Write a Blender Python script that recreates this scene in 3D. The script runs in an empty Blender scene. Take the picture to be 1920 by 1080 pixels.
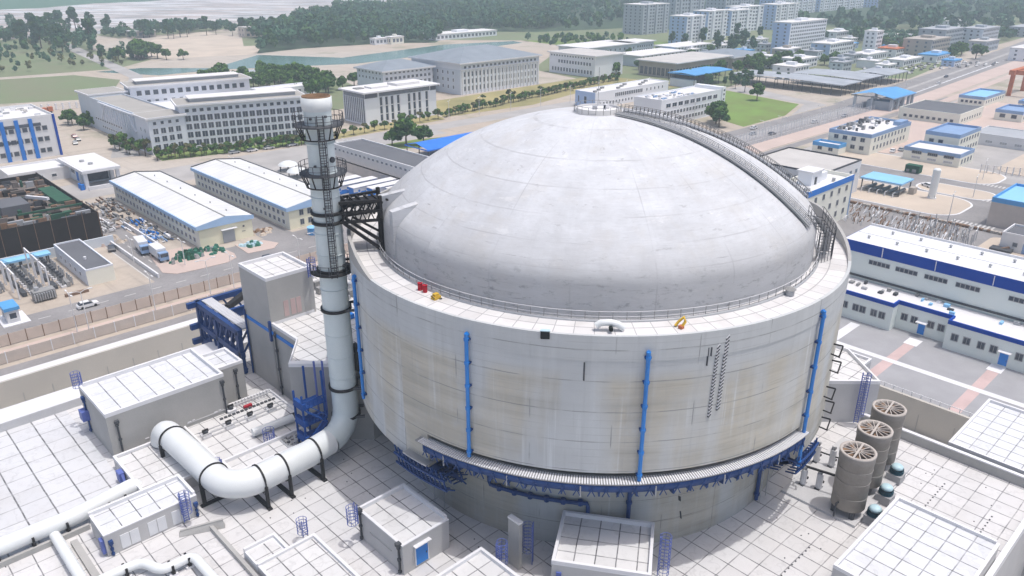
import bpy, math, random
import numpy as np

# ------------------------------------------------------------------ camera, light, exposure
scene = bpy.context.scene
COL = scene.collection
rad = math.radians
cd = bpy.data.cameras.new('camera'); cam = bpy.data.objects.new('camera', cd); COL.objects.link(cam)
cam.location = (-71.34, -60.22, 72.0)
cam.rotation_euler = (math.pi/2 - 0.398528, 0, math.atan2(0.7240, 0.6898) - math.pi/2)
cd.sensor_width = 36.0; cd.lens = 36.0*1460.95/1920.0
cd.clip_start = 0.5; cd.clip_end = 12000
scene.camera = cam

SUN = np.array([0.135, -0.212, 1.0]); SUN = SUN/np.linalg.norm(SUN)      # towards the sun
sun_el = math.asin(SUN[2]); sun_az = math.atan2(SUN[1], SUN[0])
w = bpy.data.worlds.new('World'); scene.world = w; w.use_nodes = True
nt = w.node_tree; nt.nodes.clear()
sky = nt.nodes.new('ShaderNodeTexSky'); sky.sky_type = 'NISHITA'; sky.sun_disc = False
sky.sun_elevation = sun_el; sky.sun_rotation = math.pi/2 - sun_az
sky.air_density = 1.0; sky.dust_density = 5.0; sky.ozone_density = 1.0
bg = nt.nodes.new('ShaderNodeBackground'); bg.inputs[1].default_value = 0.15
wo = nt.nodes.new('ShaderNodeOutputWorld')
nt.links.new(sky.outputs[0], bg.inputs[0]); nt.links.new(bg.outputs[0], wo.inputs[0])
sd = bpy.data.lights.new('sun', 'SUN'); sd.energy = 2.0; sd.angle = rad(0.6); sd.color = (1.0, 0.98, 0.95)
so = bpy.data.objects.new('sun', sd); COL.objects.link(so)
from mathutils import Vector
so.rotation_euler = Vector(SUN).to_track_quat('Z', 'Y').to_euler(); so.location = (0, 0, 300)
vs = scene.view_settings
vs.view_transform = 'Standard'; vs.look = 'None'; vs.gamma = 1.0; vs.exposure = 0.1; vs.use_curve_mapping = False
scene.cycles.max_bounces = 6; scene.cycles.volume_bounces = 1
rng = np.random.default_rng(7); random.seed(7)
D = 13.1                                                                 # roof deck level

# ------------------------------------------------------------------ materials
M = {}
def _new(name, rough=0.8, metal=0.0, spec=0.3):
    m = bpy.data.materials.new(name); m.use_nodes = True
    b = m.node_tree.nodes['Principled BSDF']
    b.inputs['Roughness'].default_value = rough; b.inputs['Metallic'].default_value = metal
    b.inputs['Specular IOR Level'].default_value = spec
    M[name] = m
    return m, m.node_tree, b
class NT:
    """tiny node helper"""
    def __init__(s, t): s.t = t
    def n(s, typ, **k):
        x = s.t.nodes.new(typ)
        for a, v in k.items(): setattr(x, a, v)
        return x
    def link(s, a, b): s.t.links.new(a, b)
    def val(s, x, sock):
        if isinstance(x, (int, float)): sock.default_value = x
        elif isinstance(x, tuple): sock.default_value = x if len(x) == len(sock.default_value) else (*x, 1.0)
        else: s.link(x, sock)
    def math(s, op, a, b=0.0, c=0.0):
        x = s.n('ShaderNodeMath', operation=op)
        s.val(a, x.inputs[0]); s.val(b, x.inputs[1]); s.val(c, x.inputs[2]); return x.outputs[0]
    def mix(s, f, a, b, blend='MIX'):
        x = s.n('ShaderNodeMix', data_type='RGBA', blend_type=blend)
        s.val(f, x.inputs[0]); s.val(a, x.inputs[6]); s.val(b, x.inputs[7]); return x.outputs[2]
    def obj(s): return s.n('ShaderNodeTexCoord').outputs['Object']
    def xyz(s, v):
        x = s.n('ShaderNodeSeparateXYZ'); s.link(v, x.inputs[0]); return x.outputs
    def comb(s, a, b, c):
        x = s.n('ShaderNodeCombineXYZ'); s.val(a, x.inputs[0]); s.val(b, x.inputs[1]); s.val(c, x.inputs[2]); return x.outputs[0]
    def noise(s, vec, scale, detail=4, rough=0.55):
        x = s.n('ShaderNodeTexNoise'); s.link(vec, x.inputs['Vector'])
        x.inputs['Scale'].default_value = scale; x.inputs['Detail'].default_value = detail; x.inputs['Roughness'].default_value = rough
        return x.outputs['Fac']
    def ramp(s, f, lo, hi):
        x = s.n('ShaderNodeMapRange', clamp=True); s.val(f, x.inputs[0]); s.val(lo, x.inputs[1]); s.val(hi, x.inputs[2]); return x.outputs[0]
def mul(c, k): return tuple(min(1.0, x*k) for x in c)
def mat(name, c, var=0.12, scale=0.6, rough=0.8, metal=0.0, spec=0.3, fine=6.0, c2=None, world=False):
    """plain surface: two scales of noise round a base colour"""
    if name in M: return M[name]
    m, t, b = _new(name, rough, metal, spec); N = NT(t)
    o = N.n('ShaderNodeNewGeometry').outputs['Position'] if world else N.obj()
    a = N.ramp(N.noise(o, scale, 5), 0.3, 0.7); f = N.ramp(N.noise(o, fine, 3), 0.25, 0.75)
    k = N.math('ADD', N.math('MULTIPLY', a, 0.65), N.math('MULTIPLY', f, 0.35))
    N.link(N.mix(k, mul(c2 or c, 1-var), mul(c, 1+var)), b.inputs['Base Color'])
    return m
def tile(name, c, size=2.0, lw=0.05, line=(0.17, 0.17, 0.18), sy=None, weak=0.55, dirt=(0.47, 0.445, 0.425), dirtk=0.3):
    """square roof slabs with dark sealed joints, every slab a slightly different tone, blotchy dirt"""
    if name in M: return M[name]
    m, t, b = _new(name, 0.75, 0, 0.25); N = NT(t); sy = sy or size
    o = N.obj(); x, y, z = N.xyz(o)
    wob = N.math('MULTIPLY', N.math('SUBTRACT', N.noise(o, 0.35, 2), 0.5), 0.10)
    def lines(v, s):
        u = N.math('DIVIDE', N.math('ADD', v, wob), s)
        fr = N.math('ABSOLUTE', N.math('SUBTRACT', N.math('FRACT', u), 0.5))       # 0.5 on a joint
        return N.math('GREATER_THAN', fr, 0.5 - lw/s), N.math('FLOOR', u)
    lx, ix = lines(x, size); ly, iy = lines(y, sy)
    wn = N.n('ShaderNodeTexWhiteNoise', noise_dimensions='2D'); N.link(N.comb(ix, iy, 0.0), wn.inputs['Vector'])
    base = N.mix(wn.outputs['Value'], mul(c, 0.945), mul(c, 1.035))
    d = N.ramp(N.noise(o, 0.16, 5, 0.6), 0.48, 0.75); d2 = N.ramp(N.noise(o, 1.3, 6, 0.65), 0.52, 0.8)
    base = N.mix(N.math('MULTIPLY', d, dirtk), base, mul(dirt, 1.0)); base = N.mix(N.math('MULTIPLY', d2, 0.45), base, mul(c, 0.70)); pud = N.ramp(N.math('ABSOLUTE', N.math('SUBTRACT', N.noise(o, 0.33, 3, 0.5), 0.56)), 0.02, 0.0); base = N.mix(N.math('MULTIPLY', pud, 0.28), base, mul(c, 0.62)); spk = N.ramp(N.noise(o, 5.5, 4, 0.7), 0.62, 0.72); base = N.mix(N.math('MULTIPLY', spk, 0.4), base, mul(c, 0.6))
    gap = N.ramp(N.noise(o, 0.8, 3), 0.3, 0.6)
    l1 = N.math('MULTIPLY', lx, N.math('ADD', 0.55, N.math('MULTIPLY', gap, 0.45)))
    l2 = N.math('MULTIPLY', N.math('MULTIPLY', ly, weak), N.math('ADD', 0.4, N.math('MULTIPLY', gap, 0.6)))
    N.link(N.mix(N.math('MAXIMUM', l1, l2), base, line), b.inputs['Base Color'])
    return m
def concrete_round(name, c, stain, lift, kind):
    """cast concrete on a round wall: pour lifts, upright streaks, tan panels"""
    m, t, b = _new(name, 0.85, 0, 0.2); N = NT(t); o = N.obj(); x, y, z = N.xyz(o)
    ang = N.math('MULTIPLY', N.math('ARCTAN2', y, x), 30.0)
    v = N.comb(ang, z, 0.0)
    vs_ = N.comb(N.math('MULTIPLY', ang, 1.0), N.math('MULTIPLY', z, 0.06), 3.0)       # upright streaks
    vh = N.comb(N.math('MULTIPLY', ang, 0.10), N.math('MULTIPLY', z, 1.0), 8.0)        # level bands
    big = N.ramp(N.noise(v, 0.10, 5, 0.6), 0.38, 0.62)
    streak = N.ramp(N.noise(vs_, 0.75, 5, 0.65), 0.50, 0.72)
    band = N.ramp(N.noise(vh, 0.55, 6, 0.6), 0.42, 0.68)
    fine = N.ramp(N.noise(v, 1.6, 6, 0.7), 0.35, 0.75)
    col = N.mix(big, mul(c, 0.93), mul(c, 1.05))
    pan = N.ramp(N.noise(N.comb(ang, N.math('MULTIPLY', z, 0.2), 1.0), 0.16, 2), 0.38, 0.54)
    below = N.ramp(z, 24.2, 22.6) if kind == 'tank' else 1.0
    zone = N.math('MULTIPLY', N.math('MULTIPLY', pan, below), N.ramp(N.noise(v, 0.25, 6, 0.7), 0.18, 0.5))
    col = N.mix(N.math('MULTIPLY', zone, 0.72), col, stain)
    col = N.mix(N.math('MULTIPLY', N.math('MULTIPLY', band, zone), 0.62), col, mul(stain, 0.66))
    col = N.mix(N.math('MULTIPLY', band, 0.2), col, mul(c, 0.7))
    thin = N.ramp(N.noise(N.comb(N.math('MULTIPLY', ang, 0.08), N.math('MULTIPLY', z, 2.6), 21.0), 0.9, 6, 0.7), 0.56, 0.70)
    col = N.mix(N.math('MULTIPLY', N.math('MULTIPLY', thin, zone), 0.5), col, mul(stain, 0.55))
    drip = N.math('MULTIPLY', N.ramp(N.noise(N.comb(N.math('MULTIPLY', ang, 1.6), N.math('MULTIPLY', z, 0.03), 31.0), 1.0, 3, 0.6), 0.60, 0.68), N.ramp(N.noise(v, 0.09, 3), 0.45, 0.6))
    col = N.mix(N.math('MULTIPLY', drip, 0.5), col, mul(c, 1.3))
    col = N.mix(N.math('MULTIPLY', streak, 0.32), col, mul(c, 1.22))
    col = N.mix(N.math('MULTIPLY', N.ramp(N.noise(vs_, 1.9, 4), 0.58, 0.75), 0.25), col, mul(c, 0.62))
    col = N.mix(N.math('MULTIPLY', fine, 0.22), col, mul(c, 0.72))
    # lift joints
    fr = N.math('ABSOLUTE', N.math('SUBTRACT', N.math('FRACT', N.math('DIVIDE', N.math('ADD', z, N.math('MULTIPLY', N.noise(v, 0.4, 2), 0.12)), lift)), 0.5))
    jl = N.math('MULTIPLY', N.math('GREATER_THAN', fr, 0.486), N.ramp(N.noise(N.comb(ang, z, 5.0), 0.35, 3), 0.36, 0.55))
    frv = N.math('ABSOLUTE', N.math('SUBTRACT', N.math('FRACT', N.math('DIVIDE', ang, 7.85)), 0.5))
    jv = N.math('MULTIPLY', N.math('GREATER_THAN', frv, 0.493), N.ramp(N.noise(N.comb(ang, z, 9.0), 0.3, 2), 0.5, 0.62))
    col = N.mix(N.math('MULTIPLY', N.math('MAXIMUM', jl, jv), 0.7), col, mul(c, 0.40))
    fb = N.math('ABSOLUTE', N.math('SUBTRACT', N.math('FRACT', N.math('DIVIDE', z, 0.82)), 0.5)); col = N.mix(N.math('MULTIPLY', N.math('MULTIPLY', N.math('GREATER_THAN', fb, 0.45), N.ramp(N.noise(N.comb(ang, z, 41.0), 0.2, 4), 0.45, 0.62)), 0.3), col, mul(c, 0.6))
    N.link(col, b.inputs['Base Color'])
    return m
def concrete_dome(name, c):
    """raw cast dome: mottled patches, pour rings, meridian joints, runs of damp, a blotchy weathered foot with painted shade"""
    m, t, b = _new(name, 0.85, 0, 0.2); N = NT(t); o = N.obj(); x, y, z = N.xyz(o)
    ang = N.math('MULTIPLY', N.math('ARCTAN2', y, x), 26.0)
    v = N.comb(ang, N.math('MULTIPLY', z, 2.2), 0.0)
    lvl = N.comb(N.math('MULTIPLY', ang, 0.16), N.math('MULTIPLY', z, 1.5), 2.0)
    big = N.ramp(N.noise(o, 0.14, 6, 0.62), 0.36, 0.64); mid = N.ramp(N.noise(o, 0.5, 7, 0.68), 0.42, 0.70)
    col = N.mix(big, mul(c, 0.90), mul(c, 1.05))
    fin = N.ramp(N.noise(lvl, 4.5, 9, 0.8), 0.50, 0.66)
    col = N.mix(N.math('MULTIPLY', fin, 0.34), col, mul(c, 0.62))
    wht = N.ramp(N.noise(N.comb(N.math('MULTIPLY', ang, 0.35), N.math('MULTIPLY', z, 1.6), 51.0), 0.55, 9, 0.78), 0.58, 0.63)
    col = N.mix(N.math('MULTIPLY', wht, 0.5), col, (0.74, 0.74, 0.75))
    col = N.mix(N.math('MULTIPLY', mid, 0.30), col, mul((0.52, 0.51, 0.515), 0.85))
    warm = N.ramp(N.noise(o, 0.22, 5, 0.6), 0.52, 0.68); col = N.mix(N.math('MULTIPLY', warm, 0.30), col, (0.50, 0.47, 0.43))
    col = N.mix(N.math('MULTIPLY', N.ramp(N.noise(lvl, 0.9, 7, 0.7), 0.52, 0.70), 0.36), col, mul(c, 1.22))
    col = N.mix(N.math('MULTIPLY', N.ramp(N.noise(lvl, 1.7, 7, 0.7), 0.54, 0.72), 0.34), col, mul(c, 0.74))
    run = N.ramp(N.noise(N.comb(N.math('MULTIPLY', ang, 0.9), N.math('MULTIPLY', z, 0.10), 11.0), 0.9, 5, 0.65), 0.54, 0.72)
    col = N.mix(N.math('MULTIPLY', run, 0.26), col, mul(c, 0.74))
    foot = N.ramp(N.math('ADD', z, N.math('MULTIPLY', N.noise(v, 0.14, 6, 0.68), 5.2)), 38.0, 34.0)
    col = N.mix(N.math('MULTIPLY', foot, 0.55), col, (0.40, 0.405, 0.415))  # shade of the steep lower dome mixed into the colour
    rag = N.math('MULTIPLY', N.ramp(N.noise(v, 0.62, 8, 0.78), 0.55, 0.62), N.ramp(z, 33.5, 30.0))
    col = N.mix(N.math('MULTIPLY', rag, 0.6), col, (0.22, 0.225, 0.24))
    rag2 = N.math('MULTIPLY', N.ramp(N.noise(v, 0.8, 8, 0.75), 0.57, 0.63), N.ramp(z, 34.0, 30.5))
    col = N.mix(N.math('MULTIPLY', rag2, 0.45), col, (0.46, 0.46, 0.47))
    peel = N.ramp(N.noise(N.comb(N.math('MULTIPLY', ang, 0.45), N.math('MULTIPLY', z, 2.4), 7.0), 0.7, 8, 0.74), 0.62, 0.65)
    col = N.mix(N.math('MULTIPLY', peel, 0.5), col, (0.33, 0.33, 0.345))
    crk = N.ramp(N.noise(N.comb(N.math('MULTIPLY', ang, 0.12), N.math('MULTIPLY', z, 3.2), 4.0), 0.9, 8, 0.76), 0.645, 0.665)
    col = N.mix(N.math('MULTIPLY', crk, 0.65), col, (0.25, 0.25, 0.27))
    wob = N.math('MULTIPLY', N.noise(v, 0.3, 2), 0.10)
    fr = N.math('ABSOLUTE', N.math('SUBTRACT', N.math('FRACT', N.math('DIVIDE', N.math('ADD', z, wob), 1.9)), 0.5))
    jl = N.math('MULTIPLY', N.math('GREATER_THAN', fr, 0.478), N.ramp(N.noise(N.comb(N.math('MULTIPLY', ang, 0.4), z, 5.0), 0.3, 5), 0.42, 0.60))
    fv = N.math('ABSOLUTE', N.math('SUBTRACT', N.math('FRACT', N.math('DIVIDE', ang, 8.17)), 0.5))
    jv = N.math('MULTIPLY', N.math('GREATER_THAN', fv, 0.491), N.ramp(N.noise(N.comb(ang, z, 15.0), 0.25, 3), 0.46, 0.60))
    col = N.mix(N.math('MULTIPLY', N.math('MAXIMUM', jl, jv), 0.42), col, (0.33, 0.33, 0.35))
    N.link(col, b.inputs['Base Color'])
    bp = N.n('ShaderNodeBump'); bp.inputs['Strength'].default_value = 0.35; bp.inputs['Distance'].default_value = 0.10; N.link(N.noise(v, 0.45, 6, 0.7), bp.inputs['Height']); N.link(bp.outputs[0], b.inputs['Normal'])
    return m
def polar_tile(name, c):
    m, t, b = _new(name, 0.75, 0, 0.25); N = NT(t); o = N.obj(); x, y, z = N.xyz(o)
    a = N.math('MULTIPLY', N.math('ARCTAN2', y, x), 96/(2*math.pi))
    r = N.math('SQRT', N.math('ADD', N.math('MULTIPLY', x, x), N.math('MULTIPLY', y, y)))
    fa = N.math('ABSOLUTE', N.math('SUBTRACT', N.math('FRACT', a), 0.5))
    la = N.math('GREATER_THAN', fa, 0.477)
    lr = N.math('LESS_THAN', N.math('ABSOLUTE', N.math('SUBTRACT', r, 27.9)), 0.06)
    wn = N.n('ShaderNodeTexWhiteNoise', noise_dimensions='2D'); N.link(N.comb(N.math('FLOOR', a), N.math('GREATER_THAN', r, 27.9), 0.0), wn.inputs['Vector'])
    base = N.mix(wn.outputs['Value'], mul(c, 0.9), mul(c, 1.05))
    base = N.mix(N.math('MULTIPLY', N.ramp(N.noise(o, 0.5, 5), 0.5, 0.75), 0.4), base, (0.46, 0.43, 0.41))
    N.link(N.mix(N.math('MULTIPLY', N.math('MAXIMUM', la, lr), 0.6), base, (0.2, 0.2, 0.22)), b.inputs['Base Color'])
    return m
def ground_mat():
    m, t, b = _new('bare_ground', 0.95, 0, 0.1); N = NT(t); o = N.n('ShaderNodeNewGeometry').outputs['Position']
    big = N.ramp(N.noise(o, 0.006, 5, 0.6), 0.4, 0.62); mid = N.ramp(N.noise(o, 0.05, 6, 0.65), 0.35, 0.7); f = N.ramp(N.noise(o, 0.6, 5, 0.6), 0.3, 0.7)
    c = N.mix(big, (0.44, 0.37, 0.305), (0.47, 0.43, 0.39)); c = N.mix(N.math('MULTIPLY', mid, 0.45), c, (0.30, 0.26, 0.215))
    c = N.mix(N.math('MULTIPLY', f, 0.4), c, (0.56, 0.50, 0.43)); x_, y_, z_ = N.xyz(o); tr = N.ramp(N.noise(N.comb(N.math('MULTIPLY', x_, 0.012), N.math('MULTIPLY', y_, 0.35), 0.0), 1.0, 4, 0.6), 0.55, 0.66); tr2 = N.ramp(N.noise(N.comb(N.math('MULTIPLY', x_, 0.3), N.math('MULTIPLY', y_, 0.012), 9.0), 1.0, 4, 0.6), 0.57, 0.68); c = N.mix(N.math('MULTIPLY', N.math('MAXIMUM', tr, tr2), 0.45), c, (0.29, 0.255, 0.225))
    gr = N.math('MULTIPLY', N.ramp(N.noise(o, 0.018, 6, 0.7), 0.56, 0.66), 0.5)
    N.link(N.mix(gr, c, (0.16, 0.19, 0.10)), b.inputs['Base Color']); return m
def ponds_mat():
    m, t, b = _new('pond_ground', 0.7, 0, 0.3); N = NT(t); o = N.n('ShaderNodeNewGeometry').outputs['Position']; x, y, z = N.xyz(o)
    u = N.math('ADD', N.math('MULTIPLY', x, 0.69), N.math('MULTIPLY', y, 0.724)); v = N.math('SUBTRACT', N.math('MULTIPLY', x, 0.724), N.math('MULTIPLY', y, 0.69))
    n1 = N.ramp(N.noise(N.comb(N.math('MULTIPLY', v, 0.007), N.math('MULTIPLY', u, 0.035), 0.0), 1.0, 4, 0.6), 0.44, 0.56)
    n2 = N.ramp(N.noise(N.comb(N.math('MULTIPLY', v, 0.012), N.math('MULTIPLY', u, 0.07), 6.0), 1.0, 5, 0.7), 0.5, 0.56)
    c = N.mix(n1, (0.45, 0.38, 0.35), (0.66, 0.65, 0.66)); c = N.mix(N.math('MULTIPLY', n2, 0.85), c, (0.17, 0.19, 0.19))
    N.link(c, b.inputs['Base Color']); return m
def water_mat():
    m, t, b = _new('channel_water', 0.18, 0, 0.5); N = NT(t); o = N.obj()
    N.link(N.mix(N.ramp(N.noise(o, 0.02, 4), 0.35, 0.65), (0.10, 0.20, 0.19), (0.14, 0.25, 0.235)), b.inputs['Base Color'])
    bp = N.n('ShaderNodeBump'); bp.inputs['Strength'].default_value = 0.25; N.link(N.noise(o, 0.5, 3), bp.inputs['Height']); N.link(bp.outputs[0], b.inputs['Normal']); return m
def corrugated(name, c, axis=0, period=0.9, var=0.06):
    m, t, b = _new(name, 0.55, 0, 0.4); N = NT(t); o = N.obj(); q = N.xyz(o)[axis]
    fr = N.math('GREATER_THAN', N.math('ABSOLUTE', N.math('SUBTRACT', N.math('FRACT', N.math('DIVIDE', q, period)), 0.5)), 0.40)
    base = N.mix(N.ramp(N.noise(o, 0.12, 5, 0.6), 0.35, 0.7), mul(c, 1-var*2.2), mul(c, 1+var))
    N.link(N.mix(N.math('MULTIPLY', fr, 0.22), base, mul(c, 0.6)), b.inputs['Base Color']); return m
def leafmat(name, a, bcol):
    m, t, b = _new(name, 0.7, 0, 0.15); N = NT(t); o = N.n('ShaderNodeNewGeometry').outputs['Position']
    k = N.ramp(N.noise(o, 0.45, 3), 0.3, 0.7)
    N.link(N.mix(k, a, bcol), b.inputs['Base Color']); return m

concrete_dome('dome_concrete', (0.60, 0.615, 0.645))
concrete_round('tank_concrete', (0.54, 0.56, 0.57), (0.55, 0.50, 0.395), 3.3, 'tank')
concrete_round('base_concrete', (0.44, 0.465, 0.47), (0.42, 0.385, 0.31), 3.0, 'base')
polar_tile('ring_tile', (0.66, 0.65, 0.65))
tile('deck_tile', (0.62, 0.612, 0.615), 2.3, 0.06, line=(0.12,0.12,0.13), weak=0.7)
tile('slab_tile', (0.61, 0.615, 0.635), 3.0, 0.085, weak=0.5, line=(0.13, 0.13, 0.14))
tile('roof_tile', (0.655, 0.67, 0.705), 2.05, 0.06, dirtk=0.3, line=(0.12,0.12,0.13), weak=0.75)
tile('hut_tile', (0.655, 0.65, 0.65), 2.05, 0.062, dirtk=0.4, line=(0.12,0.12,0.13), weak=0.8)
tile('block_tile', (0.655, 0.67, 0.705), 2.3, 0.07, weak=0.3, dirtk=0.1, line=(0.17, 0.17, 0.19))
mat('hut_wall', (0.50, 0.495, 0.495), 0.10, 0.2); mat('tray_grey', (0.26,0.27,0.28), 0.1, 1.0); mat('deep_blue', (0.015,0.075,0.30), 0.15, 0.6); mat('concrete', (0.40, 0.40, 0.40), 0.12, 0.25); mat('pale_concrete', (0.52, 0.52, 0.53), 0.10, 0.25)
mat('grey_concrete', (0.40, 0.395, 0.385), 0.14, 0.2); mat('white_wall', (0.70, 0.70, 0.71), 0.06, 0.3)
mat('coping', (0.72, 0.72, 0.74), 0.05, 0.5)
mat('white_paint', (0.72, 0.745, 0.75), 0.05, 0.3, rough=0.45, spec=0.4)
mat('stack_paint', (0.62, 0.69, 0.70), 0.06, 0.35, rough=0.45, spec=0.4)
mat('black_steel', (0.022, 0.021, 0.022), 0.2, 1.0, rough=0.6); mat('dark_steel', (0.07, 0.075, 0.085), 0.2, 1.0, rough=0.6)
mat('rust', (0.23, 0.145, 0.09), 0.25, 1.5); mat('blue_steel', (0.012, 0.05, 0.185), 0.2, 0.8, rough=0.55, spec=0.4)
mat('blue_pipe', (0.012, 0.19, 0.58), 0.12, 0.8, rough=0.4, spec=0.5); mat('blue_door', (0.03, 0.23, 0.68), 0.08, 1.0, rough=0.5)
mat('navy_band', (0.006, 0.06, 0.36), 0.1, 0.2, rough=0.7, spec=0.1); mat('bright_blue', (0.015, 0.18, 0.60), 0.12, 0.2, rough=0.5)
mat('cage_blue', (0.11, 0.15, 0.42), 0.15, 1.0, rough=0.5)
mat('grating', (0.50, 0.51, 0.54), 0.25, 4.0, rough=0.6); mat('galv', (0.42, 0.43, 0.45), 0.12, 1.0, rough=0.5, metal=0.3)
mat('tower_grey', (0.30, 0.28, 0.26), 0.16, 0.7, rough=0.7); mat('fan_rim', (0.46, 0.42, 0.39), 0.1, 1.0)
mat('fan_dark', (0.06, 0.05, 0.05), 0.2, 2.0); mat('cyan_cap', (0.45, 0.62, 0.68), 0.06, 1.0, rough=0.4)
mat('teal_dark', (0.03, 0.09, 0.12), 0.2, 2.0); mat('vent_box', (0.36, 0.36, 0.37), 0.1, 1.0)
mat('red_paint', (0.42, 0.015, 0.03), 0.1, 1.0); mat('yellow_paint', (0.62, 0.40, 0.05), 0.1, 1.0); mat('orange_paint', (0.50, 0.16, 0.07), 0.15, 0.5)
mat('black_hole', (0.015, 0.02, 0.02), 0.1, 1.0)
mat('glass_dark', (0.055, 0.07, 0.095), 0.35, 0.9, rough=0.15, spec=0.6, fine=0.4); mat('glass_grey', (0.13, 0.155, 0.19), 0.25, 0.8, rough=0.2, spec=0.6, fine=0.4)
mat('frame_grey', (0.35, 0.36, 0.37), 0.05, 1.0); mat('frame_white', (0.72, 0.73, 0.75), 0.05, 1.0)
mat('cream_wall', (0.80, 0.79, 0.70), 0.05, 0.12); mat('yellow_wall', (0.82, 0.78, 0.60), 0.04, 0.12); mat('mint_wall', (0.76, 0.81, 0.77), 0.05, 0.1)
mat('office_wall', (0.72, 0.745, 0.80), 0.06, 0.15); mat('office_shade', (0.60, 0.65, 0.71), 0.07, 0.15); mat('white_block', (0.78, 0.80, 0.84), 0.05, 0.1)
mat('grey_block', (0.42, 0.46, 0.50), 0.08, 0.1); mat('tan_block', (0.42, 0.38, 0.34), 0.1, 0.1); mat('paleblue_wall', (0.42, 0.55, 0.78), 0.05, 0.1)
mat('grey_roof', (0.24, 0.275, 0.315), 0.12, 0.15); mat('flat_roof', (0.52, 0.50, 0.48), 0.14, 0.12); mat('dark_roof', (0.13, 0.135, 0.15), 0.12, 0.1)
mat('white_flat', (0.70, 0.69, 0.69), 0.09, 0.12); mat('roof_grey2', (0.38, 0.40, 0.43), 0.12, 0.12); mat('greenish_roof', (0.37, 0.355, 0.33), 0.12, 0.12)
mat('roof_blue', (0.10, 0.34, 0.66), 0.14, 0.2, rough=0.5); mat('blue_tarp', (0.03, 0.19, 0.72), 0.12, 0.3, rough=0.5); mat('sky_sheet', (0.27, 0.56, 0.84), 0.08, 0.2, rough=0.5)
mat('slate_blue', (0.24, 0.36, 0.56), 0.12, 0.3, rough=0.5); mat('gutter_blue', (0.38, 0.55, 0.78), 0.06, 0.3, rough=0.5)
corrugated('hall_roof', (0.73, 0.73, 0.725), 1, 3.2, 0.05); corrugated('turbine_roof', (0.76, 0.77, 0.79), 1, 2.0, 0.04); corrugated('shed_roof', (0.40, 0.43, 0.47), 0, 2.5, 0.08)
mat('asphalt', (0.26, 0.25, 0.25), 0.22, 0.11, rough=0.9, fine=1.2, world=True); mat('pale_road', (0.38, 0.365, 0.355), 0.20, 0.09, rough=0.9, world=True)
mat('road_white', (0.55, 0.54, 0.53), 0.08, 0.6, world=True); mat('paver', (0.33, 0.33, 0.345), 0.14, 0.16, world=True); mat('pink_path', (0.53, 0.40, 0.385), 0.14, 0.3, world=True)
mat('white_strip', (0.68, 0.68, 0.70), 0.06, 0.2, world=True); mat('sand', (0.53, 0.45, 0.37), 0.16, 0.05, rough=0.95, world=True, c2=(0.50, 0.43, 0.36)); mat('pink_sand', (0.52, 0.42, 0.375), 0.10, 0.08, rough=0.95, world=True)
mat('beige_face', (0.50, 0.475, 0.435), 0.12, 0.08, world=True); mat('tan_panel', (0.56, 0.49, 0.435), 0.10, 0.4)
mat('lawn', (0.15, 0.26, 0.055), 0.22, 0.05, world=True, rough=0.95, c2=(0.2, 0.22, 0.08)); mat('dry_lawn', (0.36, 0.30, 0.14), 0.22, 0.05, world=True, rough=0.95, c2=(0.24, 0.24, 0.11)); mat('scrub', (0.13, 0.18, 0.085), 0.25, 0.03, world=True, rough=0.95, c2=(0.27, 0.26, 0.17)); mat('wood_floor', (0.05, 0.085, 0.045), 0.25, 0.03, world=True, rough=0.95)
mat('netting', (0.026, 0.021, 0.019), 0.3, 0.25, rough=0.95); mat('net_green', (0.03, 0.10, 0.06), 0.25, 0.8); mat('rubble', (0.17, 0.145, 0.13), 0.4, 0.5)
mat('tarp_green', (0.035, 0.15, 0.105), 0.3, 0.5, rough=0.7); mat('gear_grey', (0.28, 0.28, 0.28), 0.3, 1.0); mat('brown_gear', (0.20, 0.13, 0.09), 0.3, 1.0); mat('bark', (0.11, 0.08, 0.06), 0.2, 2.0)
mat('car_white', (0.75, 0.75, 0.76), 0.02, 1.0, rough=0.3, spec=0.6); mat('car_dark', (0.04, 0.045, 0.06), 0.05, 1.0, rough=0.3, spec=0.6); mat('car_red', (0.30, 0.03, 0.03), 0.05, 1.0, rough=0.3, spec=0.6); mat('car_silver', (0.38, 0.40, 0.42), 0.03, 1.0, rough=0.3, spec=0.6); mat('tyre', (0.02, 0.02, 0.02), 0.1, 2.0)
mat('container_green', (0.02, 0.09, 0.055), 0.2, 0.8); mat('lamp_white', (0.68, 0.68, 0.68), 0.03, 1.0)
ground_mat(); ponds_mat(); water_mat()
leafmat('leaf_dark', (0.036, 0.095, 0.03), (0.075, 0.16, 0.045)); leafmat('leaf_mid', (0.065, 0.15, 0.03), (0.14, 0.25, 0.05)); leafmat('leaf_far', (0.04, 0.115, 0.065), (0.075, 0.16, 0.085)); leafmat('leaf_dry', (0.10, 0.115, 0.04), (0.19, 0.18, 0.08))

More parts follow.
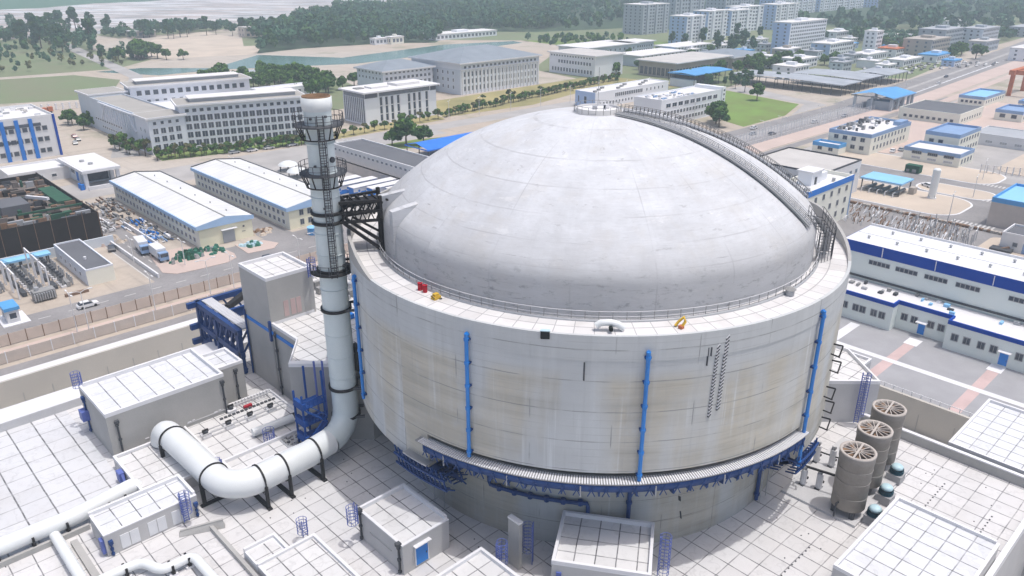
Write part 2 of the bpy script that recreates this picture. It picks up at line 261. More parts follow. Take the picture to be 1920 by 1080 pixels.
# ------------------------------------------------------------------ mesh builder and object helpers
class MB:
    def __init__(s): s.v = []; s.f = []; s.k = []; s.mats = []; s.sm = []
    def mi(s, m):
        if m not in s.mats: s.mats.append(m)
        return s.mats.index(m)
    def add(s, vs, fs, m, smooth=False):
        n = len(s.v); s.v += [tuple(map(float, p)) for p in vs]; k = s.mi(m)
        for f in fs: s.f.append(tuple(n+i for i in f)); s.k.append(k); s.sm.append(smooth)
        return s
    def box(s, x0, x1, y0, y1, z0, z1, m):
        v = [(x0,y0,z0),(x1,y0,z0),(x1,y1,z0),(x0,y1,z0),(x0,y0,z1),(x1,y0,z1),(x1,y1,z1),(x0,y1,z1)]
        return s.add(v, [(0,3,2,1),(4,5,6,7),(0,1,5,4),(1,2,6,5),(2,3,7,6),(3,0,4,7)], m)
    def quad(s, pts, m): return s.add(pts, [tuple(range(len(pts)))], m)
    def prism(s, poly, z0, z1, m, mtop=None):
        a = sum(poly[i][0]*poly[(i+1)%len(poly)][1]-poly[(i+1)%len(poly)][0]*poly[i][1] for i in range(len(poly)))
        if a < 0: poly = poly[::-1]
        n = len(poly); v = [(x,y,z0) for x,y in poly]+[(x,y,z1) for x,y in poly]
        s.add(v, [(i,(i+1)%n,n+(i+1)%n,n+i) for i in range(n)]+[tuple(range(n-1,-1,-1))], m)
        s.add([(x,y,z1) for x,y in poly], [tuple(range(n))], mtop or m); return s
    def cyl(s, x, y, z0, z1, r, m, n=20, r2=None, caps=True):
        r2 = r if r2 is None else r2; v = []
        for z, q in ((z0,r),(z1,r2)):
            for i in range(n): a = 2*math.pi*i/n; v.append((x+q*math.cos(a), y+q*math.sin(a), z))
        s.add(v, [(i,(i+1)%n,n+(i+1)%n,n+i) for i in range(n)], m, True)
        if caps:
            s.add(v[:n], [tuple(range(n-1,-1,-1))], m); s.add(v[n:], [tuple(range(n))], m)
        return s
    def lathe(s, prof, m, n=64, a0=0.0, a1=360.0, c=(0,0), smooth=True):
        full = abs(a1-a0-360) < 1e-6; na = n if full else n+1; v = []
        for r, z in prof:
            for i in range(na):
                a = rad(a0+(a1-a0)*i/n); v.append((c[0]+r*math.cos(a), c[1]+r*math.sin(a), z))
        fs = []
        for j in range(len(prof)-1):
            for i in range(n): fs.append((j*na+i, j*na+(i+1)%na, (j+1)*na+(i+1)%na, (j+1)*na+i))
        return s.add(v, fs, m, smooth)
    def tube(s, path, r, m, n=12, caps=True):
        P = [np.array(p, float) for p in path]; v = []; prev = None
        for i, p in enumerate(P):
            d = (P[min(i+1,len(P)-1)]-P[max(i-1,0)]); d = d/np.linalg.norm(d)
            if prev is None:
                ref = np.array([0,0,1.0]) if abs(d[2]) < 0.9 else np.array([1.0,0,0]); a = np.cross(d, ref)
            else: a = prev-d*(prev@d)
            a = a/np.linalg.norm(a); prev = a; b = np.cross(d, a); q = r[i] if isinstance(r, (list,tuple)) else r
            for k in range(n):
                t = 2*math.pi*k/n; v.append(p+q*(a*math.cos(t)+b*math.sin(t)))
        fs = [(i*n+k, i*n+(k+1)%n, (i+1)*n+(k+1)%n, (i+1)*n+k) for i in range(len(P)-1) for k in range(n)]
        s.add(v, fs, m, True)
        if caps: s.add(v[:n], [tuple(range(n-1,-1,-1))], m); s.add(v[-n:], [tuple(range(n))], m)
        return s
    def bar(s, p, q, t, m, t2=None):
        p = np.array(p, float); q = np.array(q, float); d = q-p; L = np.linalg.norm(d)
        if L < 1e-6: return s
        d = d/L; ref = np.array([0,0,1.0]) if abs(d[2]) < 0.95 else np.array([1.0,0,0])
        a = np.cross(d, ref); a = a/np.linalg.norm(a); b = np.cross(a, d); a = a*t/2; b = b*(t2 or t)/2
        v = [p-a-b, p+a-b, p+a+b, p-a+b, q-a-b, q+a-b, q+a+b, q-a+b]
        return s.add(v, [(0,3,2,1),(4,5,6,7),(0,1,5,4),(1,2,6,5),(2,3,7,6),(3,0,4,7)], m)
    def build(s, name, parent=None, loc=None, world=True):
        """one mesh object; with a parent the mesh is written in world metres and shifted to the parent (world=False: already local)"""
        off = np.zeros(3)
        if loc is not None: off = np.array(loc, float)
        elif parent is not None and world: off = np.array(parent['_o'], float)
        me = bpy.data.meshes.new(name); vv = np.array(s.v, float)-(off if (parent is None or world) else 0)
        me.from_pydata(vv.tolist(), [], s.f)
        for m in s.mats: me.materials.append(M[m])
        me.polygons.foreach_set('material_index', s.k); me.polygons.foreach_set('use_smooth', s.sm)
        me.update()
        o = bpy.data.objects.new(name, me); COL.objects.link(o)
        if parent is not None:
            o.parent = parent
            if loc is not None: o.location = off-np.array(parent['_o'], float)
        elif loc is not None: o.location = loc
        o['_o'] = [float(x) for x in off]
        return o
def tag(o, label=None, cat=None, group=None, kind=None):
    if label: o['label'] = label
    if cat: o['category'] = cat
    if group: o['group'] = group
    if kind: o['kind'] = kind
    return o
def thing(name, label, cat, loc=(0,0,0), rz=0.0, group=None):
    o = bpy.data.objects.new(name, None); COL.objects.link(o); o.location = loc; o.rotation_euler = (0,0,rz)
    o['_o'] = [float(x) for x in loc]
    return tag(o, label, cat, group)
def dup(root, loc, rz=0.0, label=None, group=None, scale=None):
    r = root.copy(); COL.objects.link(r); r.location = loc; r.rotation_euler = (0,0,rz)
    if scale: r.scale = scale
    if label: r['label'] = label
    if group: r['group'] = group
    for ch in list(root.children):
        c = ch.copy(); COL.objects.link(c); c.parent = r
        for g in list(ch.children):
            d = g.copy(); COL.objects.link(d); d.parent = c
    return r
def struct(name, mb, loc=(0,0,0)): return tag(mb.build(name, None, loc), kind='structure')

# ------------------------------------------------------------------ windows and generic buildings (local frame: front face y=0, left face x=0)
_win = {}
def window_mesh(wd, ht, glass='glass_dark', frame='frame_white', bars=1, sill=False):
    key = (wd, ht, glass, frame, bars, sill)
    if key not in _win:
        b = MB(); t = min(0.14, wd*0.1)
        b.box(-wd/2, wd/2, -0.03, 0.02, 0, ht, glass)
        b.box(-wd/2-t, -wd/2, -0.12, 0.02, -t, ht+t, frame); b.box(wd/2, wd/2+t, -0.12, 0.02, -t, ht+t, frame)
        b.box(-wd/2, wd/2, -0.12, 0.02, ht, ht+t, frame); b.box(-wd/2, wd/2, -0.16, 0.02, -t, 0, frame)
        for i in range(bars): x = -wd/2+wd*(i+1)/(bars+1); b.box(x-0.04, x+0.04, -0.07, -0.031, 0, ht, frame)
        me = bpy.data.meshes.new('window')
        me.from_pydata(b.v, [], b.f)
        for m in b.mats: me.materials.append(M[m])
        me.polygons.foreach_set('material_index', b.k); me.update(); _win[key] = (me, b)
    return _win[key]
def add_windows(root, places, wd, ht, glass='glass_dark', frame='frame_white', bars=1, limit=100, name='window'):
    """places: (x, y, z, face) in the thing's own frame; face F looks to -y, L to -x, R to +x"""
    me, b = window_mesh(wd, ht, glass, frame, bars)
    rot = {'F': 0.0, 'L': -math.pi/2, 'R': math.pi/2}
    for x, y, z, f in places[:limit]:
        o = bpy.data.objects.new(name, me); COL.objects.link(o); o.parent = root; o.location = (x, y, z); o.rotation_euler = (0,0,rot[f])
    if len(places) > limit:
        mb = MB()
        for x, y, z, f in places[limit:]:
            c, s = math.cos(rot[f]), math.sin(rot[f])
            vs = [(x+c*p[0]-s*p[1], y+s*p[0]+c*p[1], z+p[2]) for p in b.v]
            for mi, mm in enumerate(b.mats):
                fs = [ff for ff, kk in zip(b.f, b.k) if kk == mi]; mb.add(vs, fs, mm)
        tag(mb.build('window_rows', root, world=False), kind='stuff')
def row(n, a, b): return [a+(b-a)*(i+0.5)/n for i in range(n)]
def building(name, label, X0, Y0, Lx, Ly, h, wall='white_wall', roof='flat_roof', cat='building', rz=0.0, z0=0.0, parapet=0.7, pt=0.3, cope=None, wins=(), group=None, band=None, front=None, left=None, over=0.0):
    t = thing(name, label, cat, (X0, Y0, z0), rz, group); H = h-z0
    b = MB(); b.box(0, Lx, 0, Ly, 0, H-parapet, wall); b.build('wall', t, world=False)
    if over:      # overhanging roof slab
        b = MB(); b.box(-over, Lx+over, -over, Ly+over, H-parapet, H, cope or 'coping'); b.box(-over+0.5, Lx+over-0.5, -over+0.5, Ly+over-0.5, H, H+0.02, roof); b.build('roof', t, world=False)
    else:
        b = MB(); b.box(0.01, Lx-0.01, 0.01, Ly-0.01, H-parapet, H-parapet+0.05 if parapet > 0.1 else H, roof); b.build('roof', t, world=False)
        if parapet > 0.1:
            b = MB(); e = 0.03; m = band or cope or wall; zz = H-parapet-(0.0 if not band else 0.6)
            b.box(-e, Lx+e, -e, pt, zz, H, m); b.box(-e, Lx+e, Ly-pt, Ly+e, zz, H, m); b.box(-e, pt, pt, Ly-pt, zz, H, m); b.box(Lx-pt, Lx+e, pt, Ly-pt, zz, H, m)
            b.build('parapet', t, world=False)
    lim = 100
    for spec in wins:
        face, n, zs, wd, ht, m0, m1 = spec[:7]; gl = spec[7] if len(spec) > 7 else 'glass_dark'; fr = spec[8] if len(spec) > 8 else 'frame_white'; bars = spec[9] if len(spec) > 9 else 1
        pl = []
        for z in zs:
            for q in row(n, m0, (Lx if face in 'F' else Ly)-m1):
                pl.append({'F': (q, 0, z, 'F'), 'L': (0, q, z, 'L'), 'R': (Lx, q, z, 'R')}[face])
        add_windows(t, pl, wd, ht, gl, fr, bars, limit=max(0, lim)); lim -= len(pl)
    return t
def door(root, x, y, z, wd, ht, face, m='blue_door'):
    b = MB(); b.box(-wd/2, wd/2, -0.08, 0.02, 0, ht, m); hb = MB(); hb.box(wd/2-0.25, wd/2-0.15, -0.14, -0.08, 1.0, 1.2, 'dark_steel'); b.box(-wd/2-0.12, -wd/2, -0.12, 0.02, 0, ht+0.12, 'frame_white'); b.box(wd/2, wd/2+0.12, -0.12, 0.02, 0, ht+0.12, 'frame_white'); b.box(-wd/2, wd/2, -0.12, 0.02, ht, ht+0.12, 'frame_white')
    o = b.build('door', root, world=False); hb.build('handle', o, world=False); o.location = (x, y, z); o.rotation_euler = (0,0,{'F': 0.0, 'L': -math.pi/2, 'R': math.pi/2}[face]); return o

# ================================================================== THE SETTING: ground, pit, roads
b = MB()
b.quad([(-3000,95.5,0),(9000,95.5,0),(9000,9000,0),(-3000,9000,0)], 'bare_ground'); b.quad([(63,-4000,0),(9000,-4000,0),(9000,95.5,0),(63,95.5,0)], 'bare_ground')
struct('ground', b)
b = MB(); b.quad([(-400,-400,-6),(63,-400,-6),(63,95.5,-6),(-400,95.5,-6)], 'beige_face'); struct('pit_floor', b)
b = MB(); b.box(63,63.6,-400,95.5,-12,0.25,'beige_face'); b.box(-400,63,95.5,96.1,-12,0.25,'beige_face')
for i in range(60):
    x = 60-i*5.0; b.box(x-0.08,x+0.08,95.42,95.5,-12,-3.0,'grey_concrete')
for i in range(40):
    y = 90-i*6.0; b.box(62.94,63,y-0.06,y+0.06,-12,-2.5,'grey_concrete')
tag(b.build('retaining_wall', None, (63,95.5,-12)), 'long beige retaining wall of the sunken pit round the plant', 'wall')
def rect(b, x0, x1, y0, y1, z, m): b.quad([(x0,y0,z),(x1,y0,z),(x1,y1,z),(x0,y1,z)], m)
def rounded(x0, x1, y0, y1, r, n=8):
    pts = []
    for cx_, cy_, a in ((x1-r,y0+r,-90),(x1-r,y1-r,0),(x0+r,y1-r,90),(x0+r,y0+r,180)):
        for i in range(n+1): t = rad(a+90*i/n); pts.append((cx_+r*math.cos(t), cy_+r*math.sin(t)))
    return pts
b = MB()
rect(b,-260,129.9,118,126,0.02,'asphalt')                        # road along the double fence on the left
b.prism([(-9.9,130.6),(-7.6,127.4),(-3,126.8),(5,126.4),(8.4,128.2),(9.4,131.5),(8.9,137),(2,146),(-7.5,146)],0.0,0.14,'pink_sand'); b.prism([(12,129),(19,128),(22,131),(20,136),(12.5,138)],0.0,0.14,'pink_sand'); rect(b,-13.5,-4.5,126,232,0.025,'asphalt'); rect(b,-4.5,70,126,137,0.022,'asphalt'); rect(b,20.6,29.4,137,215,0.028,'asphalt')
rect(b,48,80,137,205,0.02,'pale_road'); rect(b,52,96,205,226,0.03,'pale_road'); rect(b,-20,150,214,236,0.024,'pale_road'); rect(b,150,330,222,234,0.024,'pale_road')
rect(b,-260,60,105,110.5,0.02,'pink_sand'); rect(b,-260,60,98.9,102.0,0.02,'asphalt'); rect(b,-260,62,96.1,98.8,0.03,'white_strip')
struct('plant_roads', b)
b = MB()
rect(b,130,350,106.5,113,0.02,'asphalt'); rect(b,130,350,113,119,0.022,'pale_road'); rect(b,130,350,119,128,0.02,'asphalt'); rect(b,130,420,91.5,96,0.024,'asphalt')
b.quad([(350,105,0.02),(600,121,0.02),(1000,150,0.02),(1000,184,0.02),(600,146,0.02),(350,130,0.02)],'asphalt'); b.quad([(390,119,0.03),(600,134,0.03),(1000,166,0.03),(1000,170,0.03),(600,137,0.03),(390,121.5,0.03)],'pale_road'); b.quad([(390,111.5,0.03),(600,126,0.03),(600,127,0.03),(390,112.3,0.03)],'white_strip')
b.quad([(302,128.5,0.026),(345,130.5,0.026),(372,198,0.026),(352,200,0.026),(338,140,0.026)],'pale_road')
struct('highway', b)
b = MB()
for k in range(30):
    x = 440+k*12; y = 98+(x-350)*0.064; b.quad([(x,y+13.0,0.05),(x+5,y+13.2,0.05),(x+5,y+13.6,0.05),(x,y+13.4,0.05)],'road_white'); b.quad([(x,y+21,0.05),(x+5,y+21.2,0.05),(x+5,y+21.6,0.05),(x,y+21.4,0.05)],'road_white')
for k in range(17): x = 140+k*12; b.quad([(x,109.7,0.05),(x+5,109.7,0.05),(x+5,110.1,0.05),(x,110.1,0.05)],'road_white')
for (x0,x1,y0,y1) in ((173,181,-1,11),(204,212,1,14),(225,232,5,25)):
    n = int((y1-y0)/1.2)
    for k in range(n): y = y0+k*1.2; rect(b,x0+3.0,x1-1.0,y,y+0.62,0.06,'road_white')
for k in range(8): y = 130+k*5; rect(b,-9.1,-8.8,y,y+2.5,0.05,'road_white')
rect(b,-4.2,-3.9,137,160,0.05,'road_white'); rect(b,-13.9,-13.6,128,160,0.05,'road_white')
for k in range(20): x = -40+k*6; rect(b,x,x+2.5,121.8,122.05,0.05,'road_white')
struct('road_markings', b)
b = MB()     # the sandy plots and the lanes between them on the right
b.prism(rounded(179.4,205.1,10.9,62.6,8.6),0.0,0.12,'coping'); b.prism(rounded(206.4,220.1,8.9,33.6,6.1),0.0,0.12,'coping'); b.prism(rounded(227.4,250.6,14.4,84.6,8.6),0.0,0.12,'coping'); b.prism(rounded(180,204.5,11.5,62,8),0.0,0.16,'sand'); b.prism(rounded(207,219.5,9.5,33,5.5),0.0,0.16,'sand'); b.prism(rounded(228,250,15,84,8),0.0,0.16,'sand'); b.prism(rounded(252,300,58,88,5),0.0,0.14,'pink_sand')
b.prism(rounded(252,330,-20,22,8),0.0,0.16,'sand'); b.prism(rounded(113,171,-60,-3,3),0.0,0.12,'sand'); b.prism(rounded(300,420,20,86,5),0.0,0.12,'pink_sand')
struct('sand_plots', b)
b = MB(); rect(b,113,236,-80,88,0.012,'asphalt'); rect(b,236,420,-80,88,0.012,'pale_road'); struct('yard_lanes', b)
b = MB(); rect(b,63.6,113,-120,60,0.012,'paver'); struct('paved_yard', b)
b = MB(); rect(b,63.6,88,-14.6,-12.6,0.03,'pink_path'); rect(b,63.6,88,-30.0,-28.0,0.03,'pink_path'); rect(b,74.0,75.6,-90,10,0.04,'white_strip'); rect(b,63.6,88,-40.0,-38.4,0.03,'white_strip'); rect(b,76,86.5,-2.6,-0.6,0.03,'white_strip')
rect(b,84.5,88,-14.9,-12.3,0.05,'coping'); rect(b,84.5,88,-30.3,-27.7,0.05,'coping'); struct('painted_paths', b)
b = MB(); b.quad([(266,146,0.034),(259,129.5,0.034),(300,130.5,0.034),(336,142,0.034),(350,197,0.034),(330,199,0.034),(300,172,0.034)],'lawn'); struct('lawn', b)
b = MB(); b.quad([(172,245,0.02),(230,240,0.02),(330,262,0.02),(330,292,0.02),(199,286,0.02)],'dry_lawn'); b.quad([(330,225,0.02),(352,222,0.02),(345,282,0.02),(332,282,0.02)],'dry_lawn'); b.quad([(470,430,0.02),(610,360,0.02),(620,470,0.02),(480,505,0.02)],'lawn'); struct('dry_grass', b)
b = MB(); b.quad([(-300,440,0.02),(24,441,0.02),(72,420,0.02),(103,493,0.02),(88,538,0.02),(46,548,0.02),(-300,560,0.02)],'scrub')
b.quad([(260,640,0.05),(330,790,0.05),(2600,2600,0.05),(6500,2000,0.05),(6500,150,0.05),(1100,190,0.05),(700,170,0.05),(560,420,0.05),(420,570,0.05)],'scrub'); struct('scrubland', b)
b = MB(); b.quad([(104,545,0.04),(129,497,0.04),(171,498,0.04),(262,459,0.04),(362,472,0.04),(465,488,0.04),(470,506,0.04),(400,526,0.04),(275,500,0.04),(236,565,0.04),(172,508,0.04),(135,545,0.04)],'channel_water'); struct('channel_water', b, (0,0,0))
b = MB(); b.quad([(167,592,0.03),(236,570,0.03),(281,603,0.03),(300,812,0.03),(240,784,0.03),(150,640,0.03)],'sand'); struct('sand_bank', b)
b = MB(); b.quad([(300,196,0.012),(352,200,0.012),(420,215,0.012),(480,140,0.012),(560,150,0.012),(700,175,0.012),(840,240,0.012),(700,520,0.012),(560,430,0.012),(470,440,0.012),(335,345,0.012)],'scrub'); b.quad([(40,560,0.015),(120,552,0.015),(160,592,0.015),(165,660,0.015),(150,700,0.015),(205,900,0.015),(60,900,0.015),(-80,760,0.015)],'scrub'); b.quad([(205,800,0.04),(300,815,0.04),(400,870,0.04),(560,985,0.04),(420,900,0.04),(290,868,0.04),(200,860,0.04)],'scrub'); struct('village_ground',b)
b = MB(); b.quad([(36,249.5,0.03),(100,236.5,0.03),(102,243,0.03),(50,258.5,0.03),(37,259,0.03)],'lawn'); b.quad([(104,236.6,0.03),(170,240.4,0.03),(174,252,0.03),(131,251.5,0.03),(108,246,0.03)],'dry_lawn'); b.quad([(178,252.5,0.03),(182,252.5,0.03),(182,300,0.03),(178,300,0.03)],'dry_lawn'); b.quad([(104,207,0.035),(140,192,0.035),(150,206,0.035),(132,213,0.035),(108,214,0.035)],'lawn'); struct('verge_grass',b)
b = MB(); b.quad([(130,300,0.012),(180,300,0.012),(215,420,0.012),(180,455,0.012),(120,480,0.012),(110,360,0.012)],'scrub'); struct('grove_ground',b)
b = MB(); b.quad([(-600,900,0.03),(150,860,0.03),(300,870,0.03),(560,980,0.03),(900,1180,0.03),(1500,2600,0.03),(-600,2600,0.03)],'pond_ground'); struct('salt_ponds', b)
b = MB(); b.quad([(111,500,0.07),(121,503,0.07),(173,935,0.07),(160,941,0.07)],'pale_road'); b.quad([(23,268,0.06),(33,264,0.06),(121,503,0.06),(111,500,0.06)],'pale_road'); struct('country_road', b)

# ================================================================== THE REACTOR
R = thing('reactor_building', 'huge round concrete reactor building with a white dome and stained drum wall', 'building', (0,0,D))
b = MB(); b.lathe([(25.5,D-0.2),(25.5,26.0)],'base_concrete',128); b.build('lower_wall', R)
b = MB(); A0, A1 = 187.0, 270.0
b.lathe([(25.4,26.0),(30.0,26.0),(30.0,38.3)],'tank_concrete',100,A0,A1,smooth=False)
b.lathe([(25.4,21.8),(30.0,21.8),(30.0,38.3)],'tank_concrete',220,A1,A0+360,smooth=False)
for a in (A0, A1):
    c, s = math.cos(rad(a)), math.sin(rad(a)); b.quad([(25.4*c,25.4*s,21.8),(30*c,30*s,21.8),(30*c,30*s,26.0),(25.4*c,25.4*s,26.0)],'tank_concrete')
b.build('drum_wall', R)
b = MB(); b.lathe([(29.9,38.3),(30.07,38.3),(30.07,40.85),(29.75,40.85),(29.75,40.5)],'tank_concrete',240,smooth=False); b.build('rim_beam', R)
b = MB(); n_ = 120; a_ = [-66+236*i/n_ for i in range(n_+1)]; v = []
for a in a_:
    t_ = max(0.0,min(1.0,(a+66)/30,(170-a)/14)); c, s_ = math.cos(rad(a)), math.sin(rad(a)); h_ = 40.8+1.9*t_
    v += [(30.09*c,30.09*s_,40.6),(30.09*c,30.09*s_,h_),(29.72*c,29.72*s_,h_),(29.72*c,29.72*s_,40.55)]
b.add(v,[(4*i+k,4*i+4+k,4*i+5+k,4*i+1+k) for i in range(n_) for k in range(3)],'grey_concrete'); b.build('parapet', R)
b = MB(); b.lathe([(29.78,40.62),(25.6,40.68)],'ring_tile',160); b.build('ring_deck', R)
RS, ZC = 37.4, 55.6-37.4          # spherical cap on a short upright wall, rounded knuckle between
def cap_z(r): return ZC+math.sqrt(RS*RS-r*r)
kn = [((1-t)**2*26.0+2*t*(1-t)*26.0+t*t*24.5, (1-t)**2*43.9+2*t*(1-t)*45.25+t*t*cap_z(24.5)) for t in np.linspace(0,1,9)]
prof = [(26.0,39.5)]+kn+[(r, cap_z(r)) for r in np.linspace(24.0,0.02,50)]
b = MB(); b.lathe(prof,'dome_concrete',160); b.build('dome', R)
# pointed buttresses that carry the stack bracket
for az in (150.0, 164.0):
    b = MB(); c, s = math.cos(rad(az)), math.sin(rad(az)); t = 0.5
    ux, uy = -s, c
    def P(r, z, k): return (r*c+ux*k*t, r*s+uy*k*t, z)
    outer = [(26.2,41.6),(26.2,47.0),(23.0,47.6)]
    v = [P(r,z,k) for k in (-1,1) for r, z in [(24.0,41.6)]+outer]
    b.add(v,[(0,1,2,3),(7,6,5,4),(1,5,6,2),(2,6,7,3),(0,4,5,1)],'dome_concrete'); b.build('buttress', R)
b = MB(); b.lathe([(26.75,40.66),(26.75,40.86),(26.45,40.86),(26.45,40.66)],'galv',128)
for i in range(128): a = 2*math.pi*i/128; x, y = 26.6*math.cos(a), 26.6*math.sin(a); b.bar((x,y,40.66),(x,y,41.7),0.05,'gear_grey')
for z in (41.2,41.7): b.tube([(26.6*math.cos(2*math.pi*i/128),26.6*math.sin(2*math.pi*i/128),z) for i in range(129)],0.03,'coping',5,False)
b.build('ring_railing', R)
# crown platform
b = MB(); b.lathe([(2.9,55.28),(2.9,55.58),(2.62,55.58),(2.62,56.03),(2.42,56.03),(2.42,55.78)],'pale_concrete',48); b.quad([(2.43*math.cos(2*math.pi*i/32),2.43*math.sin(2*math.pi*i/32),55.80) for i in range(32)],'coping')
b.box(0.4,1.0,-0.9,-0.5,55.80,56.38,'white_wall'); b.box(0.38,0.4,-0.82,-0.58,55.88,56.28,'dark_steel'); b.cyl(-0.3,0.2,55.80,56.18,0.3,'galv',12); b.build('crown_platform', R)
b = MB(); b.bar((0,0,56.18),(0,0,60.6),0.05,'galv'); b.build('lightning_rod', R)
b = MB()
for i in range(20): a = 2*math.pi*i/20; x, y = 2.8*math.cos(a), 2.8*math.sin(a); b.bar((x,y,55.58),(x,y,56.38),0.04,'gear_grey')
b.tube([(2.8*math.cos(2*math.pi*i/40),2.8*math.sin(2*math.pi*i/40),56.38) for i in range(41)],0.03,'gear_grey',5,False); b.build('crown_railing', R)
# the stair and cable trays down the dome
def dome_pt(az, s, off=0.0):
    r = 25.4*(1-max(0.0, min(1.0, s))); z = cap_z(r); a = rad(az); k = off/RS
    return ((r+r*k)*math.cos(a), (r+r*k)*math.sin(a), z+(z-ZC)*k)
def ridge(az, k, off=0.0, n=40, s0=0.0, s1=0.89):
    """points down a meridian, shifted k metres sideways"""
    pts = []
    for i in range(n+1):
        s = s1+(s0-s1)*math.sin(math.pi/2*i/n) if False else s1+(s0-s1)*i/n
        p = np.array(dome_pt(az, s, off)); a = rad(az); pts.append(p+np.array([-math.sin(a)*k, math.cos(a)*k, 0]))
    return pts
AZ = -73.5
b = MB()
for k, m, wd in ((-1.25,'tray_grey',0.5),(-0.72,'galv',0.25)):
    pts = ridge(AZ,k,0.22)
    for p, q in zip(pts[:-1], pts[1:]): b.bar(p,q,wd,m,0.16)
b.build('cable_tray', R)
b = MB()
for k in (0.25,0.7,1.15,1.6): b.tube([tuple(p) for p in ridge(AZ,k,0.12)],0.035,'gear_grey',6,False)
b.build('conduits', R)
b = MB(); A, Bq = ridge(AZ,-0.45,0.25,90), ridge(AZ,0.0,0.25,90)
for p, q in zip(A,Bq): b.bar(p,q,0.11,'galv')
for k in (-0.5,0.05): b.tube([tuple(p) for p in ridge(AZ,k,0.8)],0.025,'galv',5,False)
for p in ridge(AZ,-0.5,0.2,36)[:]:
    d = np.array(p); b.bar(d,d+np.array([0,0,0.7]),0.035,'galv')
b.build('dome_stair', R)
b = MB()
for k in (-0.5,0.5):
    b.tube([tuple(p) for p in ridge(-52,k,0.85,40,0.02,0.88)],0.035,'gear_grey',5,False); b.tube([tuple(p) for p in ridge(-52,k,0.45,40,0.02,0.88)],0.03,'gear_grey',5,False)
    for p in ridge(-52,k,0.0,48,0.02,0.88): b.bar(p,np.array(p)+np.array([0.1,-0.1,0.85]),0.045,'dark_steel')
A, Bq = ridge(-52,-0.5,0.2,100,0.02,0.88), ridge(-52,0.5,0.2,100,0.02,0.88)
for p, q in zip(A,Bq): b.bar(p,q,0.2,'galv')
b.build('dome_walkway', R)
# steep scaffold stair at the foot of the dome stair
b = MB(); a = rad(-66)
for i in range(12):
    t = i/11; az = rad(-70+10*t); z = 46.2-5.4*t; r0 = 24.9+1.6*min(1,t*2); p = np.array([r0*math.cos(az), r0*math.sin(az), z]); rr = np.array([math.cos(az), math.sin(az), 0])
    b.bar(p,p+rr*1.5,0.06,'dark_steel'); b.bar(p,p+np.array([0,0,1.1]),0.05,'dark_steel'); b.bar(p+rr*1.5,p+rr*1.5+np.array([0,0,1.1]),0.05,'dark_steel')
    b.bar(p+rr*1.5,(p[0]+rr[0]*1.5,p[1]+rr[1]*1.5,40.7),0.05,'dark_steel'); b.bar(p+rr*0.7,(p[0]+rr[0]*0.7,p[1]+rr[1]*0.7,max(40.7,z-3)),0.05,'galv')
    if i:
        for h in (0,0.6,1.2): b.bar(pp+np.array([0,0,h]),p+np.array([0,0,h]),0.045,'dark_steel'); b.bar(pp+pr_*1.5+np.array([0,0,h]),p+rr*1.5+np.array([0,0,h]),0.045,'dark_steel')
        b.bar(pp+pr_*0.75,p+rr*0.75,0.9,'galv',0.06)
    pp, pr_ = p, rr
b.build('foot_stair', R)
# blue rainwater pipes
def pol(r, az, z): return (r*math.cos(rad(az)), r*math.sin(rad(az)), z)
for az, z1, z0 in ((-162,39.5,25.7),(-129.4,39.4,25.4),(-89.4,39.6,21.0),(160.2,39.6,23.8),(172.0-360,24.0,21.0)):
    if z1 < 30: continue
    b = MB(); b.tube([pol(30.38,az,z1),pol(30.38,az,z0)],0.2,'blue_pipe',12); b.tube([pol(30.1,az,z1-0.2),pol(30.38,az,z1)],0.2,'blue_pipe',8)
    n = 6 if z1-z0 < 16 else 7
    for i in range(n):
        z = z0+0.6+(z1-z0-1.2)*i/(n-1); b.tube([pol(30.38,az,z-0.14),pol(30.38,az,z+0.14)],0.27,'blue_pipe',10); b.bar(pol(30.0,az,z),pol(30.4,az,z),0.62,'blue_steel',0.18)
    b.build('rainwater_pipe', R)
for az, z1, z0 in ((-128.6,21.4,D+0.2),(-87.6,21.4,D+0.4)):
    b = MB(); b.tube([pol(25.85,az,z1),pol(25.85,az,z0)],0.23,'blue_steel',12)
    for z in (z0+0.8,z1-2.2,z1-0.6): b.tube([pol(25.85,az,z-0.14),pol(25.85,az,z+0.14)],0.33,'blue_steel',10)
    b.build('rainwater_pipe', R)
b = MB(); b.tube([pol(25.85,-162.9,22.0),pol(25.85,-162.8,19.6)]+[pol(25.9,-162.4+23.9*i/10,19.2-0.1*i/10) for i in range(11)]+[pol(25.85,-138.2,18.6),pol(25.85,-138.0,D+0.3)],0.23,'blue_steel',10)
for i in range(6): az = -160+4*i; b.tube([pol(25.88,az,18.85),pol(25.88,az,19.45)],0.3,'blue_steel',8)
b.build('rainwater_pipe', R)
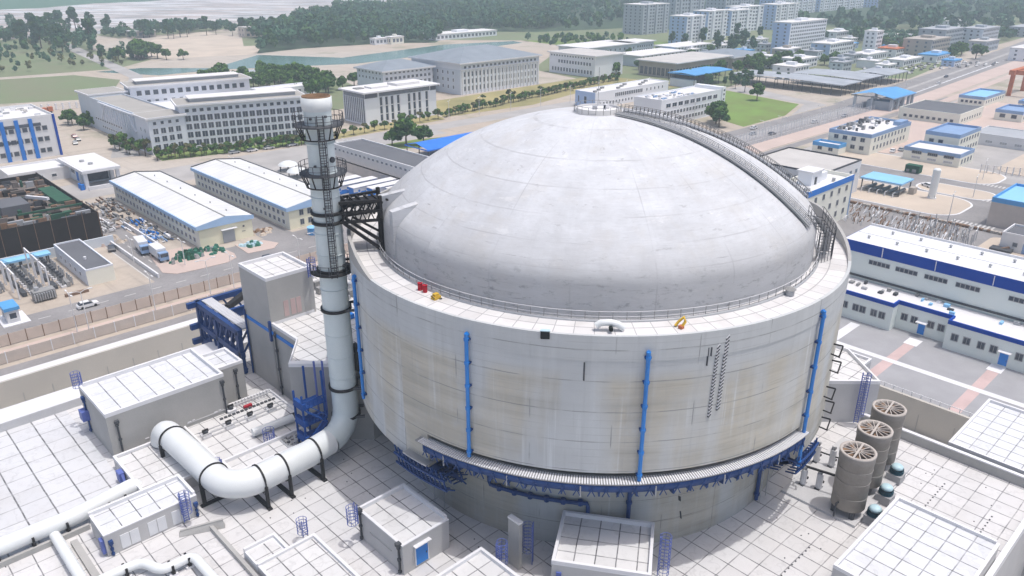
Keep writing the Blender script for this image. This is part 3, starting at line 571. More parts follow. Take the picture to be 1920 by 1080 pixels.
# the catwalk under the drum
b = MB(); b.lathe([(25.6,25.12),(30.8,25.12),(30.8,25.26),(29.2,25.26)],'gear_grey',120,A0-2,A1+2)
for i in range(170):
    az = A0-1+(A1-A0+2)*i/169; b.bar(pol(29.6,az,25.3),pol(30.85,az,25.3),0.15,'coping',0.09)
b.build('catwalk_grating', R)
b = MB(); b.lathe([(30.55,24.3),(30.75,24.3),(30.75,25.1),(30.55,25.1)],'blue_steel',110,A0,A1); b.lathe([(25.6,25.1),(25.9,24.0),(30.55,24.7),(30.55,24.3)],'blue_steel',110,A0,A1)
for i in range(64): az = A0+(A1-A0)*i/63; b.bar(pol(30.8,az,23.8),pol(30.8,az+((-1)**i)*1.1,25.0),0.09,'blue_steel')
b.build('catwalk_beam', R)
for i in range(24):
    az = A0+2+(A1-A0-4)*i/23; b = MB(); c, s = math.cos(rad(az)), math.sin(rad(az)); u = (-s*0.09, c*0.09)
    v = [(r*c+u[0]*k, r*s+u[1]*k, z) for k in (-1,1) for r, z in ((25.5,24.2),(30.7,24.3),(30.7,23.75),(25.5,22.5))]
    b.add(v,[(0,1,2,3),(7,6,5,4),(0,4,5,1),(1,5,6,2),(2,6,7,3)],'blue_steel'); (b.bar(pol(30.8,az,24.9),pol(30.8,az,23.7),0.10,'galv') if i%4 == 1 else None); b.build('bracket', R)
# temporary blue scaffold left under the drum at both ends of the catwalk
for name_az in ((177.0,191.0,12),(-90.0,-81.0,9)):
    b = MB(); a0, a1, n = name_az
    for i in range(n):
        az = a0+(a1-a0)*i/(n-1); az2 = a0+(a1-a0)*(i+1)/(n-1)
        b.bar(pol(25.7,az,21.4),pol(30.6,az,21.5),0.16,'blue_steel'); b.bar(pol(30.5,az,22.4),pol(30.3,az2,20.0),0.14,'blue_steel'); b.bar(pol(30.4,az,20.1),pol(29.0,az2,19.4),0.14,'blue_steel'); b.bar(pol(30.6,az,21.5),pol(30.6,az2,21.5),0.2,'blue_steel'); b.bar(pol(30.4,az,20.2),pol(30.4,az2,20.2),0.2,'blue_steel'); b.bar(pol(29.6,az,21.5),pol(26.0,az,19.4),0.14,'blue_steel'); b.bar(pol(27.6,az,21.4),pol(27.6,az2,20.0),0.14,'blue_steel'); b.bar(pol(28.6,az,21.4),pol(27.0,az2,19.0),0.16,'blue_steel'); b.bar(pol(26.2,az,19.0),pol(28.4,az,19.6),0.14,'blue_steel'); b.bar(pol(29.5,az,21.2),pol(29.5,az2,20.6),0.12,'blue_steel')
        if i in (2,5): b.bar(pol(26.3,az,21.4),pol(26.3,az,D+0.2),0.1,'galv')
    b.lathe([(26.0,20.6),(28.8,21.0),(29.4,21.0),(29.4,21.5)],'blue_steel',20,a0,a1); b.lathe([(29.9,20.6),(29.9,21.75),(29.0,21.75)],'blue_steel',20,a0,a1-2); b.lathe([(27.4,19.4),(29.6,20.7)],'blue_steel',20,a0+1,a1-3); b.build('falsework', R)
b = MB(); b.lathe([(29.4,22.6),(30.9,22.6),(30.9,22.72),(30.0,22.72)],'grating',20,181,188)
for i in range(40): az = 181+7*i/39; b.bar(pol(30.0,az,22.74),pol(30.9,az,22.74),0.06,'galv')
b.build('landing', R)
# two strips of slanted anchor sleeves on the drum face, and scars
for az, z1, z0, tw in ((-114.6,40.1,32.2,0.32),(-116.3,39.3,31.6,0.26)):
    b = MB(); n = int((z1-z0)/0.36)
    for i in range(n):
        z = z0+(z1-z0)*i/n; d = (z1-z)*0.045; b.bar(pol(30.06,az-d-tw,z),pol(30.06,az-d+tw,z+0.34),0.12,'dark_steel',0.13); b.bar(pol(30.05,az-d-tw,z+0.17),pol(30.05,az-d+tw,z+0.5),0.12,'coping',0.11)
    b.build('sleeve_strip', R)
b = MB()
for az, z1, z0, wd in ((-118.3,39.2,37.3,0.22),(-117.8,39.2,38.3,0.35),(-140.3,38.1,36.2,0.16)): b.bar(pol(30.02,az,z0),pol(30.02,az,z1),wd,'dark_steel',0.06)
b.bar(pol(25.52,-115.8,18.9),pol(25.52,-115.6,18.3),0.5,'dark_steel',0.06); b.bar(pol(25.52,-115.0,16.8),pol(25.52,-114.6,15.8),0.25,'dark_steel',0.06)
for az, z in ((-76,33),(-74,30.5),(-75.5,27.5),(-73,25),(-74.5,23.2)): b.bar(pol(30.0,az,z),pol(31.0,az,z),0.14,'black_steel'); b.bar(pol(31.0,az,z),pol(30.9,az-1.6,z-1.0),0.14,'black_steel'); b.bar(pol(30.0,az-1.4,z-0.9),pol(31.0,az-1.6,z-1.0),0.12,'black_steel')
b.build('wall_brackets', R)

# loose things on the ring deck
def pos(r, az): return (r*math.cos(rad(az)), r*math.sin(rad(az)), 40.66)
for dx in (0.0, 0.75):
    b = MB(); x, y, z = -25.9+dx*0.3, -11.9+dx, 0
    x, y, _ = pos(27.2, 180.4+dx*2.2); b.cyl(x,y,40.66,41.4,0.25,'red_paint',14); b.cyl(x,y,41.4,41.46,0.27,'red_paint',14); b.cyl(x+0.1,y,41.46,41.52,0.06,'dark_steel',8)
    tag(b.build('drum_barrel', None, (x,y,40.66)), 'small red barrel standing on the ring deck at the foot of the dome', 'barrel', 'red barrels on the ring deck')
x, y, z = pos(27.6, 186.4); b = MB(); b.box(x-0.42,x+0.42,y-0.3,y+0.3,40.66,41.0,'yellow_paint'); b.box(x-0.3,x+0.25,y-0.25,y+0.2,41.0,41.25,'yellow_paint'); b.bar((x-0.5,y-0.4,40.9),(x-0.9,y-0.4,41.4),0.07,'dark_steel'); b.cyl(x+0.3,y-0.3,40.66,40.72,0.2,'dark_steel',8)
tag(b.build('floor_grinder', None, (x,y,40.66)), 'small yellow machine on the ring deck beside the red barrels', 'machine')
x, y, z = pos(28.5, -122.5); b = MB(); b.tube([(x,y,40.7),(x+0.3,y-0.2,41.3),(x+0.5,y+0.1,41.6),(x+0.3,y+0.5,41.1),(x-0.1,y+0.6,40.75)],0.14,'yellow_paint',8); b.box(x-0.2,x+0.2,y-0.2,y+0.2,40.66,40.95,'orange_paint')
tag(b.build('hose_reel', None, (x,y,40.66)), 'coiled yellow hose on the front of the ring deck', 'hose')
x, y, z = pos(28.4, -135.8); b = MB(); c, s = math.cos(rad(-135.8)), math.sin(rad(-135.8))
b.tube([(x-s*1.2,y+c*1.2,40.9),(x-s*0.7,y+c*0.7,41.25),(x,y,41.45),(x+s*0.9,y-c*0.9,41.4),(x+s*1.3,y-c*1.3,41.1)],0.33,'white_paint',14); b.tube([(x+c*0.3,y+s*0.3,41.1),(x+c*0.75,y+s*0.75,41.05)],0.2,'black_hole',12)
tag(b.build('vent_pipe', None, (x,y,40.66)), 'short fat white vent pipe with a dark mouth at the front rim of the drum', 'pipe')
b = MB(); c, s = math.cos(rad(-147.3)), math.sin(rad(-147.3)); x, y = 30.2*c, 30.2*s
b.prism([(x-0.28,y+0.24),(x+0.28,y-0.36),(x+0.55,y-0.1),(x-0.05,y+0.5)],40.25,41.0,'black_hole'); b.prism([(x-0.3,y+0.3),(x+0.3,y-0.4),(x+0.6,y-0.1),(x,y+0.55)],41.0,41.08,'cyan_cap')
tag(b.build('junction_box', None, (x,y,40.1)), 'black box with a pale lid hung on the rim of the drum', 'box')
x, y, z = pos(27.1, -91.8); b = MB(); b.cyl(x,y,40.66,41.3,0.45,'galv',14); b.cyl(x,y,41.3,41.55,0.6,'gear_grey',14,0.2); tag(b.build('roof_fan', None, (x,y,40.66)), 'grey mushroom fan on the ring deck near the dome stair', 'fan')

# ================================================================== THE STACK AND ITS DUCT
SX, SY = -27.5, 16.6
S = thing('exhaust_stack', 'tall white ventilation stack with black ringed platforms beside the dome', 'stack', (SX,SY,D))
b = MB()
path = [(SX,SY,58.2),(SX,SY,19.4),(SX-0.35,SY-0.2,18.2),(SX-1.1,SY-0.6,17.3),(SX-2.2,SY-1.1,16.8),(SX-3.6,SY-1.5,16.6)]
b.tube([path[0],(SX,SY,50.4)],1.50,'stack_paint',32,False); b.tube([(SX,SY,50.4),(SX,SY,50.0)],[1.5,1.6],'stack_paint',32,False); b.tube([(SX,SY,50.0),(SX,SY,30.0)],1.60,'stack_paint',32,False); b.tube([(SX,SY,30.0)]+path[1:],1.62,'stack_paint',32,False)
for z in (53.4,47.3,43.0,40.4,36.0,30.0,27.0,24.2): b.lathe([(1.61,z-0.06),(1.67,z-0.06),(1.67,z+0.06),(1.61,z+0.06)],'stack_paint',32,c=(SX,SY))
b.build('shaft', S)
b = MB(); b.lathe([(1.5,56.9),(1.66,57.3),(1.66,58.35),(1.55,58.35),(1.55,57.6)],'white_paint',32,c=(SX,SY)); b.build('collar', S)
b = MB(); b.lathe([(1.55,58.35),(1.55,58.48),(1.40,58.48),(1.40,57.4)],'rust',32,c=(SX,SY)); b.cyl(SX,SY,57.3,57.4,1.5,'rust',24); b.build('mouth', S)
def platform(z, r, h, drop):
    b = MB(); b.lathe([(1.55,z),(r,z),(r,z+0.14),(1.55,z+0.14)],'dark_steel',32,c=(SX,SY))
    b.lathe([(1.9,z-drop),(2.0,z-drop),(2.0,z-drop+0.14),(1.9,z-drop+0.14),(1.9,z-drop)],'black_steel',32,c=(SX,SY)); pf = b.build('platform', S)
    for i in range(12):
        b = MB(); a = 2*math.pi*i/12; c, s = math.cos(a), math.sin(a); b.bar((SX+1.95*c,SY+1.95*s,z-drop+0.1),(SX+(r-0.1)*c,SY+(r-0.1)*s,z+0.1),0.11,'black_steel'); b.build('strut', pf)
    b = MB()
    for i in range(20): a = 2*math.pi*i/20; c, s = math.cos(a), math.sin(a); b.bar((SX+r*c,SY+r*s,z+0.1),(SX+r*c,SY+r*s,z+h),0.055,'dark_steel')
    for k in (0.5,1.0): b.tube([(SX+r*math.cos(2*math.pi*i/32),SY+r*math.sin(2*math.pi*i/32),z+0.1+(h-0.1)*k) for i in range(33)],0.032,'dark_steel',5,False)
    b.build('railing', pf)
platform(55.3,2.7,1.3,1.5); platform(49.9,2.62,1.25,1.5)
b = MB(); la = rad(-115); lx, ly = SX+1.95*math.cos(la), SY+1.95*math.sin(la); tx, ty = -math.sin(la)*0.32, math.cos(la)*0.32
for q in (-1,1): b.bar((lx+q*tx,ly+q*ty,37.8),(lx+q*tx,ly+q*ty,56.6),0.09,'dark_steel')
for i in range(62): z = 37.9+i*0.3; b.bar((lx-tx,ly-ty,z),(lx+tx,ly+ty,z),0.06,'dark_steel')
for i in range(20):
    z = 38.5+i*0.82; pts = [(lx+0.42*math.cos(la)+0.42*math.cos(t),ly+0.42*math.sin(la)+0.42*math.sin(t),z) for t in np.linspace(la-2.2,la+2.2,9)]; b.tube(pts,0.04,'dark_steel',4,False)
b.build('ladder', S)
b = MB()
for q in (-1,0,1): b.bar((lx+q*0.42*tx/0.32*1.0+0.8*math.cos(la),ly+q*0.42*ty/0.32+0.8*math.sin(la),38.5),(lx+q*0.42*tx/0.32+0.8*math.cos(la),ly+q*0.42*ty/0.32+0.8*math.sin(la),54.1),0.05,'dark_steel')
b.build('ladder_cage', S)
def clamp(z, h=0.35):
    b = MB(); b.lathe([(1.62,z-h/2),(1.86,z-h/2),(1.86,z+h/2),(1.62,z+h/2)],'black_steel',32,c=(SX,SY)); return b
to = np.array([-SX,-SY,0]); to = to/np.linalg.norm(to); side = np.array([-to[1],to[0],0]); base = np.array([SX,SY,0])
for z, h in ((45.4,0.35),(44.3,0.35)): clamp(z,h).build('clamp_ring', S)
b = MB(); z0, z1 = 44.4, 46.4
for k in (-1.3,1.3):
    for z in (44.3,45.4,46.6): b.bar(base+to*1.4+side*k*0.9+np.array([0,0,z]),base+to*6.2+side*k*1.5+np.array([0,0,z+0.3]),0.3,'black_steel')
    for i in range(5): b.bar(base+to*(1.6+i*0.95)+side*k*1.1+np.array([0,0,44.3]),base+to*(2.5+i*0.95)+side*k*1.2+np.array([0,0,46.6]),0.15,'black_steel'); b.bar(base+to*(2.5+i*0.95)+side*k*1.1+np.array([0,0,44.3]),base+to*(1.6+i*0.95)+side*k*1.2+np.array([0,0,46.6]),0.12,'black_steel')
    b.bar(base+to*1.8+side*k*0.9+np.array([0,0,44.2]),base+to*6.2+side*k*1.3+np.array([0,0,40.6]),0.34,'black_steel'); b.bar(base+to*2.8+side*k*0.9+np.array([0,0,44.2]),base+to*6.2+side*k*1.3+np.array([0,0,41.8]),0.25,'black_steel')
    for kk in (0.3,): b.bar(base+to*6.0+side*k*1.4+np.array([0,0,40.4]),base+to*6.0+side*k*1.4+np.array([0,0,47.4]),0.35,'black_steel')
for i in range(6): b.bar(base+to*(1.6+i*0.9)+side*-1.4+np.array([0,0,45.5]),base+to*(2.4+i*0.9)+side*1.4+np.array([0,0,45.6]),0.16,'black_steel'); b.bar(base+to*(1.6+i*0.9)+side*1.4+np.array([0,0,46.7]),base+to*(2.4+i*0.9)+side*-1.4+np.array([0,0,46.7]),0.2,'black_steel')
b.bar(base+to*1.5+np.array([0,0,46.3]),base+to*6.0+np.array([0,0,46.6]),2.4,'black_steel',0.12); b.build('support_truss', S)
clamp(38.4,0.3).build('clamp_ring', S)
b = MB(); b.lathe([(1.65,38.15),(2.6,38.15),(2.6,38.3),(1.65,38.3)],'black_steel',24,150,420,c=(SX,SY))
for i in range(12): a = rad(160+260*i/11); b.bar((SX+2.55*math.cos(a),SY+2.55*math.sin(a),38.2),(SX+2.55*math.cos(a),SY+2.55*math.sin(a),39.4),0.07,'dark_steel')
for k in (-1.0,1.0):
    for z in (38.2,39.0): b.bar(base+to*1.2+side*k+np.array([0,0,z]),base+to*2.6+side*k*1.1+np.array([0,0,z]),0.22,'black_steel')
b.tube([(SX+2.55*math.cos(rad(160+260*i/20)),SY+2.55*math.sin(rad(160+260*i/20)),39.4) for i in range(21)],0.04,'dark_steel',4,False); b.build('landing', S)
for z in (33.3,22.6,18.5):
    clamp(z,0.32).build('clamp_ring', S); b = MB()
    for k in (-1.3,1.3): b.bar(base+side*k+np.array([0,0,z]),base+to*2.3+side*k+np.array([0,0,z]),0.28,'dark_steel')
    b.build('wall_bracket', S)
b = MB(); b.box(SX+1.3,SX+2.0,SY-1.6,SY-0.3,24.6,28.0,'black_steel'); b.build('equipment_box', S)
# porthole and ports
b = MB(); a = rad(-75); px, py = SX+1.58*math.cos(a), SY+1.58*math.sin(a); b.tube([(px-0.2*math.cos(a),py-0.2*math.sin(a),51.6),(px+0.12*math.cos(a),py+0.12*math.sin(a),51.6)],0.32,'dark_steel',14)
for aa, z in ((-108,51.0),(-150,51.0),(-150,56.2),(-90,56.4),(-128,46.2)): a = rad(aa); b.bar((SX+1.4*math.cos(a),SY+1.4*math.sin(a),z),(SX+1.75*math.cos(a),SY+1.75*math.sin(a),z),0.22,'dark_steel')
b.build('port', S)
DU = thing('ventilation_duct', 'fat white duct bending across the tiled deck from the foot of the stack', 'duct', (-44.0,14.2,D))
E0 = path[-1]
b = MB(); pth = [E0,(-34.5,14.5,16.55),(-41.0,14.2,16.5)]
for i in range(1,8): t = rad(90*i/7); pth.append((-41.0-3.6*math.sin(t), 14.2+3.6*(1-math.cos(t)), 16.45))
pth += [(-44.7,24.0,16.45),(-45.0,30.6,16.5)]
for i in range(1,7): t = rad(90*i/6); pth.append((-45.0-0.1*t, 30.6+1.7*math.sin(t), 16.5-1.7*(1-math.cos(t))))
b.tube(pth,1.62,'white_paint',28,False)
b.build('pipe', DU)
def saddle(p, d, z, parent, r=1.62, zf=D):
    b = MB(); d = np.array([*d,0.0]); d = d/np.linalg.norm(d); s = np.array([-d[1],d[0],0]); c = np.array([p[0],p[1],z])
    ring = [c+r*1.05*(s*math.cos(t)+np.array([0,0,1])*math.sin(t)) for t in np.linspace(0,2*math.pi,29)]
    for a, e in zip(ring[:-1],ring[1:]): b.bar(a,e,0.2,'black_steel',0.12)
    for k in (-1,1): b.bar(c+s*k*r*1.02+np.array([0,0,-0.3]),c+s*k*r*1.0+np.array([0,0,zf-z]),0.32,'black_steel',0.3); b.bar(c+s*k*r*0.9+np.array([0,0,-0.7*r]),c+s*k*r*0.9+np.array([0,0,zf-z]),0.26,'black_steel')
    b.bar(c-s*r*1.25+np.array([0,0,zf-z+0.12]),c+s*r*1.25+np.array([0,0,zf-z+0.12]),0.5,'black_steel',0.22); return b.build('saddle', parent)
for p, d, z in (((-33.6,14.55),(1,0.05),16.55),((-38.0,14.33),(1,0.03),16.5),((-41.0,14.2),(1,0),16.5),((-44.6,18.3),(0,1),16.45),((-45.0,29.2),(0,1),16.5)): saddle(p,d,z,DU)

# ================================================================== THE PLANT DECK AND ITS ROOF HUTS
DK = thing('plant_deck', 'broad white tiled roof of the plant building surrounding the reactor', 'building', (-47,3,-12))
b = MB(); b.box(-110,27.0,-49.2,52.6,-12,D-0.06,'pale_concrete'); b.build('wall', DK)
b = MB(); b.quad([(-110,-49.2,D),(27,-49.2,D),(27,52.6,D),(-51.5,52.6,D),(-51.5,24.2,D),(-110,24.2,D)],'deck_tile'); b.build('tiled_roof', DK)
b = MB(); b.quad([(-110,24.2,D),(-51.5,24.2,D),(-51.5,52.6,D),(-110,52.6,D)],'slab_tile'); b.build('slab_roof', DK)
b = MB(); b.box(27.0,27.45,-110,-20,D-2,14.35,'grey_concrete'); b.box(26.95,27.5,-110,-20,14.35,14.5,'coping'); b.build('parapet', DK)
b = MB(); b.box(-110,26,-49.25,-48.7,D,14.1,'coping'); b.build('parapet', DK)
b = MB(); b.box(-110,-20,52.3,56.6,D-2.05,14.3,'pale_concrete'); b.box(-110,-20,52.35,56.5,14.3,14.36,'white_strip'); b.build('parapet', DK)
b = MB(); b.box(-110,-57.2,23.15,23.55,D,13.75,'grey_concrete'); b.box(-47.6,-47.2,-20,14.6,D,13.7,'grey_concrete'); b.box(-59.6,-58.9,-10,22.0,D,13.5,'grey_concrete'); b.build('kerb', DK)
b = MB()
for i in range(420):       # little lifting eyes and drain holes scattered over the slabs
    x = random.uniform(-72,26); y = random.uniform(-47,24)
    if math.hypot(x,y) < 27: continue
    b.box(x,x+0.12,y,y+0.12,D,D+0.06,'dark_steel')
for x0, y0, n in ((14,-40,10),(0,-44,14),(10,-46,12),(-10,-34,12)):
    for i in range(n): b.box(x0+i*0.75,x0+i*0.75+0.16,y0,y0+0.16,D,D+0.07,'dark_steel')
tag(b.build('lifting_eye', DK), kind='stuff')

def hut(name, label, x0, x1, y0, y1, h, wall='hut_wall', roof='hut_tile', par=0.45, z0=D, pt=0.3, open_sides=(), rz=0.0, cat='roof hut'):
    t = thing(name, label, cat, (x0,y0,z0), rz); Lx, Ly = x1-x0, y1-y0; H = h-z0
    b = MB(); b.box(0,Lx,0,Ly,0,H-par,wall); b.build('wall', t, world=False)
    b = MB(); b.quad([(pt,pt,H-par+0.02),(Lx-pt,pt,H-par+0.02),(Lx-pt,Ly-pt,H-par+0.02),(pt,Ly-pt,H-par+0.02)],roof); b.build('roof', t, world=False)
    b = MB(); e = 0.02
    low = {s: 0.12 for s in open_sides}
    hh = lambda s: H-par+low.get(s, par)
    b.box(-e,Lx+e,-e,pt,H-par,hh('F'),'coping'); b.box(-e,Lx+e,Ly-pt,Ly+e,H-par,hh('B'),'coping'); b.box(-e,pt,pt,Ly-pt,H-par,hh('L'),'coping'); b.box(Lx-pt,Lx+e,pt,Ly-pt,H-par,hh('R'),'coping'); b.build('parapet', t, world=False)
    return t
def downpipe(t, x, y, z0, z1, m='dark_steel', r=0.12):
    b = MB(); b.tube([(x,y,z0),(x,y,z1)],r,m,8)
    for k in (0.06,0.5,0.94): z = z0+(z1-z0)*k; b.tube([(x,y,z-0.12),(x,y,z+0.12)],r*1.8,m,8)
    b.box(x-r*2.2,x+r*2.2,y-r*2.2,y+r*2.2,z1,z1+0.4,m); return b.build('downpipe', t, world=False)
def cage_ladder(x, y, z0, z1, az, label, grp=None, r=0.55):
    """caged access ladder: rails, rungs, hoops; az = direction it faces, away from the wall"""
    t = thing('caged_ladder', label, 'ladder', (x,y,z0), rad(az), grp); H = z1-z0; b = MB()
    for q in (-0.28,0.28): b.bar((0.12,q,0),(0.12,q,H+1.3),0.09,'cage_blue')
    for i in range(int(H/0.3)+4): b.bar((0.12,-0.28,0.2+i*0.3),(0.12,0.28,0.2+i*0.3),0.06,'cage_blue')
    b.build('ladder', t, world=False); b = MB(); zs = np.arange(min(1.6,max(0.2,H-1.2)), H+1.45, 0.42)
    for z in zs: b.tube([(0.12+r*(1-math.cos(q))*1.0, r*math.sin(q)*1.05, z) for q in np.linspace(0.5,2*math.pi-0.5,13)],0.038,'cage_blue',4,False)
    for q in np.linspace(0.7,2*math.pi-0.7,7): b.bar((0.12+r*(1-math.cos(q)),r*math.sin(q)*1.05,zs[0]),(0.12+r*(1-math.cos(q)),r*math.sin(q)*1.05,zs[-1]),0.045,'cage_blue')
    b.build('cage', t, world=False); return t

t = hut('roof_hut','white roof hut with a bright blue door and a grid tiled top',-36.0,-29.9,-6.9,1.1,17.25,open_sides=('L','F'))
door(t,2.35,0,0.35,1.55,2.5,'F'); b = MB(); b.box(1.3,3.4,-0.5,0.0,2.95,3.05,'coping'); b.build('canopy', t, world=False)
downpipe(t,-0.15,0.5,0.1,3.6); downpipe(t,-0.15,7.6,0.1,3.8); b = MB(); b.box(-0.06,0.0,2.0,6.0,1.9,1.98,'grey_concrete'); b.build('score_line', t, world=False)
cage_ladder(-36.6,0.4,D+2.9,17.2,180,'blue wire cage at the far corner of the hut with the blue door')
t = hut('garage_hut','long white roof hut with three double shutters under its eave',-57.3,-47.3,17.1,21.9,16.25,roof='roof_tile',open_sides=('L','F'),cat='garage')
for x in (1.5,4.4,7.0):
    b = MB(); b.box(x,x+0.92,-0.06,0.02,0.25,2.0,'frame_white'); b.box(x+1.0,x+1.92,-0.06,0.02,0.25,2.0,'frame_white'); b.build('shutter', t, world=False)
b = MB(); b.box(-0.35,0.1,0.2,1.0,0.4,2.1,'cage_blue'); b.build('cabinet', t, world=False)
for x in (0.5,9.7): downpipe(t,x,-0.15,0.2,1.6,'blue_steel',0.1)
cage_ladder(-48.9,16.9,D+0.2,16.1,-90,'blue caged ladder on the front of the garage hut')
t = hut('plant_block','large grey concrete roof block with a long white panelled top',-50.6,-35.2,35.2,45.7,19.75,wall='grey_concrete',roof='block_tile',par=0.55)
downpipe(t,15.0,-0.15,0.2,5.3); downpipe(t,1.1,-0.15,0.2,5.0); downpipe(t,-0.15,8.6,0.2,5.2,'blue_steel'); b = MB(); b.box(-0.9,0.0,8.0,9.4,2.2,3.6,'cage_blue'); b.build('cabinet', t, world=False)
b = MB()
for x in (4.0,7.2,9.6,13.3): b.box(x,x+0.5,-0.06,0,1.2,1.32,'coping'); b.box(x+0.65,x+1.0,-0.06,0,1.25,1.37,'coping')
b.build('vent_slot', t, world=False)
cage_ladder(-50.2,45.2,19.2,20.2,135,'blue wire cage on the far left corner of the large grey block')
t = hut('roof_annex','small grey block joined to the far end of the large panelled block',-35.1,-31.2,37.8,43.4,19.3,wall='grey_concrete',roof='roof_tile'); downpipe(t,2.6,-0.15,0.2,4.9)
t = hut('duct_hut','low white roof slab where the fat duct goes down',-51.2,-42.6,22.6,33.2,14.9,roof='hut_tile',par=0.35)
b = MB(); b.box(-0.75,-0.1,6.4,7.6,0.3,1.6,'cage_blue'); b.bar((-0.4,5.6,0.2),(-0.4,6.4,1.5),0.3,'cage_blue'); b.build('cabinet', t, world=False)
# sunken service roof between the block and the stack: rails, valve stands, pipe runs
t = hut('service_roof','raised white service roof crowded with valve stands behind the fat duct',-41.6,-28.3,22.6,36.6,14.0,roof='hut_tile',par=0.4,pt=0.25)
b = MB()
for y in (8.3,9.3,12.6): b.bar((0.5,y,1.1),(12.8,y,1.1),0.14,'pale_concrete')
for i in range(26): b.box(0.6+i*0.47,0.75+i*0.47,12.9,13.3,0.55,1.35,'coping')
for i in range(14): b.box(4.5+i*0.6,4.9+i*0.6,11.2,11.5,0.55,0.75,'dark_steel')
b.box(8.2,9.4,11.6,12.0,0.55,0.95,'red_paint'); b.build('pipe_run', t, world=False)
for x, y in ((1.4,8.8),(4.6,8.8),(7.7,8.8),(10.8,8.9),(6.6,12.4),(11.9,4.4)):
    b = MB(); b.box(x-0.6,x+0.6,y-0.6,y+0.6,0.55,0.95,'coping'); b.cyl(x,y,0.95,1.45,0.34,'dark_steel',10); b.box(x-0.4,x+0.4,y-0.12,y+0.12,1.2,1.6,'black_steel'); b.build('valve_stand', t, world=False)
b = MB(); b.tube([(5.8,4.2,1.3),(11.5,3.8,1.3)],0.55,'white_paint',16); b.build('tank', t, world=False)
t = hut('front_parapet_hut','low white hut with a grated corner beside the duct bend',-42.0,-30.6,18.9,22.5,15.2,roof='hut_tile',par=0.45)
b = MB(); b.box(7.6,11.0,0.4,3.2,1.66,1.76,'galv')
for i in range(40): x = 7.7+random.random()*3.1; y = 0.5+random.random()*2.5; b.box(x,x+0.35,y,y+0.2,1.76,1.76+random.random()*0.35,random.choice(['gear_grey','dark_steel','galv']))
b.build('pipe_grid', t, world=False); b = MB(); b.box(10.3,11.0,-0.14,0.0,0.5,1.3,'blue_steel'); b.build('cabinet', t, world=False)
cage_ladder(-42.6,20.6,D,15.6,180,'blue caged ladder inside the corner of the fat duct')
cage_ladder(-35.2,22.4,13.6,15.0,90,'blue wire cage standing on the service roof',r=0.7)
t = hut('cross_hut','low white roof with bold dark joints at the bottom of the deck',-46.9,-40.2,-12.0,3.6,14.65,roof='hut_tile',par=0.35,open_sides=('L','F'))
b = MB(); b.box(0.0,3.3,15.6,18.4,0,1.2,'white_wall'); b.quad([(0.2,15.62,1.22),(3.1,15.62,1.22),(3.1,18.2,1.22),(0.2,18.2,1.22)],'hut_tile'); b.box(0,3.3,18.4,18.7,0,1.55,'coping'); b.box(3.3,3.6,15.6,18.7,0,1.55,'coping'); b.build('annex', t, world=False)
cage_ladder(-40.9,4.2,14.2,15.0,90,'blue wire cage at the back edge of the low cross jointed roof')
t = hut('low_hut','white flat roof running out of the bottom edge beside the shaded wall',-42.0,-29.6,-26.0,-11.8,16.1,roof='hut_tile',par=0.4,open_sides=('L','F'))
cage_ladder(-29.3,-13.9,14.0,16.1,0,'blue wire cage behind the white flat roof at the bottom edge')
TB = hut('tank_hut','square cream roofed hut set askew against the base of the reactor',0,9.6,0,7.7,18.0,wall='hut_wall',roof='hut_tile',par=0.5); TB.location = (-27.3,-19.6,D); TB.rotation_euler = (0,0,rad(-55.6))
b = MB(); b.box(0.5,1.0,-0.2,0,2.8,3.6,'cage_blue'); b.build('cabinet', TB, world=False)
cage_ladder(-18.1,-25.6,D,18.0,-56,'blue caged ladder on the right wall of the askew hut'); cage_ladder(-25.0,-14.9,D,17.0,125,'blue caged ladder in the shade left of the askew hut')
b = MB(); b.box(-26.9,-26.4,-14.6,-13.0,D,19.0,'grey_concrete'); b.box(-26.95,-26.35,-14.65,-12.95,19.0,19.2,'coping'); tag(b.build('screen_wall', None, (-26.6,-13.8,D)), 'narrow upright concrete screen left of the askew hut', 'wall')
t = hut('wide_hut','widest white panelled roof at the lower right corner',-5.7,10.1,-48.6,-38.1,16.1,roof='roof_tile',par=0.4,open_sides=('F',))
b = MB(); b.cyl(1.0,-0.2,1.2,1.5,0.25,'blue_steel',10); b.bar((1.0,-0.1,0.6),(1.0,-0.1,1.3),0.16,'blue_steel'); b.build('valve', t, world=False)
t = hut('lower_block','white panelled roof beyond the grey parapet on the right',30.5,46.5,-70,-37.0,13.3,z0=-12,roof='roof_tile',par=0.4,wall='pale_concrete')
def poly_hut(name, label, poly, z0, h, wall, roof, par=0.5):
    cx_ = sum(p[0] for p in poly)/len(poly); cy_ = sum(p[1] for p in poly)/len(poly); t = thing(name, label, 'roof hut', (cx_,cy_,z0))
    inn = [(cx_+(x-cx_)*0.94, cy_+(y-cy_)*0.94) for x, y in poly]; n = len(poly)
    b = MB(); b.prism(poly,z0,h-par,wall); b.build('wall', t); b = MB(); b.quad([(x,y,h-par+0.03) for x, y in inn],roof); b.build('roof', t)
    b = MB(); v = [(x,y,h-par) for x,y in poly]+[(x,y,h) for x,y in poly]+[(x,y,h) for x,y in inn]+[(x,y,h-par) for x,y in inn]; fs = []
    for i in range(n): j = (i+1)%n; fs += [(i,j,n+j,n+i),(n+i,n+j,2*n+j,2*n+i),(2*n+i,2*n+j,3*n+j,3*n+i)]
    b.add(v,fs,'coping'); b.build('parapet', t); return t
poly_hut('corner_hut','five sided concrete hut with a white roof right of the reactor',[(23.0,-22.8),(28.2,-27.9),(34.4,-20.7),(34.6,-18.3),(27.2,-11.6)],D,19.6,'pale_concrete','hut_tile')
cage_ladder(26.2,-26.4,D+0.2,19.8,-135,'tall dark caged ladder on the five sided hut')
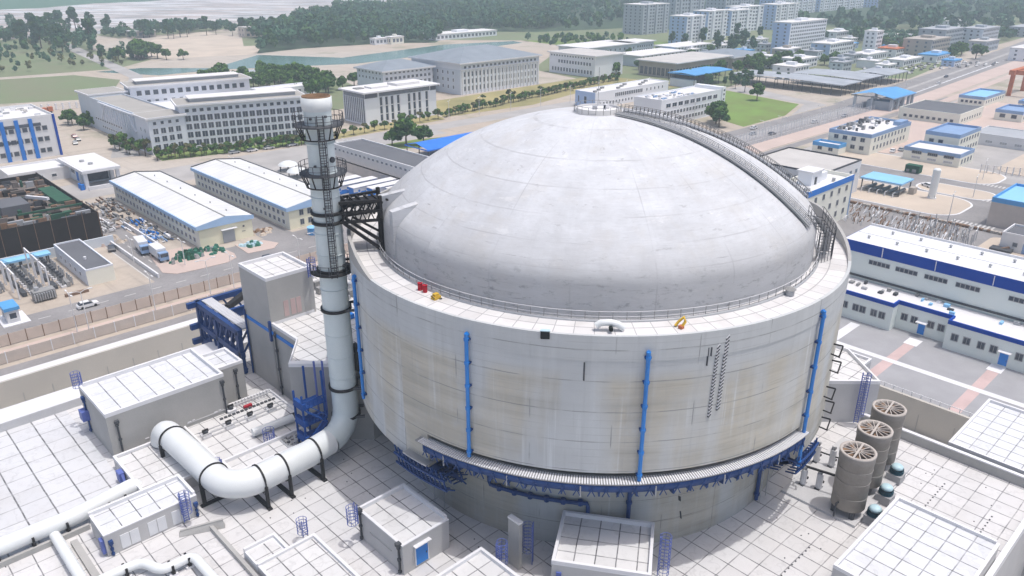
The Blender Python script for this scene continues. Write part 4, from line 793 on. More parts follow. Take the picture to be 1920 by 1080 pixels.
t = hut('rear_hut','low white roof with a dotted dark edge behind the five sided hut',33.0,42.0,-21.5,-8.0,15.5,z0=-12,wall='pale_concrete',roof='hut_tile')
AB = poly_hut('annex_block','tall grey concrete annex with a white many sided roof left of the stack',[(-27.0,36.2),(-27.0,28.9),(-31.3,23.3),(-27.4,19.6),(-24.0,16.0),(-8,20),(-8,50),(-19.8,50),(-19.8,44.3),(-20,36.2)],D-1,24.4,'grey_concrete','hut_tile')
b = MB(); b.box(-27.12,-27.0,28.6,44.0,22.6,23.1,'bright_blue'); b.box(-27.35,-27.0,36.0,36.4,21.5,24.6,'blue_steel'); b.build('blue_strip', AB)
b = MB(); b.tube([(-27.25,34.8,13.3),(-27.25,34.8,23.5)],0.14,'dark_steel',8)
for z in (14.5,17.5,20.5,23.0): b.tube([(-27.25,34.8,z-0.14),(-27.25,34.8,z+0.14)],0.24,'dark_steel',8)
b.build('downpipe', AB); b = MB(); b.tube([(-27.25,43.9,13.3),(-27.25,43.9,24)],0.16,'blue_steel',8); b.build('downpipe', AB)
b = MB(); b.box(-19,-17,30,33,24.0,24.7,'bright_blue'); b.box(-24,-22.6,24.4,25.6,24.0,24.8,'slate_blue'); b.build('roof_cover', AB)
t = hut('stair_tower','tall plain concrete tower with a tiled white top left of the stack',-27.0,-19.8,36.0,44.3,31.2,wall='grey_concrete',roof='hut_tile',par=0.5,cat='tower')
b = MB()
for x in (2.2,3.3,4.2): b.box(x,x+0.75,-0.05,0,11.6,14.0,'pink_path')
b.build('patch', t, world=False); cage_ladder(-20.6,35.6,29.8,31.4,-60,'blue wire cage beside the top of the tall plain tower')
b = MB()
for i in range(46): x = random.uniform(-18,-9); y = random.uniform(36,49); h = random.uniform(0.3,1.5); b.box(x,x+random.uniform(0.3,1.1),y,y+random.uniform(0.3,1.1),24.0,24.0+h,random.choice(['coping','coping','galv','gear_grey']))
tag(b.build('roof_equipment', None, (-14,42,24)), 'cluttered white and grey equipment behind the tall plain tower', 'equipment')
# blue steel gantry over the trench
G = thing('steel_gantry', 'dark blue steel gantry frame over the trench left of the tall tower', 'gantry', (-23,52,-12))
for x, y in ((-28.2,59.6),(-19.0,59.6),(-28.2,52.9),(-28.2,45.0)):
    b = MB(); b.box(x-0.35,x+0.35,y-0.35,y+0.35,-12,20.2,'blue_steel'); b.build('column', G)
b = MB()
for z in (20.2,16.4,13.8):
    b.bar((-28.2,60.2,z),(-28.2,44.4,z),0.7,'blue_steel',0.9); b.bar((-30,59.6,z),(-17,59.6,z),0.7,'blue_steel',0.9)
b.bar((-28.2,52.9,20.2),(-18.5,52.9,20.2),0.6,'blue_steel',0.8); b.bar((-28.2,46.5,20.2),(-19.5,46.5,20.2),0.5,'blue_steel',0.6); b.build('beam', G)
b = MB()
for i in range(8): y = 44.6+i*1.95; b.bar((-28.2,y,20.2),(-28.2,y+1.95,16.4),0.4,'blue_steel'); b.bar((-28.2,y+1.95,20.2),(-28.2,y,13.8),0.3,'blue_steel'); b.bar((-28.2,y,16.4),(-25.4,y,20.2),0.25,'blue_steel'); b.bar((-28.2,y,13.8),(-27.2,y+1.5,13.0),0.3,'blue_steel')
for i in range(5): x = -28+i*1.9; b.bar((x,59.6,20.2),(x+1.9,59.6,16.4),0.3,'blue_steel')
b.bar((-24,46.4,20.4),(-22,50,20.8),0.9,'black_steel'); b.bar((-25.5,54.5,20.3),(-21,57.6,20.4),0.9,'black_steel'); b.build('brace', G)
b = MB(); b.box(-27.7,-26.0,44.6,59.2,20.62,20.74,'grating')
for i in range(28): y = 44.7+i*0.52; b.box(-27.7,-26.0,y,y+0.16,20.74,20.86,'coping')
b.build('walkway', G)
# blue stair tower between the annex and the stack
T = thing('stair_scaffold', 'bright blue steel stair and platforms in the shade behind the stack', 'staircase', (-32.2,19.6,D))
zs = [13.2,15.6,18.0,20.4]
b = MB()
for x, y in ((-33.6,19.4),(-30.6,19.4),(-33.6,21.4),(-31.6,22.0)): b.bar((x,y,D),(x,y,24.9 if x > -32 else 22.4),0.22,'deep_blue')
b.bar((-30.8,20.6,18),(-30.8,20.6,25.8),0.2,'cage_blue'); b.bar((-30.0,20.0,18),(-30.0,20.0,25.8),0.2,'cage_blue'); b.build('post', T)
for i, z in enumerate(zs[1:]):
    b = MB(); b.box(-33.8,-30.4,19.3,21.5,z,z+0.15,'deep_blue')
    for x in np.linspace(-33.8,-30.4,7): b.bar((x,19.3,z),(x,19.3,z+1.1),0.08,'deep_blue')
    b.bar((-33.8,19.3,z+1.1),(-30.4,19.3,z+1.1),0.09,'deep_blue'); b.box(-33.8,-33.3,19.0,21.3,z+0.15,z+1.0,'deep_blue'); b.build('platform', T)
for i in range(3):
    b = MB(); x0, x1 = ((-33.4,-30.8) if i%2 else (-30.8,-33.4))
    b.bar((x0,18.9,zs[i]),(x1,18.9,zs[i+1]),0.7,'deep_blue',0.18); b.bar((x0,18.6,zs[i]+1),(x1,18.6,zs[i+1]+1),0.1,'deep_blue'); b.build('flight', T)
T.location = (-31.3,18.2,D)
# white service pipes at the lower left
def pipe_run(name, label, pts, r, feet, z):
    t = thing(name, label, 'pipe', (pts[len(pts)//2][0],pts[len(pts)//2][1],D)); q = []
    P = [np.array(p,float) for p in pts]
    for i, p in enumerate(P):
        if 0 < i < len(P)-1:
            a, c = P[i-1]-p, P[i+1]-p; la, lc = np.linalg.norm(a), np.linalg.norm(c); k = min(r*2.0, la*0.45, lc*0.45)
            for s in np.linspace(0,1,6): q.append((1-s)**2*(p+a/la*k)+2*s*(1-s)*p+s*s*(p+c/lc*k))
        else: q.append(p)
    b = MB(); b.tube([tuple(p) for p in q],r,'white_paint',20); b.build('pipe', t)
    for fx, fy in feet:
        b = MB(); b.box(fx-0.42,fx+0.42,fy-0.55,fy+0.55,D,D+0.3,'coping'); b.box(fx-0.16,fx+0.16,fy-r*1.12,fy+r*1.12,D+0.3,z-r*0.55,'black_steel')
        b.box(fx-0.12,fx+0.12,fy-r*1.2,fy-r*0.9,z-r*0.6,z+0.35,'black_steel'); b.box(fx-0.12,fx+0.12,fy+r*0.9,fy+r*1.2,z-r*0.6,z+0.35,'black_steel'); b.build('support', t)
    return t
pipe_run('steam_pipe','long white pipe along the edge of the slab roof at the lower left',[(-50.9,26.2,13.3),(-51.3,25.9,14.5),(-58.6,24.6,14.5),(-61.0,24.5,14.7),(-90,24.6,14.7)],0.95,[(-52.8,25.2),(-54.6,25.0),(-56.4,24.8),(-59.2,24.5),(-62.6,24.5),(-66,24.5)],14.5)
pipe_run('branch_pipe','short white branch pipe leaving the long pipe at the lower left',[(-60.6,23.9,13.9),(-60.6,22.0,14.1),(-60.6,2,14.1)],0.55,[(-60.6,20.6),(-60.6,18.2),(-60.6,15.9)],14.1)
pipe_run('zigzag_pipe','white zigzag pipe at the bottom edge below the garage hut',[(-64,13.0,13.9),(-57.9,12.9,14.1),(-55.3,12.7,14.1),(-54.2,9.9,14.1),(-51.0,9.9,14.1),(-50.6,-4,14.1)],0.5,[(-56.9,12.8),(-53.3,9.9),(-51.6,9.9),(-50.7,6.5)],14.1)
b = MB(); b.add([(-50.6,14.9,D+0.02),(-46.2,12.9,D+0.02),(-45.9,13.6,D+0.02),(-50.2,15.9,D+0.02),(-50.4,15.1,D+0.5),(-46.2,13.2,D+0.9)],[(0,1,5,4),(1,2,5),(2,3,4,5),(3,0,4),(0,3,2,1)],'grey_concrete')
b.bar((-50.3,15.2,D+0.55),(-46.2,13.3,D+0.95),0.25,'grey_concrete'); tag(b.build('concrete_ramp', None, (-48.2,14.3,D)), 'small broken concrete ramp between the garage hut and the duct bend', 'ramp')
# cooling towers, vents, valve posts on the right
b = MB(); b.box(5.0,21.2,-35.9,-26.9,D,D+0.3,'pale_concrete'); PAD = tag(b.build('equipment_pad', None, (13,-31,D)), 'low concrete pad under the three grey drum towers', 'pad')
def drum_tower(x, y, label):
    t = thing('drum_tower', label, 'cooling tower', (x,y,D+0.3), 0, 'grey drum towers on the pad')
    b = MB(); z0, z1 = D+1.35, D+8.4; b.lathe([(0.02,z0),(1.86,z0),(1.86,z1-0.9),(1.92,z1-0.9),(1.92,z1)],'tower_grey',36,c=(x,y))
    for z in (z0+1.6,z0+3.6,z0+5.2): b.lathe([(1.86,z-0.04),(1.89,z-0.04),(1.89,z+0.04),(1.86,z+0.04)],'tower_grey',36,c=(x,y))
    b.build('shell', t)
    b = MB(); b.lathe([(1.95,z1-0.06),(1.95,z1+0.1),(1.66,z1+0.1),(1.66,z1-0.4)],'fan_rim',36,c=(x,y)); b.bar((x-1.7,y-0.2,z1+0.06),(x+1.7,y+0.2,z1+0.06),0.22,'fan_rim',0.1)
    for i in range(14): a = 2*math.pi*i/14+0.1; b.bar((x+0.25*math.cos(a),y+0.25*math.sin(a),z1+0.05),(x+1.7*math.cos(a),y+1.7*math.sin(a),z1+0.05),0.09,'fan_rim',0.06)
    b.build('fan_guard', t)
    b = MB(); b.cyl(x,y,z1-0.5,z1-0.42,1.68,'fan_dark',28)
    for i in range(7): a = 2*math.pi*i/7; c, s = math.cos(a), math.sin(a); b.add([(x+0.2*c,y+0.2*s,z1-0.3),(x+1.6*c-0.3*s,y+1.6*s+0.3*c,z1-0.38),(x+1.6*c+0.3*s,y+1.6*s-0.3*c,z1-0.16)],[(0,1,2)],'rust')
    b.build('fan', t)
    for i in range(4): a = math.pi/4+math.pi/2*i; b = MB(); b.box(x+1.5*math.cos(a)-0.25,x+1.5*math.cos(a)+0.25,y+1.5*math.sin(a)-0.25,y+1.5*math.sin(a)+0.25,D+0.3,z0+0.1,'dark_steel'); b.build('leg', t)
    b = MB(); b.tube([(x+1.8,y-0.6,D+1.5),(x+2.3,y-0.8,D+1.5),(x+2.3,y-0.8,D+0.4)],0.14,'dark_steel',8); b.tube([(x-1.8,y+0.4,D+2.2),(x-2.2,y+0.5,D+2.2),(x-2.2,y+0.5,D+0.4)],0.1,'dark_steel',8); b.build('drain_pipe', t)
drum_tower(7.0,-34.0,'nearest grey drum tower with an open fan top on the pad'); drum_tower(12.8,-33.4,'middle grey drum tower of the three on the pad'); drum_tower(18.7,-32.6,'farthest grey drum tower of the three, beside the five sided hut')
def vent_unit(x, y, label):
    t = thing('vent_unit', label, 'vent', (x,y,D), 0, 'pale blue capped vents')
    b = MB(); b.box(x-0.8,x+0.8,y-0.85,y+0.85,D,D+1.05,'vent_box'); b.box(x-0.84,x+0.84,y-0.89,y+0.89,D+1.05,D+1.15,'vent_box'); b.build('plinth', t)
    b = MB(); b.lathe([(0.75,D+1.15),(0.82,D+1.35),(0.6,D+1.4),(0.82,D+1.6),(0.6,D+1.65),(0.78,D+1.8)],'teal_dark',20,c=(x,y)); b.build('louvre', t)
    b = MB(); b.lathe([(0.5,D+1.78),(0.68,D+1.82),(0.66,D+2.08),(0.48,D+2.26),(0.02,D+2.3)],'cyan_cap',20,c=(x,y)); b.build('cap', t)
    b = MB(); b.tube([(x+0.8,y-0.3,D+0.7),(x+1.3,y-0.4,D+0.7),(x+1.5,y-0.5,D+0.3),(x+1.3,y-0.8,D+0.1)],0.07,'coping',6); b.tube([(x+1.2,y-0.6,D+0.12),(x+1.5,y-0.2,D+0.5),(x+1.2,y+0.1,D+0.12)],0.06,'galv',6); b.build('hose', t)
vent_unit(7.4,-36.9,'nearest vent with a pale blue cap beside the drum towers'); vent_unit(12.2,-36.2,'middle vent with a pale blue cap beside the drum towers'); vent_unit(17.2,-35.4,'farthest vent with a pale blue cap beside the drum towers')
def post(x, y, z1, label):
    t = thing('valve_post', label, 'post', (x,y,D+0.3), 0, 'white valve posts on the pad')
    b = MB(); b.cyl(x,y,D+0.36,z1,0.38,'coping',14); b.cyl(x,y,z1,z1+0.55,0.27,'pale_concrete',12); b.build('column', t)
    b = MB(); b.box(x-0.55,x+0.55,y-0.3,y+0.3,D+0.3,D+0.4,'dark_steel'); b.build('foot', t)
    b = MB(); b.box(x-0.22,x+0.22,y-0.22,y+0.22,z1-0.1,z1+0.3,'black_steel'); b.box(x+0.25,x+0.5,y-0.4,y-0.15,D+1.0,D+1.25,'black_steel'); b.build('valve', t)
post(8.0,-28.1,D+2.4,'white valve post at the near corner of the pad'); post(8.6,-29.8,D+2.4,'white valve post joined by the black beam, nearest the drum towers'); post(13.6,-27.0,D+2.7,'white valve post at the far edge of the pad beside the reactor'); post(14.0,-28.8,D+2.7,'white valve post on the far side, second from the reactor')
b = MB(); b.bar((7.9,-28.1,D+2.9),(8.9,-32.2,D+2.9),0.22,'black_steel'); b.bar((13.6,-27.1,D+1.8),(14.4,-31.6,D+1.8),0.14,'black_steel'); b.bar((8.9,-32.2,D+2.9),(8.9,-32.2,D+0.3),0.16,'black_steel'); tag(b.build('cross_beam', None, (8.4,-30,D+0.3)), 'black beam across the white valve posts on the pad', 'beam')

# ================================================================== TURBINE HALL, ITS ANNEX AND THE YARD BESIDE THEM
t = thing('turbine_hall','long pale hall with a wide navy band under its white ribbed roof','hall',(97.5,7.8,0)); TB_ = t
b = MB(); b.box(97.5,111.0,-120,8.2,0,11.9,'mint_wall'); b.build('wall', t)
b = MB(); b.box(97.3,111.2,-120.2,8.4,11.9,14.3,'navy_band'); b.build('band', t)
b = MB(); b.add([(97.4,8.3,14.32),(97.4,-120,14.32),(111.1,-120,14.32),(111.1,8.3,14.32)],[(0,1,2,3)],'turbine_roof'); b.box(104.2,104.4,-120,8.2,14.32,14.42,'coping'); b.box(110.9,111.2,-120,8.3,14.3,14.8,'coping'); b.build('roof', t)
b = MB(); b.box(97.2,97.5,-120,8,6.35,6.75,'dark_steel'); b.build('flashing', t)
for x, o in ((101.2,0),(107.8,2.6)):
    for i in range(9):
        b = MB(); y = 4.5-i*6.2-o; b.cyl(x,y,14.3,14.75,0.2,'galv',10); b.lathe([(0.36,14.7),(0.3,14.95),(0.02,15.1)],'galv',12,c=(x,y)); b.build('roof_vent', t)
grp = [2.2,-3.6,-9.6,-15.8,-25.6,-31.8,-38.0,-44.2,-50.4]
for y in grp:
    for k in range(5):
        me, _ = window_mesh(0.75,0.85,'glass_dark','frame_grey',0); o = bpy.data.objects.new('window', me); COL.objects.link(o); o.parent = t; o.location = (0.0, y-7.8-0.5-k*0.92, 9.9); o.rotation_euler = (0,0,-math.pi/2)
for i in range(6): b = MB(); y = -0.5-i*11; b.bar((97.1,y,12.1),(96.9,y,14.2),0.14,'coping'); b.build('floodlight', t)
t = thing('turbine_annex','low pale annex with a navy roof edge, paired windows and blue doors','building',(88,0,0))
b = MB(); poly = [(88,6),(88,-8.0),(90.6,-8.0),(90.6,-18.6),(87.9,-18.6),(87.9,-120),(97.2,-120),(97.2,6)]; b.prism(poly,0,5.4,'mint_wall'); b.build('wall', t)
b = MB(); b.quad([(x,y,5.75) for x,y in [(88.3,6),(88.3,-7.8),(90.9,-7.8),(90.9,-18.9),(88.2,-18.9),(88.2,-120),(97.2,-120),(97.2,6)]],'white_flat'); b.build('roof', t)
b = MB(); b.box(87.9,88.25,-8.1,6,5.4,6.25,'navy_band'); b.box(88.25,90.85,-8.1,-7.75,5.4,6.25,'navy_band'); b.box(90.5,90.85,-18.6,-8.1,5.4,6.25,'navy_band'); b.box(88.15,90.85,-18.95,-18.6,5.4,6.25,'navy_band'); b.box(87.8,88.15,-120,-18.6,5.4,6.25,'navy_band'); b.build('parapet', t)
b = MB()
for i in range(26): x = random.uniform(91.5,96.5); y = random.uniform(-45,4); b.box(x,x+random.uniform(0.4,1.4),y,y+random.uniform(0.3,1.2),5.75,6.0+random.random()*0.5,random.choice(['galv','gear_grey','coping','dark_steel','sky_sheet']))
tag(b.build('roof_clutter', t), kind='stuff')
def annex_win(x, y): me, _ = window_mesh(1.15,1.35,'glass_dark','frame_grey',1); o = bpy.data.objects.new('window', me); COL.objects.link(o); o.parent = t; o.location = (x-88, y, 2.3); o.rotation_euler = (0,0,-math.pi/2)
for y in (2.0,-0.4,-1.9,-4.3,-6.0): annex_win(88,y)
for y in (-9.6,-11.6,-14.9,-16.9): annex_win(90.6,y)
for y in (-20.4,-22.6,-25.2,-27.4,-31.8,-34.6,-37.0,-40,-43): annex_win(87.9,y)
door(t,2.6,-13.3,0.3,1.35,2.6,'L'); door(t,-0.1,-29.4,0.3,1.5,2.8,'L')
b = MB(); b.box(89.2,90.6,-14.4,-12.3,3.05,3.18,'coping'); b.box(86.6,87.9,-30.6,-28.4,3.25,3.38,'coping'); b.build('door_canopy', t)
def fence(name, label, pts, h, step, panel, post='coping', gap=0.12, solid=True, pw=0.16):
    t = thing(name, label, 'fence', (*pts[0],0)); pn = MB(); cnt = []
    for (x0,y0),(x1,y1) in zip(pts[:-1],pts[1:]):
        L = math.hypot(x1-x0,y1-y0); n = max(1,int(L/step))
        for i in range(n):
            a = (x0+(x1-x0)*i/n, y0+(y1-y0)*i/n); c = (x0+(x1-x0)*(i+1)/n, y0+(y1-y0)*(i+1)/n); cnt.append(a)
            if solid: pn.bar((*a,h*0.5+gap),(*c,h*0.5+gap),0.06,panel,h-gap)
            else:
                for z in (0.3,h*0.6,h-0.1): pn.bar((*a,z),(*c,z),0.05,panel)
                for k in range(5): q = (k+0.5)/5; pn.bar((a[0]+(c[0]-a[0])*q,a[1]+(c[1]-a[1])*q,0.1),(a[0]+(c[0]-a[0])*q,a[1]+(c[1]-a[1])*q,h),0.05,panel)
        cnt.append((x1,y1))
    pn.build('panel', t); cnt.sort(key=lambda p: (p[0]+71)**2+(p[1]+60)**2)
    me = None
    for i, (x,y) in enumerate(cnt[:100]):
        if me is None: b = MB(); b.box(x-pw/2,x+pw/2,y-pw/2,y+pw/2,0,h+0.2,post); o = b.build('post', t, loc=(x,y,0)); me = o.data
        else: o = bpy.data.objects.new('post', me); COL.objects.link(o); o.parent = t; o.location = (x-pts[0][0],y-pts[0][1],0)
    if len(cnt) > 100:
        b = MB()
        for x,y in cnt[100:]: b.box(x-pw/2,x+pw/2,y-pw/2,y+pw/2,0,h+0.2,post)
        tag(b.build('more_posts', t), kind='stuff')
    return t
fence('security_fence','tan panelled security fence along the far side of the sand strip on the left',[(-150,112.6),(58,111.6)],2.5,3.1,'tan_panel','brown_gear')
fence('inner_fence','pale panelled inner fence along the near side of the sand strip on the left',[(-150,104.2),(58,103.2)],2.3,4.0,'tan_panel','coping')
b = MB()
for i in range(70): y = -i*1.6+2; b.box(63.7,63.85,y,y+0.15,0,1.0,'coping'); b.box(63.72,63.83,y-1.45,y,0.85,0.95,'coping')
tag(b.build('edge_railing', None, (63.7,0,0)), 'low white railing along the edge of the paved yard above the pit', 'railing')

# ================================================================== VEGETATION
def leaf_mesh(name, clumps, n, size, mats, seed, trunk=None):
    """crown of many small leaf faces scattered in clumps (x, y, z, rx, rz)"""
    g = np.random.default_rng(seed); V = []; K = []
    for ci, (x,y,z,rx,rz) in enumerate(clumps):
        m = n
        d = g.normal(size=(m,3)); d /= np.linalg.norm(d,axis=1)[:,None]; r = g.uniform(0.55,1.0,size=(m,1))**0.6
        c = np.array([x,y,z])+d*r*np.array([rx,rx,rz]); a = g.normal(size=(m,3)); a /= np.linalg.norm(a,axis=1)[:,None]
        bb = np.cross(a,d+0.3*g.normal(size=(m,3))); bb /= np.linalg.norm(bb,axis=1)[:,None]+1e-9; s = size*g.uniform(0.6,1.3,size=(m,1))
        q = np.stack([c-a*s-bb*s*0.6,c+a*s-bb*s*0.6,c+a*s*0.7+bb*s*0.7,c-a*s*0.7+bb*s*0.7],1); V.append(q.reshape(-1,3)); K.append(np.full(m,ci%len(mats)))
    V = np.concatenate(V); K = np.concatenate(K); nf = len(K)
    me = bpy.data.meshes.new(name); me.vertices.add(len(V)); me.vertices.foreach_set('co',V.astype(np.float32).ravel()); me.loops.add(nf*4); me.loops.foreach_set('vertex_index',np.arange(nf*4,dtype=np.int32)); me.polygons.add(nf); me.polygons.foreach_set('loop_start',np.arange(nf,dtype=np.int32)*4); me.polygons.foreach_set('loop_total',np.full(nf,4,dtype=np.int32))
    for m in mats: me.materials.append(M[m])
    me.polygons.foreach_set('material_index',K.astype(np.int32)); me.update(calc_edges=True); me.validate(); return me
def crown_clumps(g, R, H0, H1, n):
    out = []
    for i in range(n):
        a = g.uniform(0,2*math.pi); u = g.uniform(0,1); r = R*math.sqrt(g.uniform(0,1))*(1-0.5*u); z = H0+(H1-H0)*u; s = R*g.uniform(0.28,0.48); out.append((r*math.cos(a),r*math.sin(a),z,s,s*0.75))
    return out
def tree_parts(seed, R, H, mats, n=14, leaves=90, size=0.45, bole=0.3):
    g = np.random.default_rng(seed); cl = crown_clumps(g,R,H*0.42,H-R*0.3,n); crown = leaf_mesh('crown',cl,leaves,size,mats,seed)
    b = MB(); b.tube([(0,0,0),(0.1,0.05,H*0.25),(0.0,0.1,H*0.5),(0.1,0,H*0.8)],[bole,bole*0.8,bole*0.6,bole*0.2],'bark',8)
    for (x,y,z,s,_) in cl[:6]: b.tube([(0.05,0.05,H*0.35),(x*0.5,y*0.5,(H*0.4+z)/2),(x,y,z)],[bole*0.5,bole*0.35,bole*0.1],'bark',6)
    me = bpy.data.meshes.new('trunk'); me.from_pydata(b.v,[],b.f); me.materials.append(M['bark']); me.update(); return crown, me
TK = {'broad': [tree_parts(11+i,3.4,7.5,['leaf_mid','leaf_dark'],16,110,0.42) for i in range(3)], 'tall': [tree_parts(31+i,3.0,13.0,['leaf_far','leaf_dark','leaf_far'],18,80,0.6) for i in range(3)], 'small': [tree_parts(51+i,1.5,3.6,['leaf_mid','leaf_dark','leaf_dry'],8,60,0.28,0.12) for i in range(3)], 'dry': [tree_parts(71+i,2.6,5.5,['leaf_dry','leaf_mid'],12,60,0.4,0.2) for i in range(2)]}
_tc = [0]
def tree(kind, x, y, sc, label, group=None, name='tree'):
    _tc[0] += 1; crown, trunk = TK[kind][_tc[0]%len(TK[kind])]
    t = thing(name, label, 'tree', (x,y,0), random.uniform(0,6.28), group); t.scale = (sc,sc,sc*random.uniform(0.92,1.1))
    for nm, me in (('crown',crown),('trunk',trunk)): o = bpy.data.objects.new(nm, me); COL.objects.link(o); o.parent = t
    return t
tree('broad',121,206,1.55,'largest bright green tree behind the dark roofed hall'); tree('broad',127,202,1.15,'smaller bright green tree beside the largest one, near the blue tarpaulin'); tree('broad',116.5,210,1.0,'green tree on the left of the largest tree behind the dark roofed hall')
tree('broad',255,142,1.5,'dense round green tree at the end of the white building with three window rows'); tree('broad',250,137,1.2,'green tree nearest the highway at the end of the white three row building'); tree('broad',262,146,1.1,'green tree on the lawn side at the end of the white three row building')
tree('broad',330,164,1.2,'lone dark tree standing on the green lawn'); tree('broad',137,176,0.9,'dark bush tree behind the dome beside the blue tarpaulin')
tree('broad',178,574,1.1,'right one of two small trees on the sandy bank of the channel'); tree('broad',168,582,1.1,'left one of two small trees on the sandy bank of the channel')
for x, y, s in ((134,738,1.4),(122,745,1.6),(150,700,1.5),(112,760,1.5),(128,705,1.3),(186,918,1.5),(196,900,1.6),(206,880,1.4),(150,880,1.5),(140,800,1.5),(215,860,1.3),(160,850,1.4)): tree('tall',x,y,s*1.25,'tall grey green tree in the loose row beside the far country road','trees by the country road')
for x, y, s in ((127,600,1.2),(131,590,1.0)): tree('tall',x,y,s*0.8,'dark tree where the country road meets the bridge over the channel','trees at the bridge')
for i in range(16): tree('broad',138+random.uniform(-4,24)+i*0.9,592+i*1.6+random.uniform(-8,14),random.uniform(1.3,1.8),'dark green tree in the dense clump on the sandy bank','clump on the sandy bank')
for i in range(12): tree('tall',222+i*8+random.uniform(-3,3),770+random.uniform(-25,40),random.uniform(1.1,1.5),'tall tree in the ragged row beyond the sandy bank','row beyond the sandy bank')
for i in range(14): tree('dry',37+i*4.2,255.5-i*1.15+random.uniform(-1,1),random.uniform(0.45,0.8),'pale olive street tree between the green ones before the grey office block','pale street trees before the office block')
for i in range(30): tree('small',35+i*2.0,258-6-i*0.55+random.uniform(-1.2,1.2),random.uniform(1.0,1.6),'young street tree in the row before the grey office block','street trees before the office block')
for i in range(9): tree('small',31+random.uniform(-2,5),262+i*3.6,random.uniform(1.3,2.0),'bushy tree along the side road left of the office block','trees along the side road')
for i in range(8): tree('broad',36+random.uniform(-5,5),336+i*3+random.uniform(-2,2),random.uniform(0.6,0.9),'dark tree by the parked cars at the far end of the side road','trees by the parked cars')
for i in range(84): tree('small',174+i*2.0,245.5+i*0.3+random.uniform(-1.5,1.5),random.uniform(0.9,1.5),'round shrub of the hedge along the boulevard behind the dome','hedge along the boulevard')
for i in range(8): tree('small',222+i*15,262+random.uniform(-6,14),random.uniform(0.9,1.3),'small dark tree alone on the dry lawn','small trees on the dry lawn')
for i in range(30): tree('broad',128+random.uniform(0,60),395+random.uniform(-20,50),random.uniform(1.1,1.6),'green tree in the grove between the office blocks and the channel','grove behind the office blocks')
for i in range(26): tree('broad',150+random.uniform(0,52),355+random.uniform(-18,62),random.uniform(1.0,1.5),'green tree in the grove between the office blocks and the channel','grove behind the office blocks')
for i in range(12): tree('small',106+i*5.6,238.5+i*0.45+random.uniform(-1,1),random.uniform(1.0,1.7),'round shrub on the verge before the slit window building','verge shrubs before the slit window building')
for i in range(6): tree('dry',118+random.uniform(-6,22),322+random.uniform(-12,30),random.uniform(0.9,1.3),'dry olive tree in the yard behind the office block','dry trees behind the office block')
for i in range(12): tree('tall',342+i*5+random.uniform(-3,3),150+random.uniform(30,56),random.uniform(0.55,0.8),'dark tree between the blue canopy shed and the grey shed roofs','trees by the shed roofs')
for i in range(16): tree('broad',440+random.uniform(0,70),225+random.uniform(-14,22),random.uniform(0.9,1.4),'tree in the dark belt behind the grey shed roofs','belt behind the shed roofs')
for i in range(26): tree('tall',520+random.uniform(-6,150),310+random.uniform(-24,70),random.uniform(0.9,1.3),'dark tree in front of the far apartment blocks','trees before the apartment blocks')
for i in range(40): tree('broad',345+random.uniform(0,170),212+random.uniform(-8,150)*0.9,random.uniform(0.8,1.3),'tree filling the gaps between the halls beyond the lawn','trees between the halls')
for i in range(14): tree('broad',612+random.uniform(0,60),150+random.uniform(-8,80),random.uniform(1.0,1.6),'dark tree among the far village houses','trees among the village houses')
def forest(name, label, poly, n, hs, mats, seed, leaves=42, size=1.15):
    g = np.random.default_rng(seed); P = np.array(poly,float); lo, hi = P.min(0), P.max(0); cl = []
    while len(cl) < n:
        x, y = g.uniform(lo,hi); c = False; j = len(P)-1
        for i in range(len(P)):
            if (P[i,1] > y) != (P[j,1] > y) and x < (P[j,0]-P[i,0])*(y-P[i,1])/(P[j,1]-P[i,1])+P[i,0]: c = not c
            j = i
        if not c: continue
        h = g.uniform(*hs)*(1+0.35*math.sin(x*0.03)*math.cos(y*0.023)); r = h*g.uniform(0.22,0.36)
        cl.append((x,y,h*0.66,r,h*0.36))
    me = leaf_mesh(name,cl,leaves,size,mats,seed); o = bpy.data.objects.new(name, me); COL.objects.link(o); return tag(o,label,'woods',kind='stuff')
FM = ['leaf_far','leaf_dark','leaf_far']
forest('woods','dense blue green wood on the far bank of the channel',[(240,575),(288,585),(372,572),(405,545),(430,566),(490,640),(560,570),(640,600),(1000,900),(900,1100),(600,1000),(420,850),(330,800),(290,660)],2300,(9,17),FM,5,80,1.35)
forest('woodland','broad wooded hills along the top right of the view',[(560,560),(700,520),(1000,600),(1300,540),(1150,420),(830,420),(760,330),(840,240),(1000,200),(1500,180),(3200,500),(3200,1500),(1500,1500),(1000,960)],3800,(9,19),FM,6,40,2.3)
forest('copse','scattered trees round the far village on the right',[(640,230),(760,330),(840,240),(900,190),(760,170)],420,(6,11),FM,8,60,1.2)
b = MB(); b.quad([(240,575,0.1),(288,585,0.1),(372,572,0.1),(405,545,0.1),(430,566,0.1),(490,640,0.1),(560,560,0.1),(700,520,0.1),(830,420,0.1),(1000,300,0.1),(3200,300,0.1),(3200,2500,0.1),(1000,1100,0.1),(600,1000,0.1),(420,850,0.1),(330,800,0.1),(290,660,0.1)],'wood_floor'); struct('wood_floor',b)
forest('waterside_bushes','low green bushes along the meadow by the channel',[(460,440),(540,410),(560,470),(475,500)],70,(4,7),['leaf_mid','leaf_far'],9)
forest('roadside_scrub','low bushes and undergrowth round the plots beside the country road',[(40,560),(150,560),(190,640),(150,720),(210,930),(60,1000),(-120,800),(-80,600)],420,(3,8),['leaf_far','leaf_dry','leaf_far'],12,40,0.9)
forest('roadside_wood','belt of tall grey green trees on both sides of the country road',[(70,690),(150,680),(190,900),(150,960),(60,900)],70,(10,15),FM,14,80,1.2)
forest('bank_scrub','undergrowth and bushes between the sand bank and the salt ponds',[(205,770),(300,815),(330,800),(360,880),(280,880),(200,840)],200,(4,11),FM,13,60,1.1)
